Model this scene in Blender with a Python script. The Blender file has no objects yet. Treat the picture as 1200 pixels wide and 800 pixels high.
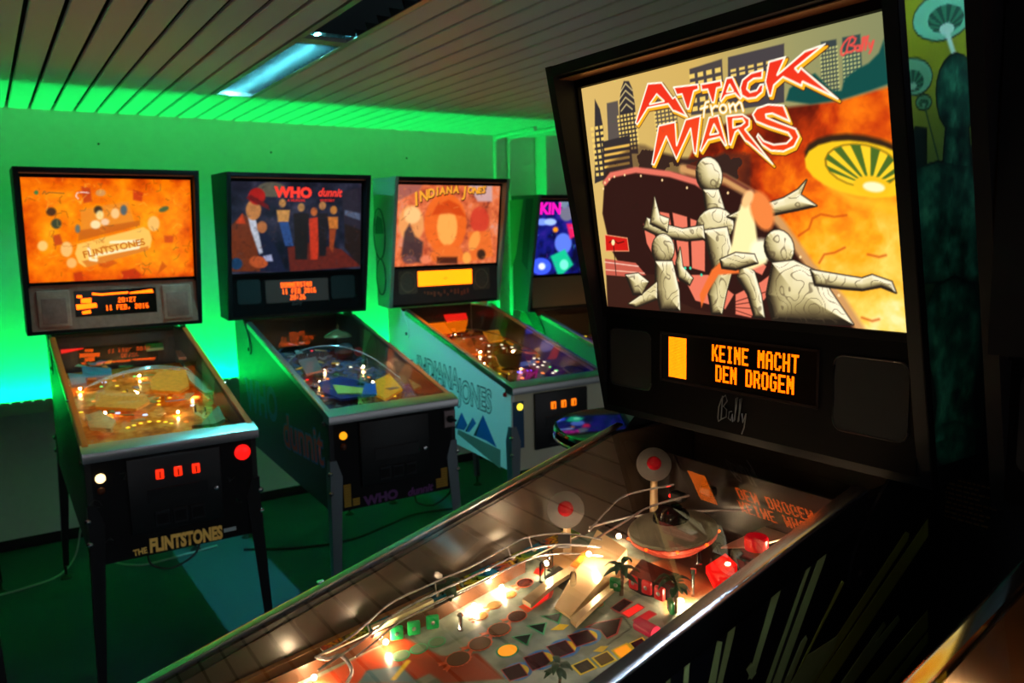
import bpy, bmesh, math, random
import numpy as np
from mathutils import Matrix, Vector

# ------------------------------------------------------------------ camera, world, lights, exposure
scene = bpy.context.scene
COL = scene.collection
cam_d = bpy.data.cameras.new('camera'); cam = bpy.data.objects.new('camera', cam_d); COL.objects.link(cam)
cam.matrix_world = Matrix(((0.83595, 0.08961, -0.54144, 0.0), (-0.54834, 0.09547, -0.83079, 0.0), (-0.02276, 0.99139, 0.12894, 1.5687), (0, 0, 0, 1)))
cam_d.sensor_width = 36.0; cam_d.lens = 28.387; cam_d.clip_start = 0.02; cam_d.clip_end = 60
cam_d.dof.use_dof = True; cam_d.dof.focus_distance = 1.45; cam_d.dof.aperture_fstop = 5.6
scene.camera = cam
scene.view_settings.view_transform = 'Standard'
scene.view_settings.look = 'None'
scene.view_settings.gamma = 1.0
scene.view_settings.use_curve_mapping = False
scene.view_settings.exposure = 0.0
world = bpy.data.worlds.new('world'); scene.world = world; world.use_nodes = True
world.node_tree.nodes['Background'].inputs[0].default_value = (0.60, 0.62, 0.66, 1)
world.node_tree.nodes['Background'].inputs[1].default_value = 0.70
LED_POWER = 1080.0         # emission of the green LED tape on the wall trunking
TUBE_POWER = 900.0        # emission of the cyan fluorescent tubes
BULB_POWER = 560.0        # general illumination bulbs under the playfield glass

# ------------------------------------------------------------------ helpers
def lin(c):
    c = np.asarray(c, float) / 255.0
    return np.where(c <= 0.04045, c / 12.92, ((c + 0.055) / 1.055) ** 2.4)
MATS = {}
def mat(name, rgb=(128, 128, 128), rough=0.5, metal=0.0, emit=None, power=0.0, noise=0.0, nscale=40.0, bump=0.0, spec=0.5, aniso=0.0):
    if name in MATS: return MATS[name]
    m = bpy.data.materials.new(name); m.use_nodes = True; nt = m.node_tree; b = nt.nodes['Principled BSDF']
    c = lin(rgb); b.inputs['Base Color'].default_value = (*c, 1); b.inputs['Roughness'].default_value = rough
    b.inputs['Metallic'].default_value = metal; b.inputs['Specular IOR Level'].default_value = spec
    if emit is not None:
        e = lin(emit); b.inputs['Emission Color'].default_value = (*e, 1); b.inputs['Emission Strength'].default_value = power
    if noise or bump:
        tc = nt.nodes.new('ShaderNodeTexCoord'); n = nt.nodes.new('ShaderNodeTexNoise'); n.inputs['Scale'].default_value = nscale; n.inputs['Detail'].default_value = 5
        nt.links.new(tc.outputs['Object'], n.inputs['Vector'])
        if noise:
            r = nt.nodes.new('ShaderNodeMix'); r.data_type = 'RGBA'
            r.inputs[6].default_value = (*(c * (1 - noise)), 1); r.inputs[7].default_value = (*np.minimum(c * (1 + noise), 1), 1)
            nt.links.new(n.outputs['Fac'], r.inputs[0]); nt.links.new(r.outputs[2], b.inputs['Base Color'])
        if bump:
            bp = nt.nodes.new('ShaderNodeBump'); bp.inputs['Strength'].default_value = bump; bp.inputs['Distance'].default_value = 0.004
            nt.links.new(n.outputs['Fac'], bp.inputs['Height']); nt.links.new(bp.outputs['Normal'], b.inputs['Normal'])
    MATS[name] = m
    return m
def emat(name, rgb=(255, 255, 255), power=1.0):
    if name in MATS: return MATS[name]
    m = mat(name, (20, 20, 20), 0.3, emit=rgb, power=power); return m
def glass_mat(name, ior, tint=(255, 255, 255), rough=0.0):
    if name in MATS: return MATS[name]
    m = bpy.data.materials.new(name); m.use_nodes = True; nt = m.node_tree; nt.nodes.clear()
    o = nt.nodes.new('ShaderNodeOutputMaterial'); mx = nt.nodes.new('ShaderNodeMixShader'); f = nt.nodes.new('ShaderNodeFresnel'); f.inputs[0].default_value = ior
    t = nt.nodes.new('ShaderNodeBsdfTransparent'); t.inputs[0].default_value = (*lin(tint), 1)
    g = nt.nodes.new('ShaderNodeBsdfGlossy'); g.inputs['Roughness'].default_value = rough
    nt.links.new(f.outputs[0], mx.inputs[0]); nt.links.new(t.outputs[0], mx.inputs[1]); nt.links.new(g.outputs[0], mx.inputs[2]); nt.links.new(mx.outputs[0], o.inputs[0])
    MATS[name] = m; return m
def colour_mat(name, power=0.0, rough=0.4, base=1.0):
    """print whose colours are stored on the mesh; power>0 for a back-lit translite"""
    if name in MATS: return MATS[name]
    m = bpy.data.materials.new(name); m.use_nodes = True; nt = m.node_tree; b = nt.nodes['Principled BSDF']
    a = nt.nodes.new('ShaderNodeVertexColor'); a.layer_name = 'Col'; b.inputs['Roughness'].default_value = rough
    if power > 0:
        b.inputs['Base Color'].default_value = (0.01, 0.01, 0.01, 1); b.inputs['Specular IOR Level'].default_value = 0.12
        nt.links.new(a.outputs[0], b.inputs['Emission Color']); b.inputs['Emission Strength'].default_value = power
    else: nt.links.new(a.outputs[0], b.inputs['Base Color'])
    MATS[name] = m; return m

class MB:
    """collects geometry for ONE mesh object"""
    def __init__(s): s.v = []; s.f = []; s.m = []
    def add(s, vs, fs, mi=0):
        o = len(s.v); s.v += [tuple(map(float, p)) for p in vs]; s.f += [tuple(i + o for i in f) for f in fs]; s.m += [mi] * len(fs); return s
    def box(s, x0, x1, y0, y1, z0, z1, mi=0):
        vs = [(x, y, z) for z in (z0, z1) for y in (y0, y1) for x in (x0, x1)]
        return s.add(vs, [(0, 2, 3, 1), (4, 5, 7, 6), (0, 1, 5, 4), (2, 6, 7, 3), (0, 4, 6, 2), (1, 3, 7, 5)], mi)
    def rbox(s, c, d, r=0.002, seg=2, M=None, mi=0):
        bm = bmesh.new(); bmesh.ops.create_cube(bm, size=1.0)
        for v in bm.verts: v.co = Vector((v.co.x * d[0], v.co.y * d[1], v.co.z * d[2]))
        bmesh.ops.bevel(bm, geom=bm.edges[:], offset=r, segments=seg, affect='EDGES', profile=0.5)
        bm.verts.index_update(); vs = []
        for v in bm.verts:
            p = v.co.copy()
            if M is not None: p = M @ p
            vs.append(p + Vector(c))
        fs = [tuple(v.index for v in f.verts) for f in bm.faces]; bm.free(); return s.add(vs, fs, mi)
    def prism(s, pts, fn, a, b, mi=0):
        """extrude 2D polygon pts between depths a and b; fn(u,v,d)->xyz"""
        n = len(pts); vs = [fn(u, v, a) for u, v in pts] + [fn(u, v, b) for u, v in pts]
        fs = [tuple(range(n - 1, -1, -1)), tuple(range(n, 2 * n))] + [(i, (i + 1) % n, n + (i + 1) % n, n + i) for i in range(n)]
        return s.add(vs, fs, mi)
    def lathe(s, prof, c=(0, 0, 0), n=20, M=None, mi=0):
        vs = []; k = len(prof); fs = []
        for i in range(n):
            t = 2 * math.pi * i / n
            for r, z in prof:
                p = Vector((r * math.cos(t), r * math.sin(t), z))
                if M is not None: p = M @ p
                vs.append(p + Vector(c))
        for i in range(n):
            j = (i + 1) % n
            for q in range(k - 1): fs.append((i * k + q, j * k + q, j * k + q + 1, i * k + q + 1))
        if prof[0][0] > 1e-6: fs.append(tuple(i * k for i in range(n - 1, -1, -1)))
        if prof[-1][0] > 1e-6: fs.append(tuple(i * k + k - 1 for i in range(n)))
        return s.add(vs, fs, mi)
    def tube(s, pts, r, n=8, mi=0):
        P = [Vector(p) for p in pts]; rings = []; up = Vector((0, 0, 1)); vs = []; fs = []
        for i, p in enumerate(P):
            d = (P[min(i + 1, len(P) - 1)] - P[max(i - 1, 0)]).normalized()
            a = d.cross(up)
            if a.length < 1e-3: a = d.cross(Vector((0, 1, 0)))
            a.normalize(); b = a.cross(d)
            rr = r[i] if isinstance(r, (list, tuple)) else r
            for k in range(n):
                t = 2 * math.pi * k / n; vs.append(p + a * (rr * math.cos(t)) + b * (rr * math.sin(t)))
        for i in range(len(P) - 1):
            for k in range(n): fs.append((i * n + k, i * n + (k + 1) % n, (i + 1) * n + (k + 1) % n, (i + 1) * n + k))
        fs.append(tuple(range(n - 1, -1, -1))); fs.append(tuple((len(P) - 1) * n + k for k in range(n)))
        return s.add(vs, fs, mi)
    def mesh(s, name, mats, smooth=None):
        me = bpy.data.meshes.new(name); me.from_pydata(s.v, [], s.f); me.validate()
        for m in (mats if isinstance(mats, (list, tuple)) else [mats]): me.materials.append(m)
        if max(s.m, default=0): me.polygons.foreach_set('material_index', s.m[:len(me.polygons)])
        if smooth is not None:
            bm = bmesh.new(); bm.from_mesh(me)
            for f in bm.faces: f.smooth = True
            for e in bm.edges:
                if len(e.link_faces) == 2 and e.calc_face_angle(0) > math.radians(smooth): e.smooth = False
            bm.normal_update(); bm.to_mesh(me); bm.free()
        me.update(); return me
    def obj(s, name, mats, parent=None, smooth=35):
        return place(name, s.mesh(name, mats, smooth), parent)
def place(name, me, parent=None, loc=None):
    o = bpy.data.objects.new(name, me); COL.objects.link(o)
    if parent is not None: o.parent = parent
    if loc is not None: o.location = loc
    return o
def tag(o, label=None, cat=None, kind=None, group=None):
    if label: o['label'] = label
    if cat: o['category'] = cat
    if kind: o['kind'] = kind
    if group: o['group'] = group
    return o
def empty(name, loc, rz=0.0):
    o = bpy.data.objects.new(name, None); COL.objects.link(o); o.location = loc; o.rotation_euler = (0, 0, rz); o.empty_display_size = 0.1; return o
def spline(pts, n=8):
    """Catmull-Rom through pts"""
    P = [np.array(p, float) for p in pts]; P = [2 * P[0] - P[1]] + P + [2 * P[-1] - P[-2]]; out = []
    for i in range(1, len(P) - 2):
        for k in range(n):
            t = k / n; a, b, c, d = P[i - 1], P[i], P[i + 1], P[i + 2]
            out.append(0.5 * (2 * b + (c - a) * t + (2 * a - 5 * b + 4 * c - d) * t * t + (3 * b - a - 3 * c + d) * t ** 3))
    out.append(P[-2]); return [tuple(p) for p in out]

# ---- flat print painter: colours on a fine grid (u,v in metres)
def fbm(U, V, scale, seed, octs=4):
    rng = np.random.RandomState(seed); out = np.zeros_like(U); amp = 1.0; tot = 0
    for o in range(octs):
        g = rng.rand(64, 64); x = (U * scale + 17.3) % 63; y = (V * scale + 5.1) % 63
        i = x.astype(int); j = y.astype(int); fx = x - i; fy = y - j; fx = fx * fx * (3 - 2 * fx); fy = fy * fy * (3 - 2 * fy)
        i2 = (i + 1) % 64; j2 = (j + 1) % 64
        out += amp * ((g[i, j] * (1 - fx) + g[i2, j] * fx) * (1 - fy) + (g[i, j2] * (1 - fx) + g[i2, j2] * fx) * fy)
        tot += amp; amp *= 0.5; scale *= 2.1
    return out / tot
def strokes(cv, n, seed, cols, lo=.004, hi=.02, alpha=.5, w=.0022, zone=None):
    r_ = random.Random(seed); u0, u1, v0, v1 = zone or (cv.U.min(), cv.U.max(), cv.V.min(), cv.V.max())
    for i in range(n):
        x, y, a, L = r_.uniform(u0, u1), r_.uniform(v0, v1), r_.uniform(0, 6.28), r_.uniform(lo, hi); k = r_.uniform(-1, 1)
        cv.line([(x, y), (x + L * math.cos(a), y + L * math.sin(a)), (x + 2 * L * math.cos(a + k), y + 2 * L * math.sin(a + k))], w * r_.uniform(.6, 1.8), r_.choice(cols), .002, alpha)
class Canvas:
    def __init__(s, u0, u1, v0, v1, nx, ny):
        s.nx, s.ny = nx, ny; s.U, s.V = np.meshgrid(np.linspace(u0, u1, nx), np.linspace(v0, v1, ny)); s.C = np.zeros((ny, nx, 3))
    def fill(s, rgb): s.C[:] = np.array(rgb, float); return s
    def mixin(s, a, col): s.C = s.C * (1 - a[..., None]) + np.asarray(col, float) * a[..., None]; return s
    def sdf(s, pts):
        P = np.array(pts, float); d = np.full(s.U.shape, 1e9); ins = np.zeros(s.U.shape, bool); n = len(P)
        for i in range(n):
            a = P[i]; b = P[(i + 1) % n]; e = b - a; wx = s.U - a[0]; wy = s.V - a[1]
            t = np.clip((wx * e[0] + wy * e[1]) / (e @ e + 1e-12), 0, 1); d = np.minimum(d, np.hypot(wx - t * e[0], wy - t * e[1]))
            if abs(e[1]) > 1e-12:
                c = ((a[1] <= s.V) != (b[1] <= s.V)) & (s.U < a[0] + e[0] * (s.V - a[1]) / e[1]); ins ^= c
        return np.where(ins, -d, d)
    def poly(s, pts, rgb, soft=0.0012, alpha=1.0, grow=0.0):
        d = s.sdf(pts) - grow; a = np.clip(0.5 - d / (2 * soft), 0, 1) * alpha
        return s.mixin(a, rgb if callable(rgb) is False else rgb(s))
    def line(s, pts, w, rgb, soft=0.0012, alpha=1.0):
        d = np.full(s.U.shape, 1e9); P = np.array(pts, float)
        for a, b in zip(P[:-1], P[1:]):
            e = b - a; wx = s.U - a[0]; wy = s.V - a[1]; t = np.clip((wx * e[0] + wy * e[1]) / (e @ e + 1e-12), 0, 1); d = np.minimum(d, np.hypot(wx - t * e[0], wy - t * e[1]))
        return s.mixin(np.clip(0.5 - (d - w / 2) / (2 * soft), 0, 1) * alpha, rgb)
    def ramp(s, t, stops):
        x = [k for k, _ in stops]; c = np.array([v for _, v in stops], float)
        return np.stack([np.interp(t, x, c[:, k]) for k in range(3)], -1)
    def obj(s, name, fn, material, parent):
        ny, nx = s.ny, s.nx; me = bpy.data.meshes.new(name); N = nx * ny
        XYZ = fn(s.U.ravel(), s.V.ravel()).astype(np.float32)
        me.vertices.add(N); me.vertices.foreach_set('co', XYZ.ravel())
        i = np.arange(N).reshape(ny, nx); q = np.stack([i[:-1, :-1], i[:-1, 1:], i[1:, 1:], i[1:, :-1]], -1).reshape(-1, 4)
        me.loops.add(q.size); me.loops.foreach_set('vertex_index', q.ravel().astype(np.int32))
        me.polygons.add(len(q)); me.polygons.foreach_set('loop_start', (np.arange(len(q)) * 4).astype(np.int32)); me.polygons.foreach_set('loop_total', np.full(len(q), 4, np.int32))
        me.update(calc_edges=True)
        a = me.color_attributes.new('Col', 'FLOAT_COLOR', 'POINT'); c = np.ones((N, 4), np.float32); c[:, :3] = lin(np.clip(s.C.reshape(-1, 3), 0, 255)); a.data.foreach_set('color', c.ravel())
        me.materials.append(material); return place(name, me, parent)

# ---- lettering as flat filled meshes
def text_mesh(body, size, bold=0.0, shear=0.0, spacing=1.0, extrude=0.0):
    cu = bpy.data.curves.new('lettering', 'FONT'); cu.body = body; cu.size = size; cu.offset = bold; cu.shear = shear; cu.space_character = spacing
    cu.align_x = 'CENTER'; cu.align_y = 'CENTER'; cu.resolution_u = 3; cu.extrude = extrude
    o = bpy.data.objects.new('lettering_tmp', cu); COL.objects.link(o); bpy.context.view_layer.update()
    me = bpy.data.meshes.new_from_object(o.evaluated_get(bpy.context.evaluated_depsgraph_get())); bpy.data.objects.remove(o); bpy.data.curves.remove(cu); return me
def lettering(name, body, size, m, parent, basis, loc, rot=0.0, sx=1.0, **kw):
    """basis=(U,V,N): text runs along U, up along V, facing N"""
    me = text_mesh(body, size, **kw); U, V, N = [Vector(b) for b in basis]; c, s = math.cos(rot), math.sin(rot)
    for v in me.vertices:
        a, b = v.co.x * sx, v.co.y; a, b = a * c - b * s, a * s + b * c; v.co = U * a + V * b + N * v.co.z
    me.name = name; me.materials.clear(); me.materials.append(m); me.update(); return place(name, me, parent, loc)
FONT = {'A': '.XXXX.|XX..XX|XX..XX|XXXXXX|XX..XX|XX..XX|XX..XX', 'B': 'XXXXX.|XX..XX|XXXXX.|XX..XX|XX..XX|XX..XX|XXXXX.', 'C': '.XXXX.|XX..XX|XX....|XX....|XX....|XX..XX|.XXXX.',
 'D': 'XXXXX.|XX..XX|XX..XX|XX..XX|XX..XX|XX..XX|XXXXX.', 'E': 'XXXXXX|XX....|XX....|XXXXX.|XX....|XX....|XXXXXX', 'F': 'XXXXXX|XX....|XX....|XXXXX.|XX....|XX....|XX....',
 'G': '.XXXX.|XX..XX|XX....|XX.XXX|XX..XX|XX..XX|.XXXX.', 'H': 'XX..XX|XX..XX|XX..XX|XXXXXX|XX..XX|XX..XX|XX..XX', 'I': '.XXXX.|..XX..|..XX..|..XX..|..XX..|..XX..|.XXXX.',
 'K': 'XX..XX|XX.XX.|XXXX..|XXXX..|XX.XX.|XX..XX|XX..XX', 'M': 'XX..XX|XXXXXX|XXXXXX|XXXXXX|XX..XX|XX..XX|XX..XX', 'N': 'XX..XX|XXX.XX|XXXXXX|XXXXXX|XX.XXX|XX..XX|XX..XX',
 'O': '.XXXX.|XX..XX|XX..XX|XX..XX|XX..XX|XX..XX|.XXXX.', 'R': 'XXXXX.|XX..XX|XX..XX|XXXXX.|XX.XX.|XX..XX|XX..XX', 'S': '.XXXX.|XX..XX|XX....|.XXXX.|....XX|XX..XX|.XXXX.',
 'T': 'XXXXXX|..XX..|..XX..|..XX..|..XX..|..XX..|..XX..', '0': '.XXXX.|XX..XX|XX..XX|XX..XX|XX..XX|XX..XX|.XXXX.', '1': '..XX..|.XXX..|..XX..|..XX..|..XX..|..XX..|.XXXX.',
 '2': '.XXXX.|XX..XX|....XX|..XXX.|.XX...|XX....|XXXXXX', '6': '.XXXX.|XX....|XX....|XXXXX.|XX..XX|XX..XX|.XXXX.', '7': 'XXXXXX|....XX|...XX.|..XX..|..XX..|..XX..|..XX..',
 ':': '......|..XX..|..XX..|......|..XX..|..XX..|......', ',': '......|......|......|......|..XX..|..XX..|.XX...', ' ': '......|' * 6 + '......'}
def dots(rows, px, pz, dot, fn):
    """list of (text, x0, ztop, vertical scale) -> one mesh of little square dots"""
    b = MB()
    for txt, x0, zt, vs in rows:
        for ci, ch in enumerate(txt):
            for r, line in enumerate(FONT[ch].split('|')):
                for c, k in enumerate(line):
                    if k == 'X':
                        for q in range(vs):
                            x = x0 + (ci * 7 + c) * px; z = zt - (r * vs + q) * pz
                            b.add([fn(x, z - dot), fn(x + dot, z - dot), fn(x + dot, z), fn(x, z)], [(0, 1, 2, 3)])
    return b

# ------------------------------------------------------------------ materials
M_wall = mat('painted_woodchip_wall', (214, 222, 214), 0.85, noise=0.06, nscale=30, bump=0.35)
M_dark_wall = mat('dark_partition', (34, 30, 34), 0.6, noise=0.2, nscale=8)
M_floor = mat('green_floor_covering', (46, 76, 82), 0.75, noise=0.12, nscale=60)
M_slat = mat('aluminium_slat', (222, 218, 212), 0.5, metal=0.05, noise=0.03, nscale=6)
M_void = mat('ceiling_void', (6, 6, 7), 0.9)
M_black = mat('black_paint', (12, 12, 15), 0.55, noise=0.3, nscale=90, spec=.22)
M_blackgloss = mat('black_gloss_paint', (7, 5, 6), 0.6, spec=.08)
M_inner = mat('inner_side_black_brown', (44, 34, 27), 0.32, noise=0.2, nscale=30)
M_chrome = mat('polished_steel', (200, 202, 205), 0.12, metal=1.0)
M_steel = mat('brushed_steel', (176, 178, 180), 0.3, metal=1.0, noise=0.08, nscale=200)
M_legsteel = mat('leg_steel', (120, 130, 136), 0.38, metal=0.85)
M_blacksteel = mat('black_steel', (24, 24, 27), 0.35, metal=0.3)
M_glass = glass_mat('playfield_glass', 1.74)
M_clear = glass_mat('clear_plastic', 1.5, (235, 235, 230), 0.05)
M_white = mat('white_paint', (225, 225, 218), 0.5)
M_wood = mat('lane_wood', (150, 104, 62), 0.4, noise=0.25, nscale=25)
M_rubber = mat('black_rubber', (18, 18, 18), 0.7)
M_red = mat('red_plastic', (190, 16, 22), 0.25)
M_green = mat('green_plastic', (12, 120, 62), 0.3)
M_wire = mat('ramp_wire', (235, 232, 238), 0.22, metal=0.75)
M_palm = mat('palm_green', (26, 66, 40), 0.5, noise=0.35, nscale=120)
M_tan = mat('tan_plastic', (190, 140, 80), 0.4, noise=0.25, nscale=40)
M_rock = mat('moulded_rock', (140, 134, 92), 0.7, noise=0.3, nscale=50, bump=0.5)
M_grille = mat('speaker_cloth', (9, 8, 10), 0.8, noise=0.4, nscale=400)
M_dmd = mat('display_window', (22, 14, 8), 0.12)

# ------------------------------------------------------------------ the room
YW, ZC = 4.85, 2.2644
floor = MB().box(-3.0, 5.4, -1.8, YW + .1, -0.05, 0.0).obj('floor', M_floor); tag(floor, 'dark green floor covering under the pinball machines', kind='structure')
wb = MB().box(-3.0, 5.4, YW, YW + .12, 0.0, 2.36).obj('wall_back', M_wall); tag(wb, 'textured white wall washed with green light', kind='structure')
pil = MB().box(3.39, 5.3, 4.708, YW, 0.0, 2.30).obj('wall_pilaster', M_wall); tag(pil, 'wall projection in the far corner', kind='structure')
wr = MB().box(5.3, 5.4, -1.8, YW, 0.0, 2.36).obj('wall_right', M_wall); tag(wr, 'pale wall far behind the corner', kind='structure')
wl = MB().box(-3.1, -3.0, -1.8, YW, 0.0, 2.36).obj('wall_left_blocker', M_dark_wall); tag(wl, 'unseen dark wall added beyond the machine row to cut light from the left', kind='structure')  # unseen wall, added to keep the world light from entering on this side
part = MB().box(1.42, 1.50, -1.8, 0.86, 0.0, 2.25).obj('wall_partition', M_dark_wall); tag(part, 'dark partition behind the big foreground machine', kind='structure')
nail = MB().lathe([(0.0, -0.004), (0.005, -0.003), (0.006, 0.0)], n=8, M=Matrix.Rotation(math.radians(-90), 3, 'X')).mesh('wall_plug', M_void, 35)
for x, z in ((0.578, 2.104), (1.493, 2.093), (2.376, 2.088)): place('wall_plug', nail, wb, (x, YW, z))
bb = MB()
bb.prism([(YW, 0.0), (YW - .014, 0.0), (YW - .014, 0.045), (YW - .008, 0.055), (YW, 0.055)], lambda u, v, d: (d, u, v), -3.0, 3.39)
tag(bb.obj('baseboard_back', M_black), 'dark skirting along the green wall', kind='structure')
# poster text block on the partition (too small to read)
pb = MB(); rs = random.Random(4)
for i in range(9):
    y = (0.735, 0.750, 0.762, 0.775, 0.787, 0.787, 0.787, 0.787, 0.787)[i]; z = 1.120 - i * 0.0088; yend = (0.680, 0.705, 0.675, 0.700, 0.676, 0.690, 0.684, 0.690, 0.692)[i]
    while y > yend:
        w = rs.uniform(.004, .012); pb.box(1.4192, 1.4200, y - w, y, z - .0018, z + .0018); y -= w + .0025
tag(pb.obj('printed_text_block', mat('tan_print', (150, 108, 66), 0.6), part), kind='stuff')

# ceiling: aluminium slats with open joints
PITCH, GAP0 = 0.1003, 0.1758
ceil = MB().box(-3.0, 5.3, -1.8, YW, ZC + .035, ZC + .06).obj('ceiling', M_void); tag(ceil, 'slatted grey metal ceiling with dark open joints', kind='structure')
def slat_mesh(y0, y1, name='slat'):
    w = PITCH - 0.014; h = 0.012; b = MB()
    prof = [(-w / 2, h), (-w / 2, .003), (-w / 2 + .003, 0), (w / 2 - .003, 0), (w / 2, .003), (w / 2, h), (w / 2 - .0012, h), (w / 2 - .0012, .0035), (-w / 2 + .0012, .0035), (-w / 2 + .0012, h)]
    b.prism(prof, lambda u, v, d: (u, d, ZC + v), y0, y1); return b.mesh(name, M_slat, 30)
LY0, LY1 = 1.482, 4.049
full = slat_mesh(-1.8, YW); short = slat_mesh(LY1 + .004, YW); front = slat_mesh(1.04, LY0 - .004)
for k in range(-31, 51):
    x = GAP0 + (k + .5) * PITCH
    if k in (8, 9):
        place('slat', short, ceil, (x, 0, 0)); place('slat', front, ceil, (x, 0, 0))
    else: place('slat', full, ceil, (x, 0, 0))

# ceiling luminaire: two louvred bays, the far one lit cyan
def luminaire(name, xc, y0, y1, bays, label):
    t = empty(name, (xc, (y0 + y1) / 2, ZC)); tag(t, label, 'ceiling lamp'); yo = -(y0 + y1) / 2; W = .200
    f = MB(); hw = W / 2
    for s in (-1, 1): f.prism([(s * hw, .0), (s * hw, .07), (s * (hw - .003), .07), (s * (hw - .006), .004), (s * (hw - .022), .002), (s * (hw - .022), -.002), (s * hw, -.002)][::(1 if s > 0 else -1)], lambda u, v, d: (u, d, v), y0 + yo, y1 + yo)
    f.box(-hw, hw, y0 + yo, y1 + yo, .068, .072)
    for y in (y0, y1 - .025): f.box(-hw, hw, y + yo, y + .025 + yo, -.002, .07)
    f.obj('lamp_housing', mat('lamp_frame', (150, 150, 142), .35, metal=.4), t)
    for (b0, b1, lit) in bays:
        e = MB().box(-hw + .005, hw - .005, b0 - .03 + yo, b0 + .03 + yo, -.003, .012); e.obj('end_plate', mat('lamp_frame'), t)
        tb = MB()
        tb.tube([(0, b0 + .03 + yo, .046), (0, b1 - .03 + yo, .046)], .013, 10)
        tb.obj('tube', (emat('cool_tube', (206, 232, 255), 330.0) if lit == 'cool' else emat('lit_tube', (105, 228, 240), TUBE_POWER)) if lit else mat('unlit_tube', (150, 160, 160), .3), t)
        # mirror louvre: parabolic cross blades
        bl = MB(); w = hw - .026
        bl.prism([(-.004, .032), (.004, .032), (.016 if not lit else .010, .0)], lambda u, v, d: (d, u, v), -w, w)
        bm_ = bl.mesh('louvre_blade', M_mirror if lit is not True else mat('louvre_satin', (70, 76, 78), .5), 50); bp = .052 if lit else .095; n = int((b1 - b0 - .06) / bp)
        for i in range(n): place('louvre_blade', bm_, t, (0, b0 + .055 + i * bp + yo, 0))
        for s in (-1, 1):
            r = MB().prism([(s * (hw - .023), .0), (s * (hw - .03), .035), (s * (hw - .012), .065), (s * (hw - .006), .004)], lambda u, v, d: (u, d, v), b0 + .03 + yo, b1 - .03 + yo)
            r.obj('reflector', M_mirror, t)
    return t
M_mirror = mat('louvre_mirror', (170, 172, 175), 0.10, metal=1.0)
luminaire('ceiling_lamp', 1.078, LY0, LY1, [(2.834, 4.03, True), (LY0 + .02, 2.834, False)], 'recessed louvred ceiling lamp with a cyan lit far bay and dark near bay')
luminaire('ceiling_lamp', 1.078, -1.78, 1.035, [(-1.76, -.40, 'cool'), (-.40, 1.015, 'cool')], 'recessed louvred ceiling lamp over the walkway behind the viewer')

# wall trunking with LED tape behind its lip: lights the wall and the strip of ceiling next to it
ly = YW - .105
tr = MB(); tr.prism([(YW - .001, .725), (ly + .012, .725), (ly, .797), (ly + .006, .797), (ly + .020, .737), (YW - .001, .737)], lambda u, v, d: (d, u, v), -.85, 3.00)
trunk = tr.obj('cable_trunking', mat('trunking_plastic', (190, 200, 190), .5)); tag(trunk, 'white cable trunking along the wall with green light tape in it', 'trunking')
tp = MB().add([(-.84, ly + .0300, .7385), (2.99, ly + .0300, .7385), (2.99, ly + .0346, .7385), (-.84, ly + .0346, .7385)], [(0, 1, 2, 3)])
tag(tp.obj('led_tape', emat('green_led', (0, 255, 100), LED_POWER), trunk), 'glowing green light tape')
bead = MB().rbox((0, 0, 0), (.010, .004, .005), .0012, 1).mesh('led_bead', emat('green_bead', (60, 255, 150), 2.0), 35)
for i in range(78): place('led_bead', bead, trunk, (-.82 + i * .049, ly - .0005, .791))

# ceiling conduits in the far corner
def conduit(x, y0, name, label):
    b = MB(); pts = [(x - .0, y0, ZC - .014), (x, YW - .07, ZC - .014), (x, YW - .032, ZC - .022), (x, YW - .016, ZC - .05), (x, YW - .014, ZC - .1), (x, YW - .014, .10)]
    o = b.tube(spline(pts, 4), .014, 10).obj(name, M_wall); tag(o, label, 'pipe'); return o
conduit(3.05, 4.35, 'conduit', 'thin pale wall pipe bending into the ceiling, nearer the machines')
conduit(3.16, 4.25, 'conduit', 'thin pale wall pipe bending into the ceiling, nearer the corner')

# ------------------------------------------------------------------ pinball machine builder
HF, SL = 0.8926, 0.2665                       # lockbar height, slope of the glass
WC, WB = 0.2825, 0.3633                       # half widths: cabinet, backbox
PZ0, PS = 0.822, 0.146                        # playfield plane z = PZ0 + PS*y
YB, ZB, YT, ZT = 1.100, 1.415, 1.035, 1.860   # backglass plane, bottom and top edge
BGL = math.hypot(YT - YB, ZT - ZB)
def gz(y): return HF + SL * y
def pz(y, h=0.0): return PZ0 + PS * y + h
def bgp(u, v, d=0.0):                          # backglass (u,v) -> local xyz, d towards the viewer
    t = v / BGL; return (u, YB + (YT - YB) * t - d, ZB + (ZT - ZB) * t)
def bg_np(U, V):
    t = V / BGL; return np.stack([U, YB + (YT - YB) * t, ZB + (ZT - ZB) * t], -1)
def pf_np(U, V): return np.stack([U, V, PZ0 + PS * V], -1)
BG_BASIS = ((1, 0, 0), Vector((0, YT - YB, ZT - ZB)).normalized(), (0, -1, 0))
FR_BASIS = ((1, 0, 0), (0, 0, 1), (0, -1, 0))

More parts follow.
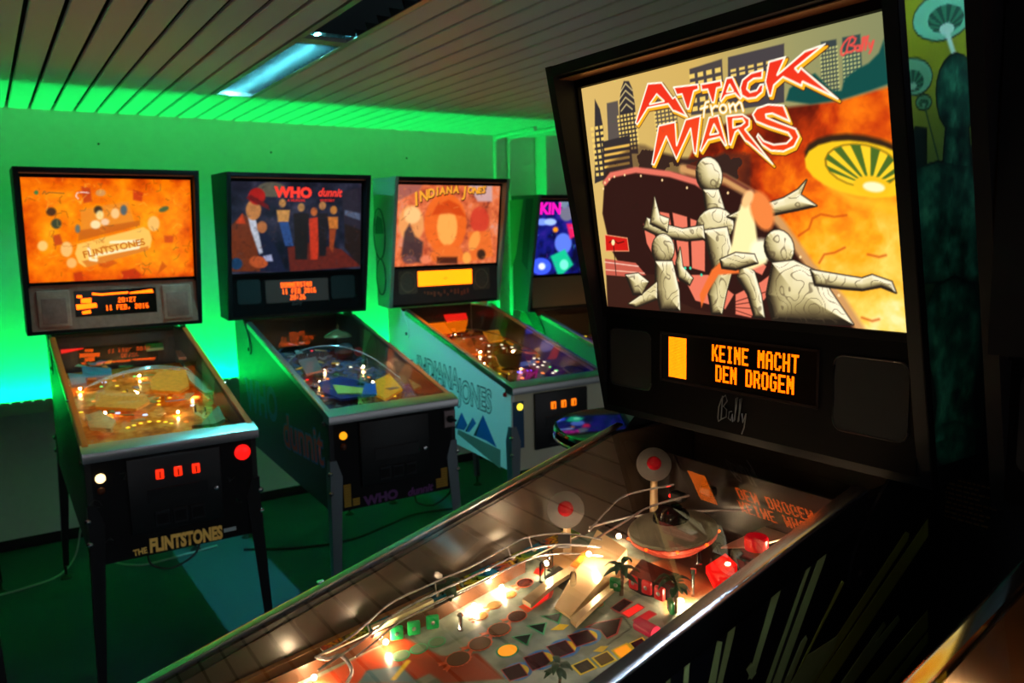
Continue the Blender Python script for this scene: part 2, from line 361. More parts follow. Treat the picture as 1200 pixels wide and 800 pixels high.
def leg_meshes(dz, lm):
    out = []
    top = .705 + dz
    for sx in (-1, 1):
        for sy in (-1, 1):
            # chevron steel leg hugging the corner, splayed towards its foot; origin at the cabinet corner on the floor
            b = MB(); w0, w1, th = .050, .026, .004; zs = (.055, top - .07, top); ox = (.022, .004, .004)
            def ring(z, o, w):
                cx, cy = sx * o, sy * o
                return [(cx, cy - sy * w, z), (cx, cy, z), (cx - sx * w, cy, z), (cx - sx * w, cy - sy * th, z), (cx - sx * th, cy - sy * th, z), (cx - sx * th, cy - sy * w, z)]
            R = [ring(zs[0], ox[0], w1), ring(zs[1], ox[1], w0), ring(zs[2], ox[2], w0 * .55)]
            vs = R[0] + R[1] + R[2]; fs = [tuple(range(6)), tuple(range(17, 11, -1))]
            for k in (0, 6):
                for i in range(6): fs.append((k + i, k + (i + 1) % 6, k + 6 + (i + 1) % 6, k + 6 + i))
            b.add(vs, fs); out.append((sx, sy, b.mesh('leg', lm, 30)))
    return out

def build(spec):
    S = dict(dz=0.0, rail=M_steel, lock=M_steel, legm=M_blacksteel, side=M_black, frontm=M_black, rail_h=.030, box=M_black, boxside=None, slots=None, start=(0, 0, 0), panel=M_blackgloss, yr=1.262)
    S.update(spec); dz = S['dz']; x, y, a = S['pos']
    t = empty('pinball_machine', (x, y, 0), -a); tag(t, S['label'], 'pinball machine', group='pinball machines')
    P = {'root': t}
    # cabinet: open box
    cab = MB(); top = gz(0) - .014
    prof = [(.02, .492), (.02, top + SL * .02), (1.05, top + SL * 1.05), (1.31, 1.172), (1.31, .566)]
    for s in (-1, 1): cab.prism(prof if s < 0 else prof[::-1], lambda u, v, d: (d, u, v), s * WC, s * (WC - .018), 0)
    cab.box(-WC + .018, WC - .018, .0205, .038, .494, top, 2); cab.box(-WC + .018, WC - .018, 1.292, 1.31, .57, 1.17, 2)
    cab.prism([(.02, .494), (.02, .506), (1.31, .579), (1.31, .567)], lambda u, v, d: (d, u, v), -WC + .018, WC - .018, 2)
    P['cab'] = cab.obj('cabinet', [S['side'], M_inner, S['frontm']], t)
    li = MB()
    for s in (-1, 1): li.prism([(.06, .80), (.06, top + .0), (1.06, top + SL * 1.06), (1.28, 1.16), (1.28, .9)], lambda u, v, d: (d, u, v), s * (WC - .0185), s * (WC - .0205))
    li.box(-.262, .262, 1.285, 1.29, .85, 1.165)
    li.obj('inner_lining', M_inner, P['cab'])
    # side rails (L profile along the sloping edge)
    rh = S['rail_h']
    for s in (-1, 1):
        r = MB(); c0, c1 = .045, 1.075
        pr = [(WC - .020, .0), (WC - .0045, .0), (WC - .0010, -.0006), (WC + .0020, -.0024), (WC + .0037, -.0050), (WC + .0042, -.0085), (WC + .0042, -rh), (WC + .0008, -rh), (WC + .0008, -.004), (WC - .020, -.004)]
        pr = [(s * u, v) for u, v in pr]; pr = pr if s < 0 else pr[::-1]
        r.prism(pr, lambda u, v, d: (u, d, gz(d) + v), c0, c1); o = r.obj('side_rail', S['rail'], t, 35)
        cl = MB().rbox((s * (WC + .002), .42, gz(.42) - .002), (.010, .014, .008), .002, 1); cl.obj('rail_screw', M_chrome, o)
    # lockbar
    lb = MB(); h = HF
    pr = [(-.004, h - .036), (-.006, h - .012), (-.003, h - .004), (.004, h - .0005), (.058, h + SL * .058 - .001), (.058, h - .03), (.014, h - .036)]
    lb.prism(pr, lambda u, v, d: (d, u, v), -WC - .006, WC + .006); P['lock'] = lb.obj('lockbar', S['lock'], t, 40)
    # glass
    g = MB().add([(-WC + .018, .058, gz(.058) - .004), (WC - .018, .058, gz(.058) - .004), (WC - .018, 1.08, gz(1.08) - .004), (-WC + .018, 1.08, gz(1.08) - .004)], [(0, 1, 2, 3)])
    P['glass'] = g.obj('playfield_glass', M_glass, t, None)
    # playfield board
    pf = MB(); pf.prism([(.06, pz(.06, -.0135)), (.06, pz(.06, -.0008)), (1.20, pz(1.20, -.0008)), (1.20, pz(1.20, -.0135))], lambda u, v, d: (d, u, v), -.262, .262)
    P['pf'] = pf.obj('playfield', M_wood, t)
    # backbox shell
    yr = S['yr']; bx = MB(); b0, b1, t0, t1 = (1.112, 1.1877), (yr, 1.198), (.9646, 1.8987), (yr, 1.906)
    side = [b0, t0, t1, b1]
    for s in (-1, 1):
        pr = side if s < 0 else side[::-1]
        bx.prism(pr, lambda u, v, d: (d, u, v), s * WB, s * (WB - .020), 1 if S['boxside'] else 0)
    w = WB - .020
    bx.prism([(t0[0] + .001, t0[1] - .0005), (t1[0], t1[1] - .0005), (t1[0], t1[1] - .020), (t0[0] + .004, t0[1] - .020)], lambda u, v, d: (d, u, v), -w, w)
    bx.prism([(b0[0], b0[1] + .0005), (b0[0] - .004, b0[1] + .022), (b1[0], b1[1] + .020), (b1[0], b1[1] + .0005)], lambda u, v, d: (d, u, v), -w, w)
    bx.box(-w, w, yr - .018, yr - .001, 1.205, 1.90)
    P['box'] = bx.obj('backbox', [S['box'], S['boxside'] or S['box']], t)
    # bezel around the glass, recessed
    bz = MB(); hw = .337
    for s in (-1, 1):
        bz.prism([(s * w, -.02), (s * hw, -.02), (s * hw, BGL + .012), (s * w, BGL + .012)], lambda u, v, d: bgp(u, v, d), -.012, .010)
    bz.prism([(-w, BGL), (-w, BGL + .022), (w, BGL + .022), (w, BGL)], lambda u, v, d: bgp(u, v, d), -.012, .012)
    bz.obj('bezel', M_blackgloss, P['box'])
    tl = MB().prism([(.985, 1.876), (1.034, 1.8775), (1.034, 1.8755), (.985, 1.874)], lambda u, v, d: (d, u, v), -w, w); tl.obj('light_baffle', mat('baffle_copper', (214, 140, 96), .3, metal=.8), P['box'])
    lift = MB().prism([(-hw, -.012), (hw, -.012), (hw, .002), (-hw, .002)], lambda u, v, d: bgp(u, v, d), -.006, .010); lift.obj('lift_channel', M_blackgloss, P['box'])
    # hinge plates and bolts on the cabinet sides
    for s in (-1, 1):
        hp = MB(); pts = spline([(1.255, 1.19), (1.155, 1.085), (1.075, 1.035), (1.052, 1.018)], 5); out_ = spline([(1.030, 1.035), (1.045, 1.085), (1.085, 1.14), (1.14, 1.19)], 5)
        poly = pts + out_; poly = poly if s < 0 else poly[::-1]
        hp.prism(poly, lambda u, v, d: (d, u, v), s * (WC + .006), s * (WC + .001)); ho = hp.obj('backbox_hinge', S['side'] if S.get('hinge_like_side') else M_blacksteel, t)
        MB().lathe([(0.0, .006), (.008, .004), (.010, 0)], (s * (WC + .006), 1.062, 1.045), 10, Matrix.Rotation(s * math.radians(90), 3, 'Y')).obj('pivot_bolt', M_black, ho)
    # legs
    for sx, sy, me in leg_meshes(dz, S['legm']):
        cy = .02 if sy < 0 else 1.31
        o = place('leg', me, t, (sx * WC, cy, 0)); f = MB()
        f.lathe([(.0, .058), (.006, .058), (.006, .018), (.012, .016), (.026, .006), (.028, 0.0)], (sx * .012, sy * .012, 0), 14); f.obj('levelling_foot', M_blacksteel, o)
        for i, z in enumerate((.575 + (.05 if sy > 0 else 0), .655 + (.03 if sy > 0 else 0))):
            d = Vector((sx, sy, 0)).normalized(); q = d.to_track_quat('Z', 'Y').to_matrix()
            MB().lathe([(.0, .013), (.006, .0115), (.0095, .006), (.010, 0)], (sx * .003, sy * .003, z + dz), 10, q).obj('leg_bolt', M_chrome, o)
    # coin door
    cd = MB(); cd.rbox((-.004, .014, .712), (.310, .014, .268), .006, 2); P['door'] = cd.obj('coin_door', mat('coin_door_black', (14, 14, 17), .45, noise=.3, nscale=200), t)
    if S['slots']:
        for i in range(3):
            xx = -.056 + i * .060; MB().rbox((xx, .004, .780), (.026, .010, .034), .003, 2).obj('coin_slot_light', S['slots'], P['door'])
            MB().box(xx - .002, xx + .002, -.003, .0, .767, .790).obj('coin_slot', M_black, P['door'])
    for i in range(3):
        xx = -.058 + i * .059; r = MB(); r.rbox((xx, .006, .622), (.050, .006, .055), .003, 1); r.box(xx - .019, xx + .019, .001, .004, .604, .640, 1); r.obj('return_cup', [mat('return_cup_steel', (40, 42, 46), .4, metal=.4), M_black], P['door'])
    MB().rbox((0, .006, .705), (.20, .003, .05), .001, 1).obj('price_plate', mat('plate_black', (20, 20, 23), .35), P['door'])
    MB().lathe([(.0, .012), (.008, .010), (.010, 0)], (.127, .008, .696), 12, Matrix.Rotation(math.radians(90), 3, 'X')).obj('lock', M_chrome, P['door'])
    # flipper buttons
    for s in (-1, 1):
        MB().lathe([(.0, .012), (.009, .010), (.011, 0)], (s * WC, .065, .850), 12, Matrix.Rotation(s * math.radians(90), 3, 'Y')).obj('flipper_button', S.get('flip', mat('flip_brown', (70, 30, 22), .4)), t)
    # speaker panel
    sp = MB(); sp.prism([(-w, 1.205), (w, 1.205), (w, 1.412), (-w, 1.412)], lambda u, v, d: (u, d, v), 1.116, 1.102); P['sp'] = sp.obj('speaker_panel', S['panel'], t)
    P['t'] = t; P['S'] = S
    return P
def finish(P):
    dz = P['S']['dz']
    if dz:
        for c in P['t'].children:
            if not c.name.startswith('leg'): c.location.z += dz
    return P['t']
def front_button(P, u, v, m, r=.014, name='start_button'):
    return MB().lathe([(.0, .010), (r * .7, .0095), (r, .006), (r * 1.15, .004), (r * 1.15, 0)], (u, .020, v), 16, Matrix.Rotation(math.radians(90), 3, 'X')).obj(name, m, P['t'])
def insert(P, pts, m, h=.0006, name='insert', rim=None, grow=1.22):
    """flat lit window in the playfield, pts in playfield coordinates"""
    n = len(pts); cx = sum(p[0] for p in pts) / n; cy = sum(p[1] for p in pts) / n
    b = MB(); b.prism(pts, lambda u, v, d: (u, v, pz(v, d)), 0.0, h); ar = sum(pts[i][0] * pts[(i + 1) % n][1] - pts[(i + 1) % n][0] * pts[i][1] for i in range(n))
    if rim is not None:
        big = [(cx + (p[0] - cx) * grow, cy + (p[1] - cy) * grow) for p in pts]; b.prism(big, lambda u, v, d: (u, v, pz(v, d)), 0.0, h * .5, 1)
    if ar < 0: b.f = [f[::-1] for f in b.f]
    return b.obj(name, [m, rim] if rim is not None else m, P['pf'], None)
def lamp_insert(P, c, r, m, name='insert', asp=1.0):
    return insert(P, [(c[0] + r * math.cos(k * math.pi / 6), c[1] + asp * r * math.sin(k * math.pi / 6)) for k in range(12)], m, .0012, name)
def bulb(P, c, h=.012, r=.005, m=None, name='bulb'):
    z = pz(c[1], h); b = MB(); b.lathe([(0, r), (r * .7, r * .7), (r, 0), (r * .7, -r * .7), (0, -r)], (c[0], c[1], z), 8); return b.obj(name, m or M_bulb, P['pf'])
M_bulb = emat('warm_bulb', (255, 218, 168), BULB_POWER)
def post(P, c, h=.028, r=.004, m=None, top=None):
    z = pz(c[1]); b = MB(); b.lathe([(r * 1.5, 0), (r, .004), (r, h - .006), (r * 1.4, h - .004), (r * .8, h), (0, h)], (c[0], c[1], z), 8); return b.obj('post', m or M_chrome, P['pf'])
def bumper(P, c, r, cap, h=.05, skirt=None):
    z = pz(c[1]); b = MB(); b.lathe([(r, 0), (r * 1.1, .010), (r * .6, .014), (r * .6, h - .012), (0, h - .012)], (c[0], c[1], z), 18); o = b.obj('pop_bumper', skirt or M_white, P['pf'])
    return o, MB().lathe([(r * .9, h - .012), (r * 1.0, h - .010), (r * .98, h + .006), (r * .85, h + .010), (0, h + .012)], (c[0], c[1], z), 20).obj('bumper_cap', cap, P['pf'])
def plastic(P, pts, h, m, name='plastic', th=.0025):
    b = MB(); b.prism(pts, lambda u, v, d: (u, v, pz(v, h + d)), 0, th)
    n = len(pts); ar = sum(pts[i][0] * pts[(i + 1) % n][1] - pts[(i + 1) % n][0] * pts[i][1] for i in range(n))
    if ar < 0: b.f = [f[::-1] for f in b.f]
    return b.obj(name, m, P['pf'], None)
def wire(P, pts, r=.0022, name='wire_ramp', m=None, n=6):
    """pts (x,y,height above playfield)"""
    return MB().tube(spline([(x_, y_, pz(y_, h_)) for x_, y_, h_ in pts], n), r, 6).obj(name, m or M_wire, P['pf'])
def target(P, c, w, h, m, ang=0.0, name='target', z0=.006):
    R = Matrix.Rotation(ang, 3, 'Z'); b = MB(); k = Vector((c[0], c[1], pz(c[1]) + z0 + h / 2)); b.rbox(k, (w, .008, h), .003, 2, R)
    b.lathe([(0, .002), (.003, .0015), (.004, 0)], k + R @ Vector((0, -.0042, 0)), 8, R @ Matrix.Rotation(math.radians(90), 3, 'X'), 1); return b.obj(name, [m, M_steel], P['pf'])

# ================================================================== the big machine in front
E = build(dict(pos=(0.0126, 0.9659, 1.5529), label='big foreground pinball machine titled Attack from Mars, its glass reflecting the ceiling', legm=M_blacksteel, rail=mat('satin_steel_rail', (170, 172, 176), .22, metal=1.0), lock=M_steel, yr=1.31, rail_h=.052, side=mat('navy_black_side', (9, 9, 14), .35), slots=emat('slot_red', (255, 40, 10), 1.5)))
# --- translite art: generic night-sky invasion scene in the same colours, no characters
cv = Canvas(-.337, .337, 0.0, BGL, 470, 320)
gx = (cv.U + .337) / .674
cv.C = cv.ramp(gx, [(0, (214, 178, 102)), (.45, (205, 170, 92)), (.75, (150, 146, 96)), (1, (128, 132, 92))])
DK = (52, 46, 48)
def tower(pts, wins=None, c=DK):
    cv.poly(pts, c)
    if wins:
        (x0, y0), (x1, y1), nx, ny, wc = wins
        for i in range(nx):
            for j in range(ny):
                u = x0 + (x1 - x0) * (i + .5) / nx; v = y0 + (y1 - y0) * (j + .5) / ny; du = abs(x1 - x0) / nx * .32; dv = abs(y1 - y0) / ny * .28
                cv.poly([(u - du, v - dv), (u + du, v - dv), (u + du, v + dv), (u - du, v + dv)], wc, .0009)
YW_ = (236, 200, 104)
cv.poly([(-0.2664,0.411),(-0.2341,0.4111),(-0.2395,0.3363),(-0.2748,0.3351)], (90, 80, 74))
tower([(-0.2294,0.4104),(-0.221,0.4312),(-0.2117,0.4438),(-0.1979,0.4415),(-0.1911,0.4265),(-0.1886,0.3982),(-0.1937,0.3075),(-0.246,0.3125)], ((-0.243,0.3154), (-0.186,0.3854), 6, 9, YW_))
for q in ([(-0.2244,0.4255),(-0.2079,0.4385),(-0.1915,0.4235)], [(-0.2288,0.4135),(-0.2099,0.4263),(-0.1892,0.4092)], [(-0.2309,0.4011),(-0.2119,0.4141),(-0.1909,0.3986)], [(-0.2278,0.3911),(-0.2116,0.4015),(-0.197,0.3901)]): cv.line(q, .0022, (226, 200, 130))
tower([(-0.2999,0.424),(-0.2883,0.4027),(-0.2846,0.366),(-0.2973,0.2665),(-0.3304,0.2602)], ((-0.3256,0.2719), (-0.2832,0.3741), 3, 9, YW_))
tower([(-0.0461,0.4363),(0.0261,0.4398),(0.0222,0.357),(-0.052,0.3599)], ((-0.0516,0.3627), (0.025,0.4305), 4, 5, YW_), (74, 66, 64))
tower([(0.0387,0.4401),(0.148,0.4396),(0.1407,0.3536),(0.0294,0.356)], ((0.0385,0.4065), (0.1449,0.4215), 6, 2, YW_), (70, 64, 66))
tower([(-0.139,0.3972),(-0.0835,0.3978),(-0.0869,0.3273),(-0.1397,0.3332)], ((-0.1436,0.3367), (-0.0851,0.3864), 6, 7, YW_), (84, 74, 66))
tower([(0.2109,0.4294),(0.2359,0.4279),(0.2364,0.3494),(0.2053,0.3504)], ((0.207,0.3539), (0.2382,0.4204), 6, 12, (190, 190, 120)), (56, 66, 66))
tower([(0.2455,0.4282),(0.2733,0.4271),(0.2733,0.3812),(0.2427,0.3628)], ((0.2429,0.3652), (0.2722,0.409), 5, 8, (180, 186, 120)), (50, 72, 70))
tower([(-0.2919,0.3403),(-0.2115,0.3445),(-0.2123,0.2801),(-0.2999,0.2667)], None, (52, 44, 44))
for q in ([(-0.2869,0.3247),(-0.2169,0.3258)], [(-0.289,0.3132),(-0.2187,0.3147)], [(-0.291,0.3016),(-0.2206,0.3035)], [(-0.2931,0.29),(-0.2224,0.2923)]): cv.line(q, .005, (232, 180, 80))
# fire clouds
n1 = fbm(cv.U, cv.V, 14, 3); n2 = fbm(cv.U + n1 * .05, cv.V, 30, 9)
fire = cv.sdf([(0.0406,0.3434),(0.1177,0.3465),(0.2373,0.3421),(0.3369,0.3521),(0.3322,-0.0042),(0.0005,-0.0301),(-0.0157,0.1725),(-0.0846,0.2668),(-0.0486,0.3083)])
heat = np.clip(.42 * n1 + .40 * n2 + .75 * (gx - .48) - .66 * (cv.V / BGL - .42) - .04, 0, 1)
cv.mixin(np.clip(.5 - fire / .006, 0, 1), cv.ramp(heat, [(0, (40, 12, 8)), (.22, (110, 26, 10)), (.38, (196, 58, 12)), (.52, (240, 110, 14)), (.70, (252, 168, 28)), (.9, (255, 214, 96)), (1, (255, 236, 160))]))
cv.poly([(0.144,0.3557),(0.1517,0.3724),(0.1754,0.3836),(0.1978,0.3872),(0.2112,0.3728),(0.2244,0.3585),(0.2396,0.3561),(0.246,0.3718),(0.264,0.3805),(0.2839,0.3862),(0.2997,0.3969),(0.308,0.4131),(0.3126,0.3538),(0.2845,0.3491),(0.2374,0.3433),(0.1873,0.3444)], (18, 74, 68), .002)
smoke = [(-0.3063,0.2603),(-0.2786,0.2988),(-0.252,0.3064),(-0.2047,0.3277),(-0.173,0.3213),(-0.1394,0.3054),(-0.0816,0.2892),(-0.0222,0.2823),(0.0166,0.2902),(0.0696,0.2823),(0.0627,0.213),(-0.2751,0.2311)]
cv.mixin(np.clip(.5 - cv.sdf(smoke) / .008, 0, 1) * (.55 + .45 * (n2 > .48)), (54, 34, 28))
# landed saucer hull
cv.poly([(-0.3176,0.1984),(-0.3024,0.2532),(-0.283,0.274),(-0.2053,0.2795),(-0.1059,0.2654),(-0.0174,0.2409),(0.0629,0.2158),(0.1181,0.166),(0.1688,0.0968),(0.2184,0.0468),(0.2518,0.0005),(0.04,-0.0142),(-0.1436,-0.009),(-0.2547,0.0489),(-0.3062,0.1276)], (48, 22, 18), .002)
cv.line([(-0.2985,0.2598),(-0.2779,0.2736),(-0.2055,0.2779),(-0.1169,0.2631),(-0.0565,0.2451),(-0.025,0.2266)], .011, (226, 112, 92), .002)
cv.line([(-0.0842,0.2698),(0.0115,0.2448),(0.0714,0.2126),(0.1181,0.166),(0.1688,0.0968),(0.2184,0.0468),(0.249,0.0003)], .016, (206, 150, 92), .004)
cv.line([(-0.0713,0.2733),(0.0122,0.2505),(0.0802,0.2135)], .006, (120, 60, 44), .002)
for p in [(-0.2985,0.2598),(-0.2845,0.2656),(-0.2684,0.2695),(-0.2382,0.2706),(-0.1933,0.2657),(-0.138,0.2537),(-0.0782,0.2359),(0.0146,0.2214),(0.1509,0.1117),(0.2158,0.052),(-0.3059,0.2482)]: cv.poly([(p[0]+.0026*math.cos(k),p[1]+.0026*math.sin(k)) for k in (0,1.05,2.1,3.15,4.2,5.24)], (255, 214, 150), .001)
for q in ([(-0.2004,0.1743),(-0.1771,0.1572),(-0.145,0.111),(-0.1205,0.0623),(-0.1629,0.0809),(-0.1968,0.1358)], [(-0.1531,0.1957),(-0.1292,0.1916),(-0.1238,0.1354),(-0.1187,0.0917),(-0.1378,0.0979),(-0.1549,0.1519)], [(-0.1202,0.1928),(-0.085,0.1837),(-0.0906,0.0922),(-0.1144,0.0918)], [(-0.0771,0.1804),(-0.0436,0.1702),(-0.0542,0.0834),(-0.0846,0.0891)], [(-0.11,0.0756),(-0.0468,0.0773),(0.0084,0.0436),(-0.014,0.016),(-0.084,0.0279)], [(0.0122,0.0438),(0.0698,0.0687),(0.0939,0.084),(0.0819,0.0471),(0.0419,0.0043),(0.0084,0.0081)], [(0.0616,0.1125),(0.0829,0.0953),(0.0727,0.0805),(0.0503,0.0888)]):
    cv.poly(q, (232, 118, 92))
for q in ([(0.0069,0.0297),(0.077,0.0513)], [(0.0064,0.025),(0.0721,0.0362)], [(0.0059,0.0203),(0.0653,0.0209)], [(0.0017,0.017),(0.0494,0.0063)], [(-0.1754,0.0907),(-0.2053,0.1275)], [(-0.1495,0.111),(-0.1712,0.1505)]): cv.line(q, .0012, (60, 26, 20))
cv.poly([(-0.3266,0.088),(-0.2625,0.0786),(-0.1826,0.0737),(-0.1695,0.0352),(-0.086,0.0115),(0.0039,0.0016),(0.0397,-0.0173),(-0.3376,-0.0042)], (58, 30, 22), .002)
cv.poly([(-0.3264,0.1043),(-0.2345,0.0966),(-0.2088,0.073),(-0.2643,0.068),(-0.3299,0.0698)], (196, 90, 72))
cv.line([(-0.3277,0.0971),(-0.2282,0.0898)], .002, (250, 210, 190)); cv.line([(-0.3279,0.0808),(-0.2132,0.0763)], .002, (250, 200, 170))
cv.poly([(-0.3175,0.1543),(-0.2513,0.1465),(-0.2505,0.1206),(-0.3208,0.1205)], (205, 26, 20)); cv.line([(-0.3175,0.1543),(-0.2513,0.1465),(-0.2505,0.1206),(-0.3208,0.1205),(-0.3175,0.1543)], .0018, (250, 170, 120))
cv.line([(-0.307,0.1383),(-0.2929,0.1434),(-0.2811,0.1363),(-0.2625,0.1397)], .002, (70, 10, 8)); cv.line([(-0.2944,0.1347),(-0.2976,0.0707)], .002, (36, 20, 18)); cv.poly([(-0.2899,0.1381),(-0.2904,0.1363),(-0.2915,0.1345),(-0.2929,0.1332),(-0.2945,0.1323),(-0.2962,0.132),(-0.2977,0.1323),(-0.2991,0.1332),(-0.3,0.1346),(-0.3004,0.1363),(-0.3004,0.1382),(-0.2998,0.1401),(-0.2987,0.1418),(-0.2973,0.1432),(-0.2957,0.144),(-0.294,0.1443),(-0.2925,0.144),(-0.2912,0.1431),(-0.2902,0.1418),(-0.2898,0.14)], (255, 232, 170))
# plain smooth figures (no faces): pale olive masses of the same size
OL, OD = (206, 188, 138), (92, 80, 58)
wob = fbm(cv.U, cv.V, 16, 21, 3)
def mass(*ps):
    for p in ps:
        d = cv.sdf(p); cv.mixin(np.clip(.5 - (d - .0018) / .002, 0, 1), (36, 28, 22)); R_ = max(.006, -d.min()); t_ = np.clip(1 + d / R_, 0, 1)
        h_ = np.sqrt(np.clip(1 - t_ * t_, 0, 1)) * R_; gy, gx_ = np.gradient(h_, .00142, .00144)
        lit_ = np.clip(.62 - .24 * gx_ - .30 * gy + .22 * (wob - .5) + .18 * (1 - t_) - .16 * t_ ** 4, 0, 1)
        cv.mixin(np.clip(.5 - d / .0026, 0, 1), cv.ramp(lit_, [(0, (40, 32, 24)), (.3, (92, 78, 52)), (.55, (162, 146, 98)), (.8, (222, 206, 152)), (1, (252, 240, 204))]))
        cv.mixin(np.clip((np.sin(wob * 60 + d * 120) - .80) * 6, 0, 1) * np.clip(-d / .006, 0, 1) * .55, (84, 68, 48))
mass([(0.005,0.2555),(0.0042,0.2461),(0.0008,0.2375),(-0.005,0.2304),(-0.0127,0.2257),(-0.0216,0.2238),(-0.0307,0.2248),(-0.0392,0.2289),(-0.0463,0.2355),(-0.0511,0.2441),(-0.0531,0.2537),(-0.0523,0.2634),(-0.0486,0.2722),(-0.0424,0.2791),(-0.0345,0.2837),(-0.0256,0.2853),(-0.0166,0.2839),(-0.0084,0.2797),(-0.0016,0.2731),(0.0029,0.2648)], [(-0.0403,0.2305),(-0.0054,0.2284),(0.0054,0.1896),(-0.0378,0.1852)], [(0.0202,0.1767),(0.0213,0.1676),(0.0184,0.1583),(0.0117,0.1498),(0.0019,0.1428),(-0.0103,0.1381),(-0.0236,0.136),(-0.0369,0.137),(-0.0486,0.1409),(-0.0577,0.1475),(-0.063,0.156),(-0.0641,0.1656),(-0.0607,0.1752),(-0.0534,0.1839),(-0.0429,0.1908),(-0.0304,0.1952),(-0.017,0.1968),(-0.0042,0.1954),(0.0069,0.1913),(0.0153,0.1848)], [(-0.0491,0.1581),(0.0062,0.163),(0.0179,0.0971),(-0.0339,0.0839)],
     [(-0.048,0.1673),(-0.0985,0.1622),(-0.1519,0.173),(-0.1892,0.1855),(-0.202,0.1643),(-0.1556,0.147),(-0.0908,0.1399),(-0.047,0.1427)], [(-0.1816,0.1738),(-0.1624,0.225),(-0.1541,0.1892),(-0.1305,0.182),(-0.1385,0.1565)],
     [(-0.0249,0.0934),(-0.0511,0.0408),(-0.0473,0.0043),(-0.023,0.006),(-0.0062,0.0507),(0.0091,0.0849)], [(0.0295,0.1003),(0.0572,0.086),(0.0677,0.0464),(0.071,0.0063),(0.0492,0.0048),(0.0386,0.045),(0.0193,0.0745)],
     [(0.0082,0.1807),(0.0613,0.1989),(0.096,0.2001),(0.1265,0.2069),(0.1547,0.2188),(0.1713,0.2322),(0.1588,0.2106),(0.1865,0.192),(0.1521,0.1868),(0.1027,0.1804),(0.0402,0.168)])
cv.poly([(0.0399,0.1999),(0.0583,0.2047),(0.0666,0.1816),(0.069,0.1342),(0.0885,0.1184),(0.0834,0.1011),(0.0503,0.0888),(-0.0004,0.1029),(0.0146,0.1361),(0.0259,0.1713)], (255, 236, 168), .003)
cv.poly([(0.1044,0.1928),(0.1063,0.1827),(0.106,0.1731),(0.1034,0.1648),(0.0988,0.1588),(0.0926,0.1556),(0.0854,0.1556),(0.0779,0.1588),(0.0709,0.1649),(0.065,0.1733),(0.0608,0.1832),(0.0589,0.1937),(0.0593,0.2035),(0.0621,0.2118),(0.0669,0.2177),(0.0732,0.2206),(0.0804,0.2204),(0.0878,0.217),(0.0947,0.2109),(0.1004,0.2025)], (238, 130, 62), .004); cv.poly([(0.0644,0.2051),(0.061,0.2011),(0.057,0.1978),(0.0528,0.1956),(0.0488,0.1948),(0.0455,0.1954),(0.043,0.1973),(0.0418,0.2004),(0.0419,0.2044),(0.0433,0.2088),(0.0459,0.2133),(0.0494,0.2173),(0.0534,0.2205),(0.0576,0.2226),(0.0615,0.2234),(0.0648,0.2227),(0.0671,0.2208),(0.0683,0.2178),(0.0683,0.2139),(0.0669,0.2095)], (255, 196, 130), .003); cv.poly([(0.0974,0.1227),(0.0958,0.117),(0.0922,0.1118),(0.0869,0.1076),(0.0803,0.1049),(0.0732,0.1038),(0.0662,0.1047),(0.06,0.1073),(0.0552,0.1115),(0.0524,0.1168),(0.0519,0.1227),(0.0536,0.1285),(0.0574,0.1338),(0.063,0.1379),(0.0696,0.1405),(0.0767,0.1414),(0.0836,0.1404),(0.0896,0.1377),(0.0942,0.1336),(0.0969,0.1284)], (255, 246, 206), .005)
cv.poly([(-0.0036,0.109),(0.0261,0.1033),(0.0239,0.0822),(-0.0227,0.078),(-0.0553,0.0406),(-0.0707,0.0157),(-0.0719,0.0398),(-0.0376,0.0869)], (236, 110, 46), .002)
mass([(-0.0156,0.1058),(0.0202,0.1182),(0.0601,0.1154),(0.0658,0.1008),(0.017,0.0881),(-0.0134,0.0905)], [(-0.1253,0.1241),(-0.128,0.1151),(-0.1332,0.1069),(-0.1405,0.1003),(-0.1493,0.0959),(-0.1587,0.0943),(-0.1677,0.0957),(-0.1755,0.0998),(-0.1813,0.1064),(-0.1843,0.1148),(-0.1844,0.1241),(-0.1816,0.1334),(-0.176,0.1416),(-0.1684,0.1481),(-0.1595,0.1522),(-0.1502,0.1535),(-0.1414,0.1519),(-0.1339,0.1477),(-0.1284,0.1412),(-0.1255,0.1331)], [(-0.1786,0.1007),(-0.1329,0.1013),(-0.1227,0.0457),(-0.1259,0.0057),(-0.1789,0.0023),(-0.1871,0.043)], [(-0.1798,0.0603),(-0.2273,0.0325),(-0.2711,0.0108),(-0.2491,0.0049),(-0.1849,0.026)], [(-0.1096,0.1273),(-0.1078,0.0919),(-0.085,0.0699),(-0.0952,0.0566),(-0.1218,0.0688),(-0.1245,0.0981)], [(-0.2688,0.0714),(-0.2304,0.0759),(-0.2037,0.0595),(-0.2273,0.0325),(-0.2525,0.0313)],
     [(0.1389,0.133),(0.1396,0.124),(0.1375,0.1153),(0.1329,0.1076),(0.1262,0.1018),(0.1179,0.0983),(0.1089,0.0977),(0.1001,0.0999),(0.0922,0.1048),(0.0863,0.112),(0.0828,0.1207),(0.0821,0.13),(0.0844,0.139),(0.0893,0.1467),(0.0963,0.1524),(0.1047,0.1555),(0.1137,0.1559),(0.1224,0.1534),(0.1299,0.1484),(0.1355,0.1414)], [(0.0955,0.1013),(0.1376,0.106),(0.1806,0.0888),(0.2177,0.0359),(0.2379,0.0075),(0.1775,0.0027),(0.0865,0.0015),(0.0784,0.0469)], [(0.1683,0.0913),(0.2208,0.0844),(0.2563,0.0802),(0.2732,0.0858),(0.3034,0.0765),(0.3092,0.0603),(0.2858,0.0683),(0.2553,0.0618),(0.2195,0.063),(0.1743,0.0667)])
